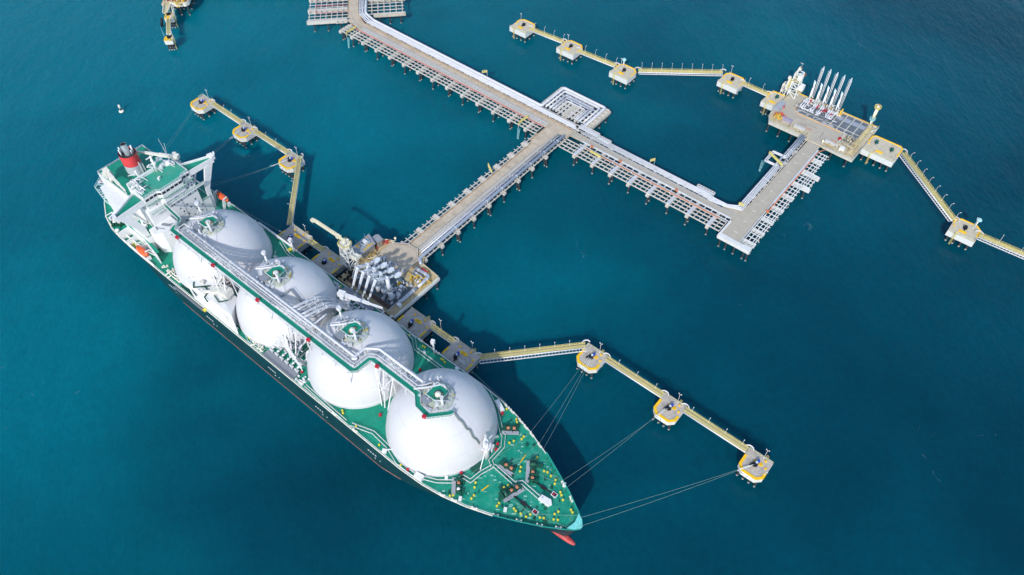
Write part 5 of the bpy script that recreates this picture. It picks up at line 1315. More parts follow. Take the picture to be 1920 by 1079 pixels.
for a, b0, b1 in ((-.6, -4, -30), (12.6, -4, -30), (26.6, -4, -30), (3.0, 13, 34), (21, 4, 34)):
    p, q = N(a, b0), N(a, b1); MB().bar((*p, ZD - 1.3), (*q, ZD - 1.3), 2.2, 1.9).build('pile_cap', CONCB if b0 < 0 else mat('concrete_beam_dark', (.50, .47, .40), .85, var=.15, scale=.5, stain=(.34, .30, .24), stain_scale=.4, stain_amt=.6), T2)  # eastern caps in a slightly darker, browner concrete
    for f in (.18, .5, .84):
        x = Vector(p) + (Vector(q) - Vector(p)) * f; MB().tube([(x.x, x.y - .8, -3), (x.x, x.y, ZD - 2.2)], .46, 10).build('pile', PILE, T2)
k = MB()
for b in (8, 12, 16, 20, 24, 28, 32): k.bar((*N(1.5 if b > 12 else 3, b), ZD - .4), (*N(40, b), ZD - .4), .5, .5)
for a in range(3, 40, 4): k.bar((*N(a, 3.6), ZD - .15), (*N(a, 33), ZD - .15), .5, .28)
k.build('loop_bearers', CONCB, T2)
k = MB().arc([(*N(26, -24.5), ZD + .25), (*N(7.6, -24.5), ZD + .25), (*N(7.6, -4.2), ZD + .25)], .14, 8, .5); k.arc([(*N(16, -24.5), ZD + .25), (*N(15.6, -4.2), ZD + .25)], .14, 8, .5); k.build('fire_main', PINKP, T2)
# main trestle, eastern part
T3 = thing('pipe_trestle', 'grey pipe trestle east of the junction with an orange pipe along its open beam rack', 'jetty', (-130, 276, 0), 'pipe trestles')
MB().prism([(-184.4, 276.6), (-82.4, 276.6), (-82.4, 280.4), (-184.4, 280.6)], ZD - .8, ZD - .012).build('road_deck', mat('concrete_grey', (.43, .395, .325), .85, var=.12, scale=.4, stain=(.36, .33, .28), stain_scale=.2, stain_amt=.6, bump=.1), T3)
MB().box(-174, -84, 280.0, 280.5, ZD, ZD + .25).build('road_kerb', GREYP, T3)
k = MB().box(-176, -83.5, 276.2, 276.8, ZD - .3, ZD + .5); k.box(-176, -83.5, 273.9, 274.3, ZD - .3, ZD + .1)
for i in range(23): k.box(-174 + i * 4, -173.5 + i * 4, 274.3, 276.2, ZD - .25, ZD + .02)
k.build('edge_beam', mat('edge_pale_grey', (.55, .58, .60), .6), T3)
rack(T3, 'u', -184, -84, (265.6, 268.2, 270.8, 273.2), 2.9)
rack(T3, 'u', -183, -99, (280.9, 283.6), 3.0, name='pipe_bearers')
for i, c in enumerate([-173.3, -161.4, -149.7, -138.0, -125.9, -113.9, -102.2, -90.4]):
    bent(T3, c, 'u', 264.6, 284.2, ((266.2, -1.6), (268.4, -.4), (282.5, 1)) if i % 2 == 0 else ((266.8, -1.0), (282.5, 1)), top=CONCB)
    MB().box(c - .95, c + .95, 265.4, 273.0, ZD - .74, ZD - .1).build('cap_cover', mat('cover_grey', (.50, .53, .56), .6, var=.1), T3)
# south-north spur towards the near berth
T4 = thing('pipe_trestle', 'concrete spur trestle from junction down to near berth, ladder-like rack on its left', 'jetty', (-194, 220, 0), 'pipe trestles')
MB().prism([(-197.2, 160.2), (-190.6, 160.6), (-190.4, 260), (-190.2, 273.5), (-199.2, 273.5), (-199.2, 259.6), (-197.2, 257)], ZD - .8, ZD - .008).build('road_deck', CONC, T4)
k = MB().strip([(-197.0, 160.4), (-197.0, 257.0), (-199.0, 259.6), (-199.0, 273.2)], .4, ZD, ZD + .22); k.build('road_kerb', KERB, T4)
k = MB().box(-191.4, -190.7, 162, 258, ZD, ZD + .45); k.box(-190.7, -190.3, 161, 272, ZD - .2, ZD + .1); k.build('edge_beam', CONCL, T4)
rack(T4, 'v', 160, 266, (-200.2, -198.2), 3.0, cross=(-201.6, -197.4), cw=.30)
rack(T4, 'v', 160, 272, (-189.6, -186.8, -184.9), 3.0, name='pipe_bearers', cross=(-190.2, -184.2))
for i in range(9):
    c = 254.9 - 11.95 * i
    bent(T4, c, 'v', -200.8, -183.8, ((-198.6, -.8), (-186.0, 1.0), (-184.9, 2.0)) if i % 2 == 0 else ((-198.6, -.8), (-185.4, 1.4)))
    k = MB().rbox(-200.3, c, ZD - .75, 1.9, 2.2, .9); k.rbox(-198.2, c + .2, ZD - .75, 2.2, 1.6, 1.1); k.build('cap_block', CONCB, T4)
k = MB().rail([(-191.6, 258, ZD), (-191.6, 162, ZD)], 1.1, 2.4, .055); k.rail([(-190.5, 272, ZD), (-190.5, 258, ZD)], 1.1, 2.4, .055); k.build('guard_rail', mat('rail_grey', (.45, .48, .48), .5), T4)
k = MB()
for i in range(9): k.box(-196.7, -191.5, 163.0 + i * 11.95, 163.1 + i * 11.95, ZD, ZD + .012)
k.build('slab_joints', mat('joint_dark', (.16, .14, .11), .9), T4)
# arm up to the far berth
CGR = MATS['concrete_grey']
T5 = thing('pipe_trestle', 'grey trestle arm turning up to the far berth, with open grids on its right', 'jetty', (-76, 310, 0), 'pipe trestles')
MB().prism([(-82.4, 264.6), (-72.2, 264.6), (-72.6, 356.6), (-80.0, 356.6), (-80.6, 296), (-82.0, 286), (-90, 284.8), (-90.2, 280.5), (-82.4, 276.6)], ZD - .8, ZD - .016).build('road_deck', CGR, T5)
MB().prism([(-83.2, 262.2), (-65.4, 261.8), (-65.6, 265.4), (-72.0, 264.4), (-82.2, 264.8), (-82.2, 274.6), (-83.2, 275.8)], ZD - 1.6, ZD + .35).build('end_wall', mat('concrete_white', (.64, .66, .65), .75, var=.08, scale=.6, stain=(.5, .5, .46), stain_scale=.4, stain_amt=.4), T5)
k = MB().box(-72.4, -72.0, 264.5, 300, ZD - .1, ZD + .5); k.box(-72.6, -71.6, 300, 352, ZD - .1, ZD + .45); k.build('edge_beam', MATS['edge_pale_grey'], T5)
rack(T5, 'v', 263, 351, (-71.4, -69.4, -67.4, -66.2), 2.9, cross=(-71.6, -65.2), cw=.4, m=MATS['concrete_white'])
for c in (268.8, 278.4, 288.2, 299.0, 310.4): bent(T5, c, 'v', -83.0, -65.6, ((-67.4, 1.0), (-80, -.6)), top=MATS['concrete_white'])
for c in (321.4, 332.6): bent(T5, c, 'v', -83.0, -61.8, ((-64.6, 1.0), (-80, -.6)), top=MATS['concrete_white'], capw=2.0)
bent(T5, 344.6, 'v', -83.0, -66, ((-68, 1.0), (-80, -.6)), top=MATS['concrete_white'])
bent(T5, 263.4, 'v', -83.0, -65.6, ((-81.4, 0), (-78, 0), (-73.4, 0), (-68.4, 0), (-66.6, .8)), top=MATS['concrete_white'])
rack(T5, 'v', 322, 333, (-64.9, -63.0), 2.6, cross=(-66, -62.4), m=MATS['concrete_white'], name='side_grid')
rack(T5, 'v', 286, 356, (-84.6, -81.0), 3.0, name='pipe_bearers', cross=(-85, -80.6))
k = MB()
for i in range(9): k.rbox(-77.0, 270 + i * 9.3, ZD, 1.7, .28, .01, .1)
k.build('painted_marks', WHITE, T5)
# pipe loop platform at the junction
T6 = thing('loop_platform', 'square open concrete platform carrying the pipe expansion loop beside the junction', 'jetty platform', (-196, 298, 0))
k = MB()
for u in (-213.6, -207.5, -201.5, -195.5, -189.5, -183.5): k.bar((u, 287, ZD - .6), (u, 308.6, ZD - .6), .7, .8)
for v in (290, 293.2, 296.4, 299.6, 302.8, 306, 308.4): k.bar((-214, v, ZD - .3), (-180, v, ZD - .3), .9, .4)
for i in range(9): k.box(-206 + i * 2.2, -204.9 + i * 2.2, 288, 299, ZD - .3, ZD - .05)
k.build('beam_grid', CONCB, T6)
MB().box(-182.6, -178.9, 287.4, 308.6, ZD - 2.2, ZD - .5).build('pile_cap', MATS['concrete_beam_dark'], T6); MB().box(-214.8, -213.4, 287.4, 308.8, ZD - 2.0, ZD - .4).build('pile_cap', MATS['concrete_beam_dark'], T6); MB().box(-198.4, -196.4, 287.4, 299, ZD - 1.6, ZD - .02).build('centre_beam', MATS['concrete_beam_dark'], T6)
for u in (-213, -197, -180.6):
    for v in (291, 300, 306.5): MB().tube([(u + .3, v, -3), (u, v, ZD - 2)], .46, 10).build('pile', PILE, T6)

# ------------------------------------------------------------------ pipelines, each run a thing of its own
def pipeline(label, pts, r, m, collars=12.0, bend=1.2, cm=PIPEW, group='pipelines on the trestles', name='pipeline'):
    k = MB().arc(pts, r, 10, bend); c0 = pts[len(pts) // 2]
    T = thing(name, label, 'pipeline', (c0[0], c0[1], 0), group)
    k.build('pipe_run', m, T)
    for a, b in zip(pts[:-1], pts[1:]):
        a = Vector(a); b = Vector(b); L = (b - a).length; n = int(L / collars); d = (b - a).normalized()
        for i in range(n):
            c = a + d * (collars * (i + .5)); k = MB().tube([c - d * .22, c + d * .22], r * 1.13, 10); k.rbox(c.x, c.y, c.z - r - .55, .5, .8, .7, atan2(d.y, d.x)); k.build('pipe_clamp', cm, T)
    return T
zp = ZD + .9
def main_run(off, r, m, label, u1, loop=None, z=zp):
    # comes down the north leg, turns along the main trestle
    v = 281.4 + off
    pts = [(*N(52, 4.2 + off), z), (*N(3.0, 3.9 + off * .93), z), (-353.0 + off * .75, v, z)]
    if loop: pts += [(loop[0], v, z), (loop[0], loop[1], z), (loop[2], loop[1], z), (loop[2], v if u1 > loop[2] else 289, z)]
    if u1 > (loop[2] if loop else -999): pts.append((u1, v, z))
    return pipeline(label, pts, r, m)
main_run(.3, .34, PIPEW, 'thin white pipeline next to the road on the long upper trestle', -182)
main_run(1.35, .42, PIPEW, 'white pipeline, second from the road on the long upper trestle', -185)
main_run(2.6, .52, PIPEW, 'white pipeline, third from the road on the long upper trestle', -186)
main_run(4.5, .86, PIPEW, 'thick white pipeline on the outer edge of the upper trestle, looping round the square platform', -181.6, (-212.0, 307.4, -182.4))
# inner loop pipes and the grey spur lines
pipeline('white pipeline of the square loop, second from outside', [(-209.6, 286.8, zp), (-209.6, 305.4, zp), (-184.6, 305.4, zp), (-184.6, 289.4, zp)], .55, PIPEW, 7)
pipeline('thick grey lagged pipeline of the square loop', [(-207.2, 287.4, zp - .1), (-207.2, 302.8, zp - .1), (-187.2, 302.8, zp - .1), (-187.2, 288.6, zp - .1)], .62, STEEL, 7)
pipeline('grey lagged pipeline inside the square loop', [(-205.2, 287.6, zp - .1), (-205.2, 300.8, zp - .1), (-189.0, 300.8, zp - .1), (-189.0, 288.6, zp - .1)], .45, STEEL, 7)
pipeline('thin white innermost pipeline of the square loop', [(-203.4, 287.8, zp - .2), (-203.4, 299.2, zp - .2), (-190.4, 299.2, zp - .2), (-190.4, 288.8, zp - .2)], .28, PIPEW, 7)
pipeline('thick grey lagged pipeline along the right edge of the spur trestle', [(-186.3, 273.0, zp), (-186.3, 157.4, zp), (-183.0, 154.8, zp)], .88, STEEL, 12)
pipeline('grey pipeline between the thick pipe and the road on the spur trestle', [(-188.3, 272.4, zp - .3), (-188.3, 160.4, zp - .3)], .42, STEEL, 12)
pipeline('thin grey pipeline beside the road rail of the spur trestle', [(-189.6, 272.0, zp - .4), (-189.6, 160.8, zp - .4)], .2, STEEL, 12)
for i, (off, r) in enumerate(((.45, .3), (1.25, .36), (2.2, .42), (3.3, .46))):
    lab = 'white pipeline, %s from the road east of the junction, turning up to the far berth' % ORD[i]
    x = -81.4 - off * .95
    pts = [(-181 + off, 280.6 + off, zp), (-100.8, 280.6 + off, zp)]
    pts += [(-98.6 + off * .5, 279.6 + off, zp), (-89.4, 282.4 + off * .55 - 1.2, zp), (x + .2, 284.0 + off * .6, zp), (x, 289, zp), (x, 306, zp)]
    if i in (1, 2): pts += [(x, 327.4 - off, zp), (-88.4 - off * 1.0, 327.4 - off, zp), (-88.4 - off * 1.0, 333.0 + off, zp), (x, 333.0 + off, zp)]
    pts += [(x, 357.6, zp)]
    pipeline(lab, pts, r, PIPEW if i % 2 else mat('pipe_dull', (.60, .62, .64), .45, var=.08, scale=.4, stain=(.45, .42, .38), stain_scale=.3, stain_amt=.4), 14, .9)
pipeline('thin red pipeline along the open rack of the long upper trestle', [(-359, 275.0, ZD + .3), (-352, 272.6, ZD + .3), (-200.8, 272.6, ZD + .3)], .19, PINKP, 200, name='fire_main')
pipeline('orange pipeline along the open rack east of the junction', [(-171, 272.8, ZD + .35), (-88.4, 272.8, ZD + .35)], .24, ORNP, 11.95, name='fire_main')
pipeline('orange pipeline beside the road up to the far berth', [(-71.2, 291, ZD + .4), (-71.2, 351, ZD + .4), (-69, 354.6, ZD + .4)], .24, ORNP, 12, name='fire_main')
# bridges over the pipes (white stile with rails), yellow gantries, small boxes along the road
def stile(label, u0, u1, v0, v1, z):
    T = thing('pipe_stile', label, 'stile', ((u0 + u1) / 2, (v0 + v1) / 2, ZD), 'white stiles over the pipes')
    MB().box(u0, u1, v0, v1, z, z + .15).build('stile_deck', MATS['edge_pale_grey'], T)
    k = MB().rail([(u0, v0, z), (u1, v0, z), (u1, v1, z), (u0, v1, z), (u0, v0, z)], 1.1, 1.5, .07)
    for u in (u0, (u0 + u1) / 2, u1):
        for v in (v0, v1): k.bar((u, v, ZD - .5), (u, v, z), .18)
    k.build('stile_frame', WHITE, T)
stile('white railed stile beside the junction at the foot of the square pipe loop', -183, -170.5, 282.4, 285.0, ZD + 2.0)
stile('short white railed stile just east of the junction', -170, -162.5, 282.6, 284.6, ZD + 1.2)
stile('white railed ledge outside the pipes near the corner of the trestle', -108.6, -98.6, 285.0, 286.6, ZD + .2)
def gantry(label, pts, h, m=YRAIL):
    c = pts[0]; T = thing('yellow_gantry', label, 'gantry', (c[0], c[1], ZD), 'yellow railed access gantries')
    k = MB().rail([(*p, ZD + h) for p in pts], 1.2, 1.0, .1, 2); k.strip([(p[0], p[1]) for p in pts], .8, ZD + h - .1, ZD + h)
    k.build('gantry_deck', m, T)
    k = MB()
    for p in pts: k.bar((*p, ZD - 1), (*p, ZD + h), .16)
    k.build('gantry_legs', OFFW, T)
gantry('yellow gantry at the bend of the upper trestle', [(-352.6, 272.8), (-352.8, 265.4), (-351.2, 263.4)], 1.0)
gantry('yellow gantry over the rack just before the junction', [(-211.8, 273.2), (-212.2, 266.8), (-211.4, 264.0)], 1.2)
gantry('yellow gantry on the outer edge of the upper trestle halfway along', [(-258.0, 287.0), (-256.0, 289.2)], 2.2)
gantry('yellow gantry on the left of the spur trestle', [(-203.0, 228.0), (-197.6, 224.6)], 1.6)
gantry('yellow gantry on the outer edge of the trestle east of the junction', [(-137.2, 284.4), (-135.8, 286.8)], 2.4)
gantry('yellow gantry at the inside corner of the right arm', [(-85.0, 286.6), (-82.4, 287.2)], 1.6)
gantry('yellow gantry over the small pipe loop on the right arm', [(-91.2, 331.4), (-81.2, 326.6)], 1.8)
gantry('small yellow gantry on the rack south of the road east of the junction', [(-167.6, 272.0), (-160.6, 271.6)], .6)
def leg_frame(label, u, v):
    k = MB()
    for du in (-.8, 0, .8): k.bar((u + du, v, ZD - 1), (u + du * .2, v - 1.6, 0), .16)
    for z in (2.5, 5, 7.5): k.bar((u - .7, v - .5, z), (u + .7, v - .5, z), .12)
    tag(k.build('landing_ladder', mat('pale_aqua', (.30, .62, .68), .5), o=(u, v, 0)), label, 'ladder', 'pale landing ladders')
leg_frame('pale ladder frame down to the water at the bend of the upper trestle', -350.4, 263.8); leg_frame('pale ladder frame down to the water just before the junction', -211.0, 264.0); leg_frame('pale ladder frame under the small pipe loop of the right arm', -91.6, 327.0)
for lab, u, v, m in (('small orange hydrant box on the road edge east of the junction', -169.4, 276.0, ORNP), ('orange hydrant box further east along the same road edge', -150.8, 276.2, ORNP), ('orange hydrant box near the corner of the trestle', -115.6, 276.2, ORNP), ('orange hydrant box beside the right arm near its grids', -71.8, 292.4, ORNP)):
    T = thing('hydrant_box', lab, 'hydrant', (u, v, ZD), 'orange hydrant boxes'); MB().rbox(u, v, ZD + .1, 1.3, .9, .9).build('box_body', m, T); MB().rbox(u + .9, v - .5, ZD + .1, .5, .5, 1.0).build('hydrant_valve', m, T)
# arched light standards along the road east of the junction
AL = None
for i in range(10):
    u = -176 + i * 9.1; lab = '%s thin arched lamp standard from the junction on the road east of it' % ORD[i]
    if AL is None:
        AL = thing('road_lamp', lab, 'lamp post', (u, 280.4, ZD), 'arched lamps along the eastern road', local=True)
        MB().tube([(0, -.1, 0), (0, -.4, 2.4), (0, -1.4, 3.9), (0, -2.8, 4.3)], .09, 6).build('pole', WHITE, AL); MB().box(-.15, .15, -3.4, -2.6, 4.2, 4.45).build('lamp_head', WHITE, AL)
    else: dup(AL, (u, 280.4, ZD), 0, lab)

# ------------------------------------------------------------------ near berth loading platform
PL = thing('loading_platform', 'wide concrete loading platform of the near berth with an eight-sided raised roadway end', 'jetty platform', (-189, 140, 0))
zt = 11.0
MB().prism([(-208, 124.2), (-170.8, 124.2), (-170.8, 154.8), (-182.8, 156.0), (-185.6, 160.4), (-191, 161.6), (-203.4, 157.4), (-213.4, 151.6), (-213.4, 137.4), (-208, 136)], zt - 1.9, zt - .15).build('platform_slab', TAN, PL)
MB().prism([(-203.4, 147.6), (-185.4, 144.4), (-186.5, 156.3), (-191.6, 161.2), (-196, 161.0), (-203.4, 156.0)], zt - .15, zt + .25).build('roadway_end', CONC, PL)
MB().strip([(-185.4, 144.4), (-186.4, 156.3), (-191.4, 161.2)], .5, zt + .25, zt + .6).build('roadway_kerb', CONCL, PL); k = MB(); k.strip([(-196.2, 161), (-203.3, 156.1), (-203.2, 147.8)], .5, zt + .25, zt + .6); k.build('roadway_kerb', CONCL, PL)
k = MB().strip([(-186.8, 153.8), (-186.8, 156.2), (-190, 159.6)], .25, zt + .26, zt + .5); k.strip([(-196.4, 160.5), (-202.8, 156.2)], .25, zt + .26, zt + .5); k.build('rust_edge', RUST, PL)
MB().prism([(-202.6, 126.4), (-176.0, 126.4), (-176.0, 142.8), (-185.6, 144.0), (-202.6, 147.2)], zt - .14, zt - .10).build('process_floor', mat('process_floor', (.085, .125, .145), .7, var=.25, scale=.6, stain=(.14, .14, .13), stain_scale=.4, stain_amt=.5), PL)
k = MB()
for j, v in enumerate((126.0, 126.7, 127.4)): k.bar((-203, v, zt + .25), (-175.8, v, zt + .25), .22)
k.box(-203, -175.8, 127.6, 127.9, zt - .1, zt + .5); k.build('rusty_rails', RUST, PL)
MB().strip([(-175.6, 124.6), (-175.6, 142.6)], .5, zt - .14, zt + .5).build('bund_wall', CONCL, PL); k = MB(); k.strip([(-203, 147.6), (-203, 136.5)], .4, zt - .1, zt + .6); k.strip([(-213, 151.4), (-213, 137.6)], .3, zt - .1, zt + .5); k.build('bund_wall', CONCL, PL)
k = MB().box(-171.4, -170.6, 124.4, 154.6, zt - 1.6, zt + .15); k.build('fascia', MATS['concrete_white'], PL)
k = MB()
k.arc([(-170.9, 131.6, zt + .9), (-170.5, 134.6, zt + .9), (-171.4, 137.6, zt + .9), (-173.6, 138.2, zt + .9)], .16, 8, 1.2); k.arc([(-203.0, 157.4, zt + .9), (-207.0, 155.6, zt + .9), (-211.6, 152.2, zt + .9), (-213.2, 151.2, zt + .9)], .22, 8, 1.2); k.arc([(-203.0, 157.0, zt + .3), (-207.0, 155.2, zt + .3), (-211.6, 151.9, zt + .3)], .3, 8, 1.2)
k.arc([(-205.4, 140.4, zt + .9), (-203.6, 143.2, zt + .9), (-203.2, 146.4, zt + .9)], .2, 8, 1); k.rail([(-171.2, 140, zt), (-171.2, 154.4, zt), (-182.4, 155.6, zt)], 1.1, 1.6, .06)
k.build('hooped_rails', mat('rail_ivory', (.66, .66, .46)), PL)
for u in (-211, -204, -197, -190, -183, -172.6):
    for v in (126, 136, 146, 153.5):
        if u < -208 and v < 137: continue
        MB().tube([(u * 1 + (.8 if u > -190 else -.5), v + .3, -3), (u, v, zt - 1.9)], .5, 10).build('pile', PILE, PL)
def pclutter(T, regions, seed, tag_name, m, n, z=zt, hz=(.5, 1.8), sz=(.4, 1.4), pipes=3): return clutter(tag_name, m, [(*r, z) for r in regions], seed, n, hz, sz, pipes, root=T)
pclutter(PL, [(-184.5, -177, 128.5, 142)], 61, 'valve_skids', PIPEW, 26, hz=(.6, 2.6), pipes=8)
pclutter(PL, [(-182, -172.5, 143.2, 154)], 62, 'yellow_valve_gear', mat('gear_yellow', (.58, .40, .06), .6), 16)
pclutter(PL, [(-200, -186, 143, 147), (-202.4, -196, 129, 142)], 63, 'grey_valve_gear', STEEL, 26, hz=(.5, 2.2), pipes=6)
pclutter(PL, [(-209.6, -204, 148.6, 155.6)], 64, 'red_valve_gear', mat('gear_red', (.50, .07, .05), .6), 9, pipes=2)
pclutter(PL, [(-209, -204, 138, 148)], 65, 'ochre_valve_gear', mat('gear_ochre', (.45, .33, .14), .7), 14, pipes=4)
pclutter(PL, [(-207.6, -203.4, 124.6, 133.6)], 66, 'dark_valve_gear', BLACK, 14, pipes=2)
MB().rbox(-173.6, 130.6, zt - .1, 1.9, 1.7, 1.9).build('white_cabinet', WHITE, PL)
k = MB()
for u, v in ((-181.0, 138.6), (-179.0, 134.6)): k.tube([(u, v, zt + .9), (u + 1.6, v, zt + .9)], 1.25, 14)
k.build('grey_drums', STEEL, PL)
k = MB().rbox(-180.2, 132.2, zt, 3.6, .5, 1.2, .4).rbox(-182.6, 139.6, zt, .5, 2.4, 1.4, .2); k.build('yellow_davit', YELLOW, PL)
T = thing('fire_monitor', 'red fire water monitor at the corner of the near loading platform', 'fire monitor', (-179.2, 153.2, zt)); k = MB().tube([(-180.8, 152.8, zt + 1.2), (-176.6, 152.9, zt + 1.2)], .45, 10); k.build('monitor_barrel', REDP, T); MB().cyl(-179.2, 153.2, zt, zt + 1.1, .35, 10).rbox(-178.2, 153.2, zt, 1, 1, .6).build('monitor_base', REDP, T)
for lab, pts, r in (('thick grey pipe bending round the corner of the near loading platform', [(-183.0, 151.2, zt + 1.2), (-174.3, 151.6, zt + 1.2), (-174.1, 143.4, zt + 1.2)], .85), ('grey pipe inside the bend on the near loading platform', [(-182.6, 149.2, zt + 1), (-176.6, 149.4, zt + 1), (-176.4, 145.2, zt + 1)], .55), ('thin grey pipe innermost of the bends on the near loading platform', [(-182.2, 147.6, zt + .8), (-178.2, 147.8, zt + .8), (-178.0, 145.4, zt + .8)], .34), ('thick grey pipe stub along the right bund of the near loading platform', [(-174.2, 142.6, zt + 1.1), (-174.2, 133.4, zt + 1.1), (-175.2, 131.6, zt + 1.1)], .8)):
    pipeline(lab, pts, r, STEEL, 4.2, 1.6, group='grey pipe bends of the near berth')
# control houses with grey roofs
H = thing('control_house', 'grey roofed control house with ochre roof patches and white roof unit, near loading platform', 'building', (-209, 144, zt))
MB().prism([(-212.4, 139.4), (-206.3, 139.2), (-206.3, 147.4), (-208.6, 148), (-212.4, 149.8)], zt - .1, zt + 5).build('walls', mat('house_wall', (.30, .27, .22), .8, var=.2), H)
MB().prism([(-213.0, 138.8), (-209.6, 137.4), (-205.8, 138.4), (-205.8, 148.0), (-208.4, 148.8), (-213.0, 150.4)], zt + 5, zt + 5.35).build('roof', mat('roof_grey', (.27, .29, .32), .6, var=.12, scale=.5), H)
k = MB().box(-207.6, -206.6, 141, 147.2, zt + 5.35, zt + 5.38); k.box(-209.2, -206.6, 144.4, 145.6, zt + 5.354, zt + 5.39); k.box(-212.4, -211.4, 141.4, 144.4, zt + 5.35, zt + 5.38); k.box(-212.4, -210, 140.4, 141.4, zt + 5.35, zt + 5.38); k.box(-212.6, -211.8, 145.4, 148.6, zt + 5.35, zt + 5.38); k.build('roof_patches', mat('roof_ochre', (.52, .37, .10), .7, var=.2), H)
k = MB().rbox(-210.0, 145.0, zt + 5.9, 2.6, 1.5, 1.1, .1); u_ = k.build('roof_unit', WHITE, H)
k = MB().rail([(-211.6, 143.2, zt + 5.35), (-209.0, 143.0, zt + 5.35), (-208.2, 146.6, zt + 5.35), (-211.2, 147.2, zt + 5.35), (-211.6, 143.2, zt + 5.35)], 1.0, 1, .06); k.bar((-212.8, 142.6, zt + 5.6), (-214.4, 142.8, zt + 6.2), .12); k.bar((-212.8, 147.6, zt + 5.6), (-214.2, 148.4, zt + 6.2), .12); k.bar((-209.6, 137.6, zt + 5.5), (-208.6, 144, zt + 5.5), .12); k.build('roof_rails', LBLUE, H)
MB().box(-206.32, -206.2, 141, 142.2, zt, zt + 2.2).build('door', GREYP, H)
H = thing('switch_house', 'smaller grey roofed hut behind the control house on the near loading platform', 'building', (-207, 151.6, zt))
MB().prism([(-210.6, 149.8), (-206.4, 149.4), (-206.2, 152.4), (-209.8, 153.0)], zt - .1, zt + 4).build('walls', MATS['house_wall'], H); MB().prism([(-211.0, 149.6), (-206.0, 149.2), (-205.8, 152.8), (-209.8, 153.6), (-210.8, 152.6)], zt + 4, zt + 4.3).build('roof', MATS['roof_grey'], H)
# loading arms reaching down to the ship
AG = 'white loading arms of the near berth'
ARML = ['white loading arm, nearest the gangway tower, swung down to the ship', 'white loading arm, second from the gangway tower, swung down to the ship', 'white loading arm, third from the gangway tower, swung down to the ship', 'white loading arm, farthest from the gangway tower, swung down to the ship']
def arm(u, slew, label, first=None):
    o = (u, 130.8, zt)
    if first: return dup(first, o, slew, label)
    A = thing('cargo_loader', label, 'loading arm', o, AG, local=True, rot=slew)
    RW = mat('riser_white', (.50, .55, .62), .4, var=.08, scale=.5); LT = mat('arm_white', (.66, .70, .74), .4, var=.05)
    r_ = MB().cyl(0, 0, -.1, 6.6, 1.2, 18).cyl(0, 0, 6.6, 6.9, 1.3, 18).build('riser', RW, A)
    MB().cyl(0, 0, 6.9, 16.0, .92, 16).cyl(0, 0, 10.5, 10.8, 1.05, 16).cyl(0, 0, 15.6, 16.9, .8, 14).build('riser_top', LT, A, sub=r_)
    k = MB(); m0 = Vector((0, 2.6, 15.9)); e0 = Vector((0, -5.8, 19.4))
    k.tube([(-.75, -.6, 16.8), (-.75, -5.8, 19.2)], .3, 10)
    for x in (.1, .75): k.bar((x, 2.6, 15.7), (x, -5.8, 19.3), .22, .3)
    for i in range(10):
        t = i / 10; t2 = (i + 1) / 10; k.bar((.1, 2.6 - 8.4 * t, 15.7 + 3.6 * t), (.75, 2.6 - 8.4 * t2, 15.7 + 3.6 * t2), .12)
    k.tube([(-1.05, -5.8, 19.2), (.95, -5.8, 19.2)], .48, 12); k.tube([(-1.0, 0, 16.7), (1.0, 0, 16.7)], .5, 12)
    k.build('inboard_arm', LT, A)
    k = MB().tube([(-.4, -5.9, 19.0), (-.3, -9.6, 11.8), (-.3, -10.4, 9.8)], .30, 10)
    for x in (.25, .75): k.bar((x, -5.9, 19.0), (x * .7, -10.0, 11.0), .16, .24)
    for i in range(8):
        t = i / 8; t2 = (i + 1) / 8; k.bar((.2, -5.9 - 4.1 * t, 19 - 8 * t), (.7 - .2 * t2, -5.9 - 4.1 * t2, 19 - 8 * t2), .11)
    k.build('outboard_arm', LT, A)
    k = MB().arc([(-.3, -10.4, 9.9), (-.7, -10.9, 8.6), (.2, -11.4, 7.8), (.1, -12.2, 6.9)], .3, 10, .6); k.ball(-.9, -10.7, 9.0, .45, 10, 5).ball(.2, -11.9, 7.2, .48, 10, 5); k.rbox(-.5, -12.2, 6.8, 1.0, .5, .6, .3); k.build('coupler', WHITE, A)
    k = MB().bar((0, 2.6, 15.8), (.1, 4.6, 14.8), .5, .6); k.prism([(-.9, 4.4), (.5, 4.0), (1.5, 4.9), (1.3, 6.6), (.2, 7.2), (-.8, 6.4)], 14.2, 15.0); k.rbox(-.1, 4.4, 13.2, 1.2, .9, 1.1, .2).ball(-1.4, 3.4, 14.2, .42, 10, 5); k.build('counterweight', mat('counterweight_grey', (.62, .68, .74), .45, var=.08), A)
    k = MB().tube([(-.5, 2.4, 15.5), (-.45, -5.6, 18.6)], .06, 6); k.build('balance_cable', GREYP, A)
    return A
AF = arm(-191.3, 0.0, ARML[0])
for i, u in enumerate((-187.15, -183.0, -178.9)): arm(u, (-.07, -.13, -.2)[i], ARML[i + 1], AF)
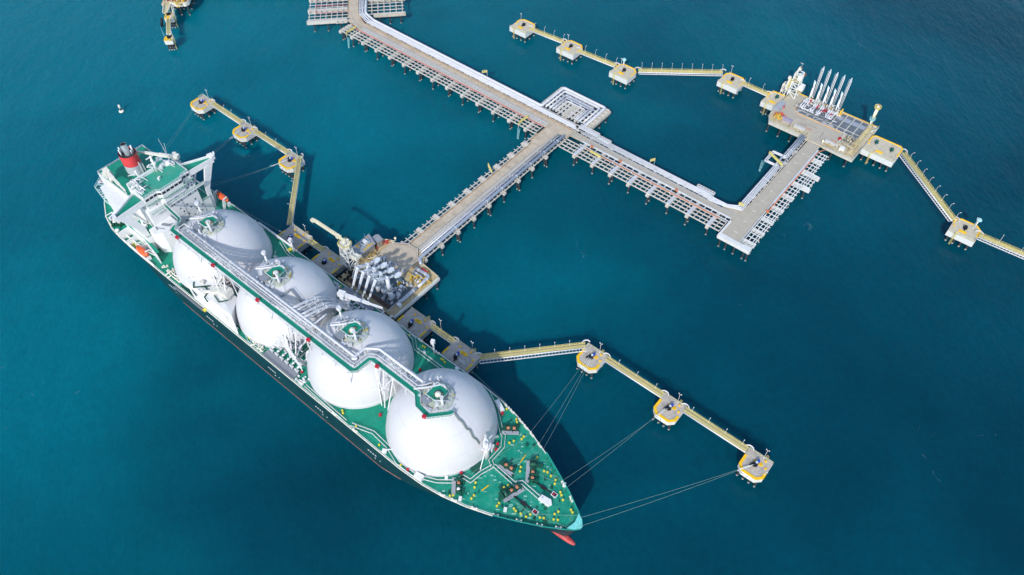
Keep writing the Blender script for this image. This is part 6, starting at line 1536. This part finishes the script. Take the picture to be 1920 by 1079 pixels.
# gangway tower and its boom
G = thing('gangway_tower', 'tall white lattice gangway tower with a cream boom pointing away over the water, near berth', 'tower', (-208.4, 133.4, zt))
def lattice(k, u0, u1, v0, v1, z0, z1, n, t=.22, taper=1.0):
    cu_, cv = (u0 + u1) / 2, (v0 + v1) / 2
    P = lambda a, b, f: (cu_ + (a - cu_) * (1 - (1 - taper) * f), cv + (b - cv) * (1 - (1 - taper) * f), z0 + (z1 - z0) * f)
    C = [(u0, v0), (u1, v0), (u1, v1), (u0, v1)]
    for j in range(4):
        k.bar(P(*C[j], 0), P(*C[j], 1), t * 1.6)
        for i in range(n):
            f, g = i / n, (i + 1) / n; a, b = (j, (j + 1) % 4) if i % 2 else ((j + 1) % 4, j)
            k.bar(P(*C[a], f), P(*C[b], g), t); k.bar(P(*C[j], g), P(*C[(j + 1) % 4], g), t)
k = MB(); lattice(k, -212.6, -206.0, 130.8, 136.0, zt - .1, 25.0, 5, .26, .62); k.build('lattice_legs', mat('tower_white', (.74, .76, .74), .5, var=.08, scale=.8, stain=(.5, .5, .42), stain_scale=.6, stain_amt=.4), G)
MB().prism([(-211.6, 131.0), (-207.4, 131.0), (-206.2, 133.4), (-207.4, 136.0), (-211.6, 136.0), (-212.6, 133.4)], 25, 26.0).build('tower_head', CREAM, G)
k = MB().rail([(-211.6, 131.0, 26.0), (-207.4, 131.0, 26.0), (-206.2, 133.4, 26.0), (-207.4, 136, 26.0), (-211.6, 136, 26.0), (-212.6, 133.4, 26.0), (-211.6, 131.0, 26.0)], 1.1, 1.2, .08); k.build('head_rails', YRAIL, G)
k = MB().cyl(-209.2, 133.4, 26.0, 29.4, .7, 12); k.rbox(-208.2, 134.6, 27.6, 1.0, 1.0, 1.6); k.build('boom_pivot', CREAM, G)
k = MB().bar((-208.0, 133.2, 29.2), (-228.6, 132.4, 30.0), .95, .7); k.rail([(-211, 133.7, 29.5), (-228, 132.9, 30.3)], .9, 1.2, .07); b_ = k.build('boom', mat('boom_cream', (.72, .68, .50), .5), G)
MB().rbox(-212.6, 132.9, 28.8, 1.5, 1.6, 1.5).build('boom_winch', MATS['boom_cream'], G, sub=b_); k = MB().rbox(-229.2, 132.4, 29.0, 1.8, 1.6, 1.3); k.build('boom_end', mat('boom_cream', (.72, .68, .50), .5), G, sub=b_)
k = MB().rbox(-205.2, 135.0, 18.4, 4.2, 3.6, .4, .1); k.rail([(-207, 133.4, 18.8), (-203.2, 133.8, 18.8), (-203.4, 136.8, 18.8)], 1.2, 1, .12); k.bar((-206, 134, 18.4), (-208, 133, 14), .3); k.build('landing_stage', CREAM, G)
k = MB().truss((-204.6, 134.2, 14.5), (-200.6, 127.8, 12.6), 1.4, 1.4, 5, .16); k.build('gangway_bridge', WHITE, G)
# ------------------------------------------------------------------ far berth loading platform
PR = thing('loading_platform', 'pale loading platform of the far berth with a grey grid floor and white skirt', 'jetty platform', (-80, 374, 0))
MB().prism([(-106.6, 361.6), (-103.6, 356.4), (-84.0, 356.4), (-54.4, 355.8), (-54.4, 391.2), (-103.8, 390.6), (-106.8, 388.4)], zt - 1.15, zt - .1).build('platform_slab', mat('platform_cream', (.50, .45, .33), .85, var=.14, scale=.5, stain=(.36, .28, .15), stain_scale=.3, stain_amt=.55), PR)
MB().prism([(-106.0, 366), (-104.0, 389.4), (-98.6, 389.4), (-98.2, 378.6), (-97.6, 376), (-95.2, 373.4), (-66, 373.2), (-66, 362.4), (-72.2, 360.6), (-72.4, 356.4), (-80.2, 356.4), (-81, 362.2), (-94, 366.0)], zt - .1, zt - .02).build('roadway', MATS['concrete_grey'], PR)
MB().prism([(-97.8, 378.4), (-97.4, 376.4), (-95, 373.9), (-59.6, 373.9), (-59.6, 389.8), (-97.8, 389.8)], zt - .1, zt - .06).build('process_floor', mat('process_slate', (.115, .14, .165), .7, var=.2, scale=.5, stain=(.2, .22, .25), stain_scale=.3, stain_amt=.6), PR)
k = MB().strip([(-98.0, 378.6), (-97.6, 376.2), (-95.2, 373.5), (-69, 373.5)], .35, zt - .06, zt + .3); k.box(-66, -56, 390.4, 390.9, zt, zt + .2); k.build('orange_kerb', mat('kerb_orange', (.62, .34, .12), .7, var=.15), PR)
k = MB()
for u in (-76.4, -71.8, -67.4, -63.0): k.box(u - .2, u + .2, 374, 390, zt - .06, zt + .12)
for v in (377.2, 374.2): k.box(-97, -59.6, v - .15, v + .15, zt - .06, zt + .1)
k.box(-97.6, -74.6, 386.0, 386.7, zt - .06, zt + .5); k.box(-66.4, -65.8, 357.6, 373, zt - .1, zt + .6); k.build('floor_ribs', mat('rib_cream', (.62, .60, .52), .6), PR)
k = MB()
for i in range(4): k.box(-76.0 + i * 4.5, -72.6 + i * 4.5, 383.6, 387.0, zt - .06, zt + .02)
k.build('grating_panels', mat('grating_lavender', (.30, .33, .40), .5, var=.12), PR)
k = MB().box(-104, -54.6, 390.9, 391.3, zt - 1.2, zt + .1); k.build('edge_kerb', YELLOW, PR)
sk = [(-106.8, 384), (-106.8, 362), (-103.8, 356.2), (-85.4, 356.2)]; 
for L in (sk, [(-71, 356.2), (-54.2, 355.6), (-54.2, 368)], [(-54.2, 385), (-54.2, 391.4)]):
    k = MB()
    for z in (zt + 1.1, zt + .5): k.arc([(*p, z) for p in L], .13, 6, 1.6)
    k.strip(L, .4, zt - 1.25, zt + .1)
    k.build('white_skirt', mat('skirt_pale', (.54, .55, .50), .7, var=.12, scale=.8, stain=(.40, .34, .24), stain_scale=.4, stain_amt=.5), PR)
for u in (-104, -97, -90, -83, -75, -66, -57):
    for v in (359, 368, 388): MB().tube([(u - .8, v - .6, -3), (u, v, zt - 1.6)], .5, 10).build('pile', PILE, PR)
# U-shaped manifolds in white with red valves
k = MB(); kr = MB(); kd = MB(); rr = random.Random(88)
for u in (-96.4, -95.2, -94.0, -90.2, -89.0, -86.0, -84.8, -81.4, -80.2, -79.0, -77.8):
    L = rr.uniform(3.2, 5.2); w = 1.1
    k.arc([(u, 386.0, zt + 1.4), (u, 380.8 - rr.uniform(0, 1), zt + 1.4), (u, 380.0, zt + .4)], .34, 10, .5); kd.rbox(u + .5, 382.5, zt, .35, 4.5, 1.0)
    for q in (383.6, 385.0): k.cyl(u, q, zt + 1.0, zt + 2.2, .5, 10)
for u in (-95.8, -90.0, -86.0, -80.2, -78.6): k.arc([(u - .9, 382, zt + 1), (u - .9, 379.2, zt + 1), (u + .9, 379.2, zt + 1), (u + .9, 382, zt + 1)], .36, 10, .9)
for u, v in ((-93.6, 386.2), (-88.4, 384.6), (-84.4, 383.4), (-83.0, 384.2), (-79.0, 383.2)): kr.rbox(u, v, zt + 1.0, .8, 2.8, .9, 0)
k.build('manifold_pipes', PIPEW, PR); kr.build('red_valves', REDP, PR); kd.build('manifold_shadow_boxes', DGREY, PR)  # dark boxes beside the pipes stand in for the shade between them
pclutter(PR, [(-97, -75, 386.8, 390.4)], 71, 'arm_base_gear', mat('gear_pale', (.55, .58, .56), .5), 40, hz=(.6, 2.0), sz=(.3, 1.1), pipes=8)
pclutter(PR, [(-97, -75, 388.6, 390.8)], 72, 'ochre_gear', mat('gear_ochre', (.45, .33, .14)), 14, hz=(.4, 1.2))
pclutter(PR, [(-97, -70, 374.4, 377.0)], 73, 'grey_gear', GREYP, 22, hz=(.3, .9), sz=(.3, 1.2), pipes=2)
pclutter(PR, [(-104.6, -97.5, 360.2, 365.8)], 74, 'yellow_gear', mat('gear_yellow', (.58, .40, .06)), 12, hz=(.6, 1.8), pipes=3)
pclutter(PR, [(-104.8, -100.5, 362, 366.4)], 75, 'red_gear', mat('gear_red', (.50, .07, .05)), 8, hz=(.5, 1.5), pipes=1)
pclutter(PR, [(-65, -57, 357.5, 372)], 76, 'mixed_gear', mat('gear_tan', (.50, .44, .30), .6), 20, hz=(.5, 2), pipes=4)
pclutter(PR, [(-64.6, -60, 366.8, 372.6)], 77, 'dark_gear', DGREY, 10, hz=(.5, 1.6), pipes=2)
MB().rbox(-62.2, 359.8, zt - .1, 2.6, 2.2, 2.0).build('white_cabinet', WHITE, PR)
k = MB().rbox(-90.6, 362.2, zt - .1, 7.6, 2.4, 2.4).rbox(-73.2, 358.8, zt - .1, 6.5, 0, 0) if False else MB().rbox(-88.2, 361.6, zt - .1, 6.6, 1.6, 1.5); k.rbox(-68.6, 361.0, zt - .1, 7.6, 1.4, 1.4); k.build('pipe_shelter', mat('shelter_grey', (.50, .51, .50), .6, var=.1, scale=.8), PR)
MB().rbox(-96.6, 363.4, zt - .1, 6.0, 1.6, 2.0).build('lavender_tank', mat('lavender', (.30, .27, .38), .6), PR)
MB().rbox(-105.2, 371.0, zt - .1, 3.2, 8.2, 2.6, -.05).build('grey_ramp', GREYP, PR)
k = MB().box(-86, -82, 364.6, 365.2, zt - .02, zt + .004); k.box(-70.5, -66.8, 364.0, 364.6, zt - .02, zt + .004); k.build('orange_markings', ORNP, PR)
T = thing('red_reel', 'red round hose reel on the right of the far berth roadway', 'hose reel', (-66.8, 367.6, zt)); MB().cyl(-66.8, 367.6, zt - .05, zt + 1.0, .95, 14).build('reel', REDP, T); MB().cyl(-66.8, 367.6, zt + 1.0, zt + 1.15, .4, 10).build('hub', mat('reel_dark', (.2, .02, .03)), T)
T = thing('red_cabinet', 'pinkish red cabinet at the left edge of the far berth roadway', 'cabinet', (-103.4, 372.6, zt)); MB().rbox(-103.4, 372.6, zt - .05, 1.0, 1.0, 1.7).build('cabinet_body', REDP, T); MB().rbox(-103.4, 371.9, zt + .3, .7, .06, 1.0).build('door', mat('pink', (.6, .2, .3)), T)
for lab, u, v, m in (('small cream beacon lamp where the road meets the far platform', -72.8, 358.2, CREAM), ('small cream beacon lamp where the spur road meets the near platform', -203.6, 158.4, CREAM)):
    T = thing('corner_beacon', lab, 'beacon', (u, v, zt), 'cream corner beacons'); MB().cyl(u, v, zt - .2, zt + 1.4, .25, 8).build('post', m, T); MB().ball(u, v, zt + 1.8, .62, 10, 5).build('globe', mat('globe_cream', (.86, .78, .50), .3), T)
k = MB().arc([(-56.6, 388.6, zt + 1), (-55.2, 388.4, zt + 1), (-54.6, 386.4, zt + 1), (-55.8, 383.4, zt + 1)], .2, 8, .8); k.build('corner_hoop', WHITE, PR)
k = MB().box(-58.6, -56.4, 360, 388, zt + .1, zt + .25); k.rail([(-58.8, 360, zt + .2), (-58.8, 388, zt + .2)], 1.1, 1.6, .08); k.rail([(-56.2, 360, zt + .2), (-56.2, 388, zt + .2)], 1.1, 1.6, .08); k.build('side_gangway', mat('rail_tan', (.58, .50, .28), .6), PR)
pclutter(PR, [(-97, -76, 377.6, 384.6)], 78, 'slate_pipework', mat('pipe_slate', (.20, .22, .25), .5), 40, hz=(.4, 1.3), sz=(.2, .8), pipes=10)
pclutter(PR, [(-97, -76, 377.6, 384.6)], 79, 'pale_pipework', PIPEW, 16, hz=(.6, 1.6), sz=(.2, .6), pipes=8)
pclutter(PR, [(-105.5, -82, 357.4, 360.4)], 80, 'edge_fittings', mat('gear_tan', (.50, .44, .30)), 22, hz=(.3, .9), sz=(.3, .9), pipes=2)
pclutter(PR, [(-72, -56, 356.8, 358.6), (-59.6, -55.4, 361, 387)], 81, 'edge_fittings', mat('gear_ochre', (.45, .33, .14)), 14, hz=(.3, .9), sz=(.3, .8), pipes=1)
k = MB()
for u, v, a, b in ((-92, 370.6, 5.5, .3), (-84, 368.2, 7, .25), (-76, 364.5, .3, 6), (-99.5, 380, .35, 5), (-88, 366.4, 4, .5)): k.rbox(u, v, zt - .02, a, b, .008, .05)
k.build('tyre_marks', mat('tyre_dark', (.20, .18, .15), .9, var=.3, scale=1.5), PR)
# stowed loading arms
AG2 = 'stowed loading arms of the far berth'
A2L = ['stowed white loading arm, first of five from the lattice tower on the far berth', 'stowed white loading arm, second of five from the lattice tower on the far berth', 'stowed white loading arm, middle one of the five on the far berth', 'stowed white loading arm, fourth of five from the lattice tower on the far berth', 'stowed white loading arm, last of five beside the yellow frame on the far berth']
S2 = thing('stowed_cargo_loader', A2L[0], 'loading arm', (-95.2, 388.0, zt), AG2, local=True)
MB().cyl(0, 0, -.1, 9, .45, 14).cyl(0, 0, 9, 12.6, .38, 14).cyl(0, 0, 12.2, 13.2, .55, 14).build('riser', WHITE, S2)
k = MB().rbox(0, -.3, 11.6, .8, .7, 2.0); k.bar((-.6, -.2, 12.8), (.6, -.2, 12.8), .45); k.ball(-.5, -.3, 14.0, .32, 8, 4); k.build('swivel_head', mat('arm_blue_white', (.62, .76, .84), .4), S2)
k = MB()
for x in (1.25, 2.0): k.tube([(x, .2, 3.4), (x, .2, 22.4)], .15, 8)
for i in range(14): z = 4 + i * 1.32; k.bar((1.25, .2, z), (2.0, .2, z + .9), .1)
k.arc([(.3, 0, 12), (.6, .1, 4.4), (1.25, .2, 3.0), (2.0, .2, 3.4)], .2, 8, .8); k.build('folded_arm', WHITE, S2)
k = MB().cyl(1.6, .2, 22.4, 24.4, .5, 10, .08).rbox(1.6, .2, 21.8, 1.0, .6, .8); k.bar((.7, .4, 14), (.5, .5, 22.4), .1); k.bar((.5, .5, 22.4), (1.5, .3, 23), .12); k.build('arm_tip', mat('arm_blue_white', (.62, .76, .84)), S2)
for i, u in enumerate((-91.1, -87.0, -82.95, -78.9)): dup(S2, (u, 388.0, zt), 0, A2L[i + 1])
T = thing('yellow_portal', 'yellow upright frame at the right end of the stowed loading arms', 'frame', (-75.6, 388.4, zt)); k = MB().box(-75.9, -75.3, 386.4, 389.8, zt, zt + .3).box(-75.9, -75.3, 386.4, 386.8, zt, zt + 3).box(-75.9, -75.3, 389.4, 389.8, zt, zt + 3); k.build('uprights', YELLOW, T); MB().box(-75.9, -75.3, 386.8, 389.4, zt + 2.6, zt + 3).build('top_bar', YELLOW, T)
# lattice gangway tower of the far berth
G2 = thing('gangway_tower', 'white lattice gangway tower with side cabins at the left end of the far berth', 'tower', (-105, 386.6, zt))
TW = mat('tower_white', (.74, .76, .74))
k = MB(); lattice(k, -107.2, -102.4, 384.4, 388.8, zt - .2, 27.0, 5, .3, .8); k.build('lattice_legs', TW, G2)
k = MB().rbox(-104.8, 386.6, 21.6, 4.6, 4.4, .5).rbox(-101.6, 386.2, 16.0, 3.4, 4.2, .4); k.build('tower_floors', mat('floor_ochre', (.46, .38, .22), .7), G2)
k = MB().rbox(-101.0, 386.4, 17.2, 2.4, 3.4, 2.8).rbox(-103.4, 386.4, 23, 2.4, 2.8, 2.6); k.bar((-102.4, 386.4, 15), (-100, 386.4, 17), .4); k.build('cabins', mat('cabin_white', (.76, .78, .76), .45, var=.05), G2)
k = MB().bar((-107.6, 387.4, 18.5), (-105.8, 386.8, 29.6), .8, .8).rbox(-105.4, 386.6, 28.8, 1.4, 1.8, 1.3); k.build('boom', CREAM, G2)
k = MB().rbox(-104.9, 386.6, 30.0, .8, .8, .6).rbox(-101.8, 387.8, 25.4, .8, 1.2, 1.4); k.build('boom_fittings', RUST, G2)
k = MB(); lattice(k, -111.4, -108.6, 384.2, 387.4, zt - .2, 17.5, 3, .2, .9); k.bar((-109.8, 385.8, 15), (-109.0, 386.6, 21.4), .9, .9); k.rbox(-109.4, 386.8, 20.4, 1.6, 1.2, 1.6); k.build('side_boom', CREAM, G2)
k = MB().bar((-108.6, 386.2, 14.6), (-108.0, 387.0, 21), .8, .5); k.build('side_ladder', YRAIL, G2)
k = MB().bar((-104.8, 386.6, 30), (-105.4, 387, 32.6), .07); k.bar((-106.3, 387.0, 32.6), (-104.5, 387.0, 32.6), .14); k.build('tower_lamp', WHITE, G2)
# fire monitor column at the right end
G3 = thing('monitor_column', 'cream column with a round cage top at the right end of the far berth', 'tower', (-58.8, 389.6, zt))
MB().cyl(-58.8, 389.6, zt - .1, 15.4, .42, 12).cyl(-58.8, 389.6, 15.4, 23, .8, 14).build('column', mat('column_cream', (.78, .78, .62), .45, var=.06), G3)
k = MB().lathe([(1.5, 15.0), (1.5, 15.3)], -58.8, 389.6, 16); k.rail([(-58.8 + 1.5 * cos(j * pi / 6), 389.6 + 1.5 * sin(j * pi / 6), 15.2) for j in range(13)], 1.1, 2, .1); k.build('lower_cage', mat('pale_aqua', (.30, .62, .68)), G3)
k = MB().lathe([(1.4, 22.9), (1.7, 23.1), (1.7, 23.3)], -58.8, 389.6, 16); k.rail([(-58.8 + 1.7 * cos(j * pi / 6), 389.6 + 1.7 * sin(j * pi / 6), 23.2) for j in range(13)], 1.2, 2, .12); k.build('top_cage', YRAIL, G3)
MB().ball(-58.8, 389.6, 24.0, .8, 12, 6).build('monitor_head', CREAM, G3); MB().rbox(-58.6, 390.2, 24.0, .5, .5, 1.0).build('red_light', REDP, G3)
k = MB().bar((-58.0, 389.9, zt), (-58.0, 389.9, 22.8), .4, .2); k.build('column_ladder', YRAIL, G3)
# ------------------------------------------------------------------ upper left corner: end of another berth
T7 = thing('loading_platform', 'corner of a third platform with a reddish brown floor at the top left edge', 'jetty platform', (-470, 225, 0))
Q0 = Vector((-470.2, 211.6)); QA = Vector((.775, .632)); QB = Vector((-.695, .719))
def Q(a, b): p = Q0 + QA * a + QB * b; return (p.x, p.y)
MB().prism([Q(-3, 1), Q(13, 1), Q(14.6, 3), Q(14.6, 40), Q(-3, 40)], zt - 1.4, zt - .2).build('platform_slab', TAN, T7)
MB().prism([Q(-2, 5), Q(13.4, 5), Q(13.4, 39), Q(-2, 39)], zt - .2, zt - .1).build('brown_floor', mat('floor_redbrown', (.30, .09, .06), .8, var=.25, scale=.5), T7)
k = MB(); L = [Q(2.5, 2), Q(5, .6), Q(13, .8), Q(14.8, 3), Q(14.8, 30)]; k.arc([(*p, zt + 1) for p in L], .2, 8, 1.2); k.arc([(*p, zt + .4) for p in L], .25, 8, 1.2); k.strip(L, .4, zt - 1.6, zt); k.build('skirt_rail', CREAM, T7)
pclutter(T7, [(-470, -461, 214, 223)], 91, 'yellow_gear', mat('gear_yellow', (.58, .40, .06)), 14)
k = MB()
for a in (0, 3.4, 6.8, 10.2): k.bar((*Q(a, 4), zt + .5), (*Q(a - 1.4, 8), zt + .9), .4)
k.build('white_stanchions', WHITE, T7)
for a in (2, 8, 13.4):
    for b in (2, 9, 16): p = Q(a, b); MB().tube([(p[0], p[1] - .3, -3), (p[0], p[1], zt - 1.4)], .55, 10).build('pile', PILE, T7)
k = MB().prism([Q(-1.2, .8), Q(3.6, .8), Q(3.2, -9.4), Q(.2, -9.4)], zt - .6, zt - .3); k.build('link_deck', OLIVE, T7)
k = MB()
for a0, a1 in ((-1.2, .2), (3.6, 3.2)): k.rail([(*Q(a0, .8), zt - .3), (*Q(a1, -9.4), zt - .3)], 1.1, 1.4, .12)
k.bar((*Q(3.6, .8), zt), (*Q(6.0, -8), zt - 2), .5); k.bar((*Q(4.6, .8), zt), (*Q(7.0, -8.4), zt - 2), .3); k.build('link_rails', CREAM, T7)
dolphin('mooring_dolphin', 'small white dolphin with yellow edges next to the top left platform', 'dolphin', (-458.6, 205.6), 3.0, 2.6, 3.4, .9, 10, 2.8, 'small dolphins at the top left', -.75, ' ', None, hooks=((-1.6, -.4, 2.2),), motor=False, topm=MATS['concrete_cream'], sidem=MATS['dolphin_white'], npile=2)
dolphin('mooring_dolphin', 'small white dolphin at the free end of the top left walkway', 'dolphin', (-437.6, 190.4), 2.6, 2.4, 3.0, .9, 10, 2.8, 'small dolphins at the top left', -.75, ' ', None, hooks=((-.8, .4, 2.2),), motor=False, topm=MATS['concrete_cream'], sidem=MATS['dolphin_white'], npile=2)
B = thing('fender', 'black rubber fender beside the small top left dolphin', 'fender', (-462.6, 201.6, 0)); MB().tube([(-462.4, 202.2, 8.6), (-463.0, 200.8, 3.4)], .8, 12).build('fender_body', BLACK, B); MB().tube([(-463.0, 200.8, 3.4), (-463.05, 200.7, 3.2)], .5, 10).build('end_cap', GREYP, B)
k = MB().tube([(-463.2, 199.6, 3.0), (-441.4, 190.4, 10.4)], .14, 6); tag(k.build('slack_line', mat('pale_aqua', (.30, .62, .68)), o=(-452, 195, 0)), 'pale line strung along the top left walkway', 'rope')
# the row of piles of the trestle just beyond the top edge
T8 = thing('pipe_trestle', 'line of dark piles along the top edge between the two upper left structures', 'jetty', (-440, 262, 0), 'pipe trestles')
pa = Vector((-470.9, 238.2)); pd = Vector((9.2, 8.0))
for i in range(8):
    p = pa + pd * i * .96; MB().tube([(p.x, p.y, -3), (p.x - .4, p.y + .8, 9)], .55, 10).build('pile', PILE, T8)
MB().prism([(-476, 240.4), (-396, 310), (-401, 316), (-481, 246)], 9, 10.5).build('road_deck', CONC, T8)

SITE[0] = False
# ------------------------------------------------------------------ buoy
B = thing('channel_buoy', 'small cream and black marker buoy floating at the left above the stern', 'buoy', (-411.0, 135.1, 0))
k = MB().lathe([(.4, -1.0), (1.25, -.6), (1.5, .1), (1.3, .7), (.6, .95)], -411.0, 135.1, 20); k.build('float', CREAM, B)
MB().cyl(-411.0, 135.1, .9, 2.2, .55, 12).build('dark_band', BLACK, B)
MB().cyl(-411.0, 135.1, 2.2, 4.7, .62, 12, .55).build('daymark', CREAM, B)
MB().cyl(-411.0, 135.1, 4.7, 6.0, .14, 8).build('top_pole', BLACK, B)

# ------------------------------------------------------------------ mooring ropes
def rope(label, deckpts, fair, end, tail=7.0, sag=1.2, group='mooring ropes', r=.05):
    """deckpts and fair in ship coordinates, end (hook) in the terminal frame"""
    f = Vector(SP(fair)); e = Vector((end[0] * GRID, end[1] * GRID, end[2] + DATUM)); d = e - f; L = d.length; n = 14
    t0 = 1 - tail / L
    pts = [SP(p) for p in deckpts]
    P = lambda t: (f.x + d.x * t, f.y + d.y * t, f.z + d.z * t - sag * 4 * t * (1 - t))
    R0 = thing('mooring_rope', label, 'rope', tuple(f), group)
    MB().tube(pts + [P(t0 * i / n) for i in range(n + 1)], r, 5).build('rope_line', ROPE, R0)
    MB().tube([P(t0 + (1 - t0) * i / 5) for i in range(6)], r * 1.8, 5).build('rope_tail', ROPET, R0)
    p = P(t0); MB().ball(p[0], p[1], p[2], .28, 8, 4).build('shackle', WHITE, R0)
zf = lambda s: deck_z(s) + 1.0
H1, H2, H3 = (-89.7, 163.6, 10.9), (-49.9, 163.7, 10.9), (-10.0, 163.7, 10.9)
rope('upper of the two long mooring ropes from the bow tip to the lowest dolphin', [(-76.2, -6.4, zf(-76)), (-64.1, -7.4, zf(-64)), (-50.6, 2.6, zf(-50))], (-48.6, 2.9, deck_z(-48) + 1.6), H3)
rope('lower of the two long mooring ropes from the bow tip to the lowest dolphin', [(-78.0, -8.2, zf(-76)), (-60.6, -6.2, zf(-60)), (-49.2, -2.6, zf(-49))], (-46.6, .4, deck_z(-47) + 1.7), (-10.6, 162.6, 10.9))
rope('upper of the two mooring ropes from the bow shoulder to the middle dolphin', [(-74.2, 8.6, zf(-74)), (-69.0, 9.8, zf(-69))], (-62.8, 10.9, zf(-62)), H2)
rope('lower of the two mooring ropes from the bow shoulder to the middle dolphin', [(-73.2, 6.8, zf(-74)), (-66.0, 8.2, zf(-66))], (-60.0, 9.6, zf(-60)), (-50.8, 163.0, 10.9))
rope('leftmost of the three parallel ropes from the bow deck to the first dolphin', [(-93.6, -14.2, zf(-93)), (-86.2, 12.6, zf(-86))], (-85.4, 20.0, zf(-85)), (-90.4, 163.4, 10.9))
rope('middle one of the three parallel ropes from the bow deck to the first dolphin', [(-84.0, 3.6, zf(-84)), (-80.6, 9.4, zf(-80)), (-80.2, 17.6, zf(-80))], (-79.6, 18.0, zf(-79)), H1)
rope('rightmost of the three parallel ropes from the bow deck to the first dolphin', [(-82.6, 3.4, zf(-82)), (-78.6, 9.4, zf(-78)), (-77.6, 16.8, zf(-77))], (-76.8, 17.0, zf(-76)), (-89.0, 163.2, 10.9))
rope('faint mooring rope from the stern gear to the dolphin at the bend', [(-300, 22, 17)], (-299, 24.6, 17.2), (-290.2, 163.4, 10.9), 9); rope('second faint mooring rope beside it from the stern to the dolphin at the bend', [(-303, 22, 17)], (-301, 24.4, 17.2), (-290.6, 162.6, 10.9), 9)
rope('faint mooring rope from the port quarter to the middle stern dolphin', [(-318, 18, 17)], (-316.5, 22.3, 17.2), (-329.6, 163.4, 10.9), 9); rope('second faint mooring rope beside it from the quarter to the middle stern dolphin', [(-321, 17, 17)], (-318.6, 21.6, 17.2), (-330.0, 162.6, 10.9), 9)
rope('faint mooring rope from the stern rail to the upper left dolphin', [(-334, 10, 17)], (-333.6, 14, 17.2), (-368.6, 163.2, 10.9), 7); rope('second faint mooring rope beside it from the stern rail to the upper left dolphin', [(-334.5, 8, 17)], (-335.2, 12.8, 17.2), (-369.0, 162.4, 10.9), 7)
rope('spring rope from the platform nearest the bow along the hull side', [(-106, 20.6, 17)], (-104, 24.0, 17), (-134.6, 126.2, 11.9), 6, .4); rope('second spring rope from the platform nearest the bow along the hull side', [(-104, 20.4, 17)], (-101.6, 23.6, 17), (-134.2, 126.6, 11.9), 6, .4)
rope('spring rope from the platform nearest the stern along the hull side', [(-276, 21, 17)], (-278, 24.4, 17), (-245.2, 126.6, 11.9), 6, .4); rope('second spring rope from the platform nearest the stern along the hull side', [(-278, 21, 17)], (-280, 24.4, 17), (-245.4, 127.0, 11.9), 6, .4)
for c in ((-180.4, 14.4), (-181.0, 13.2)): pass
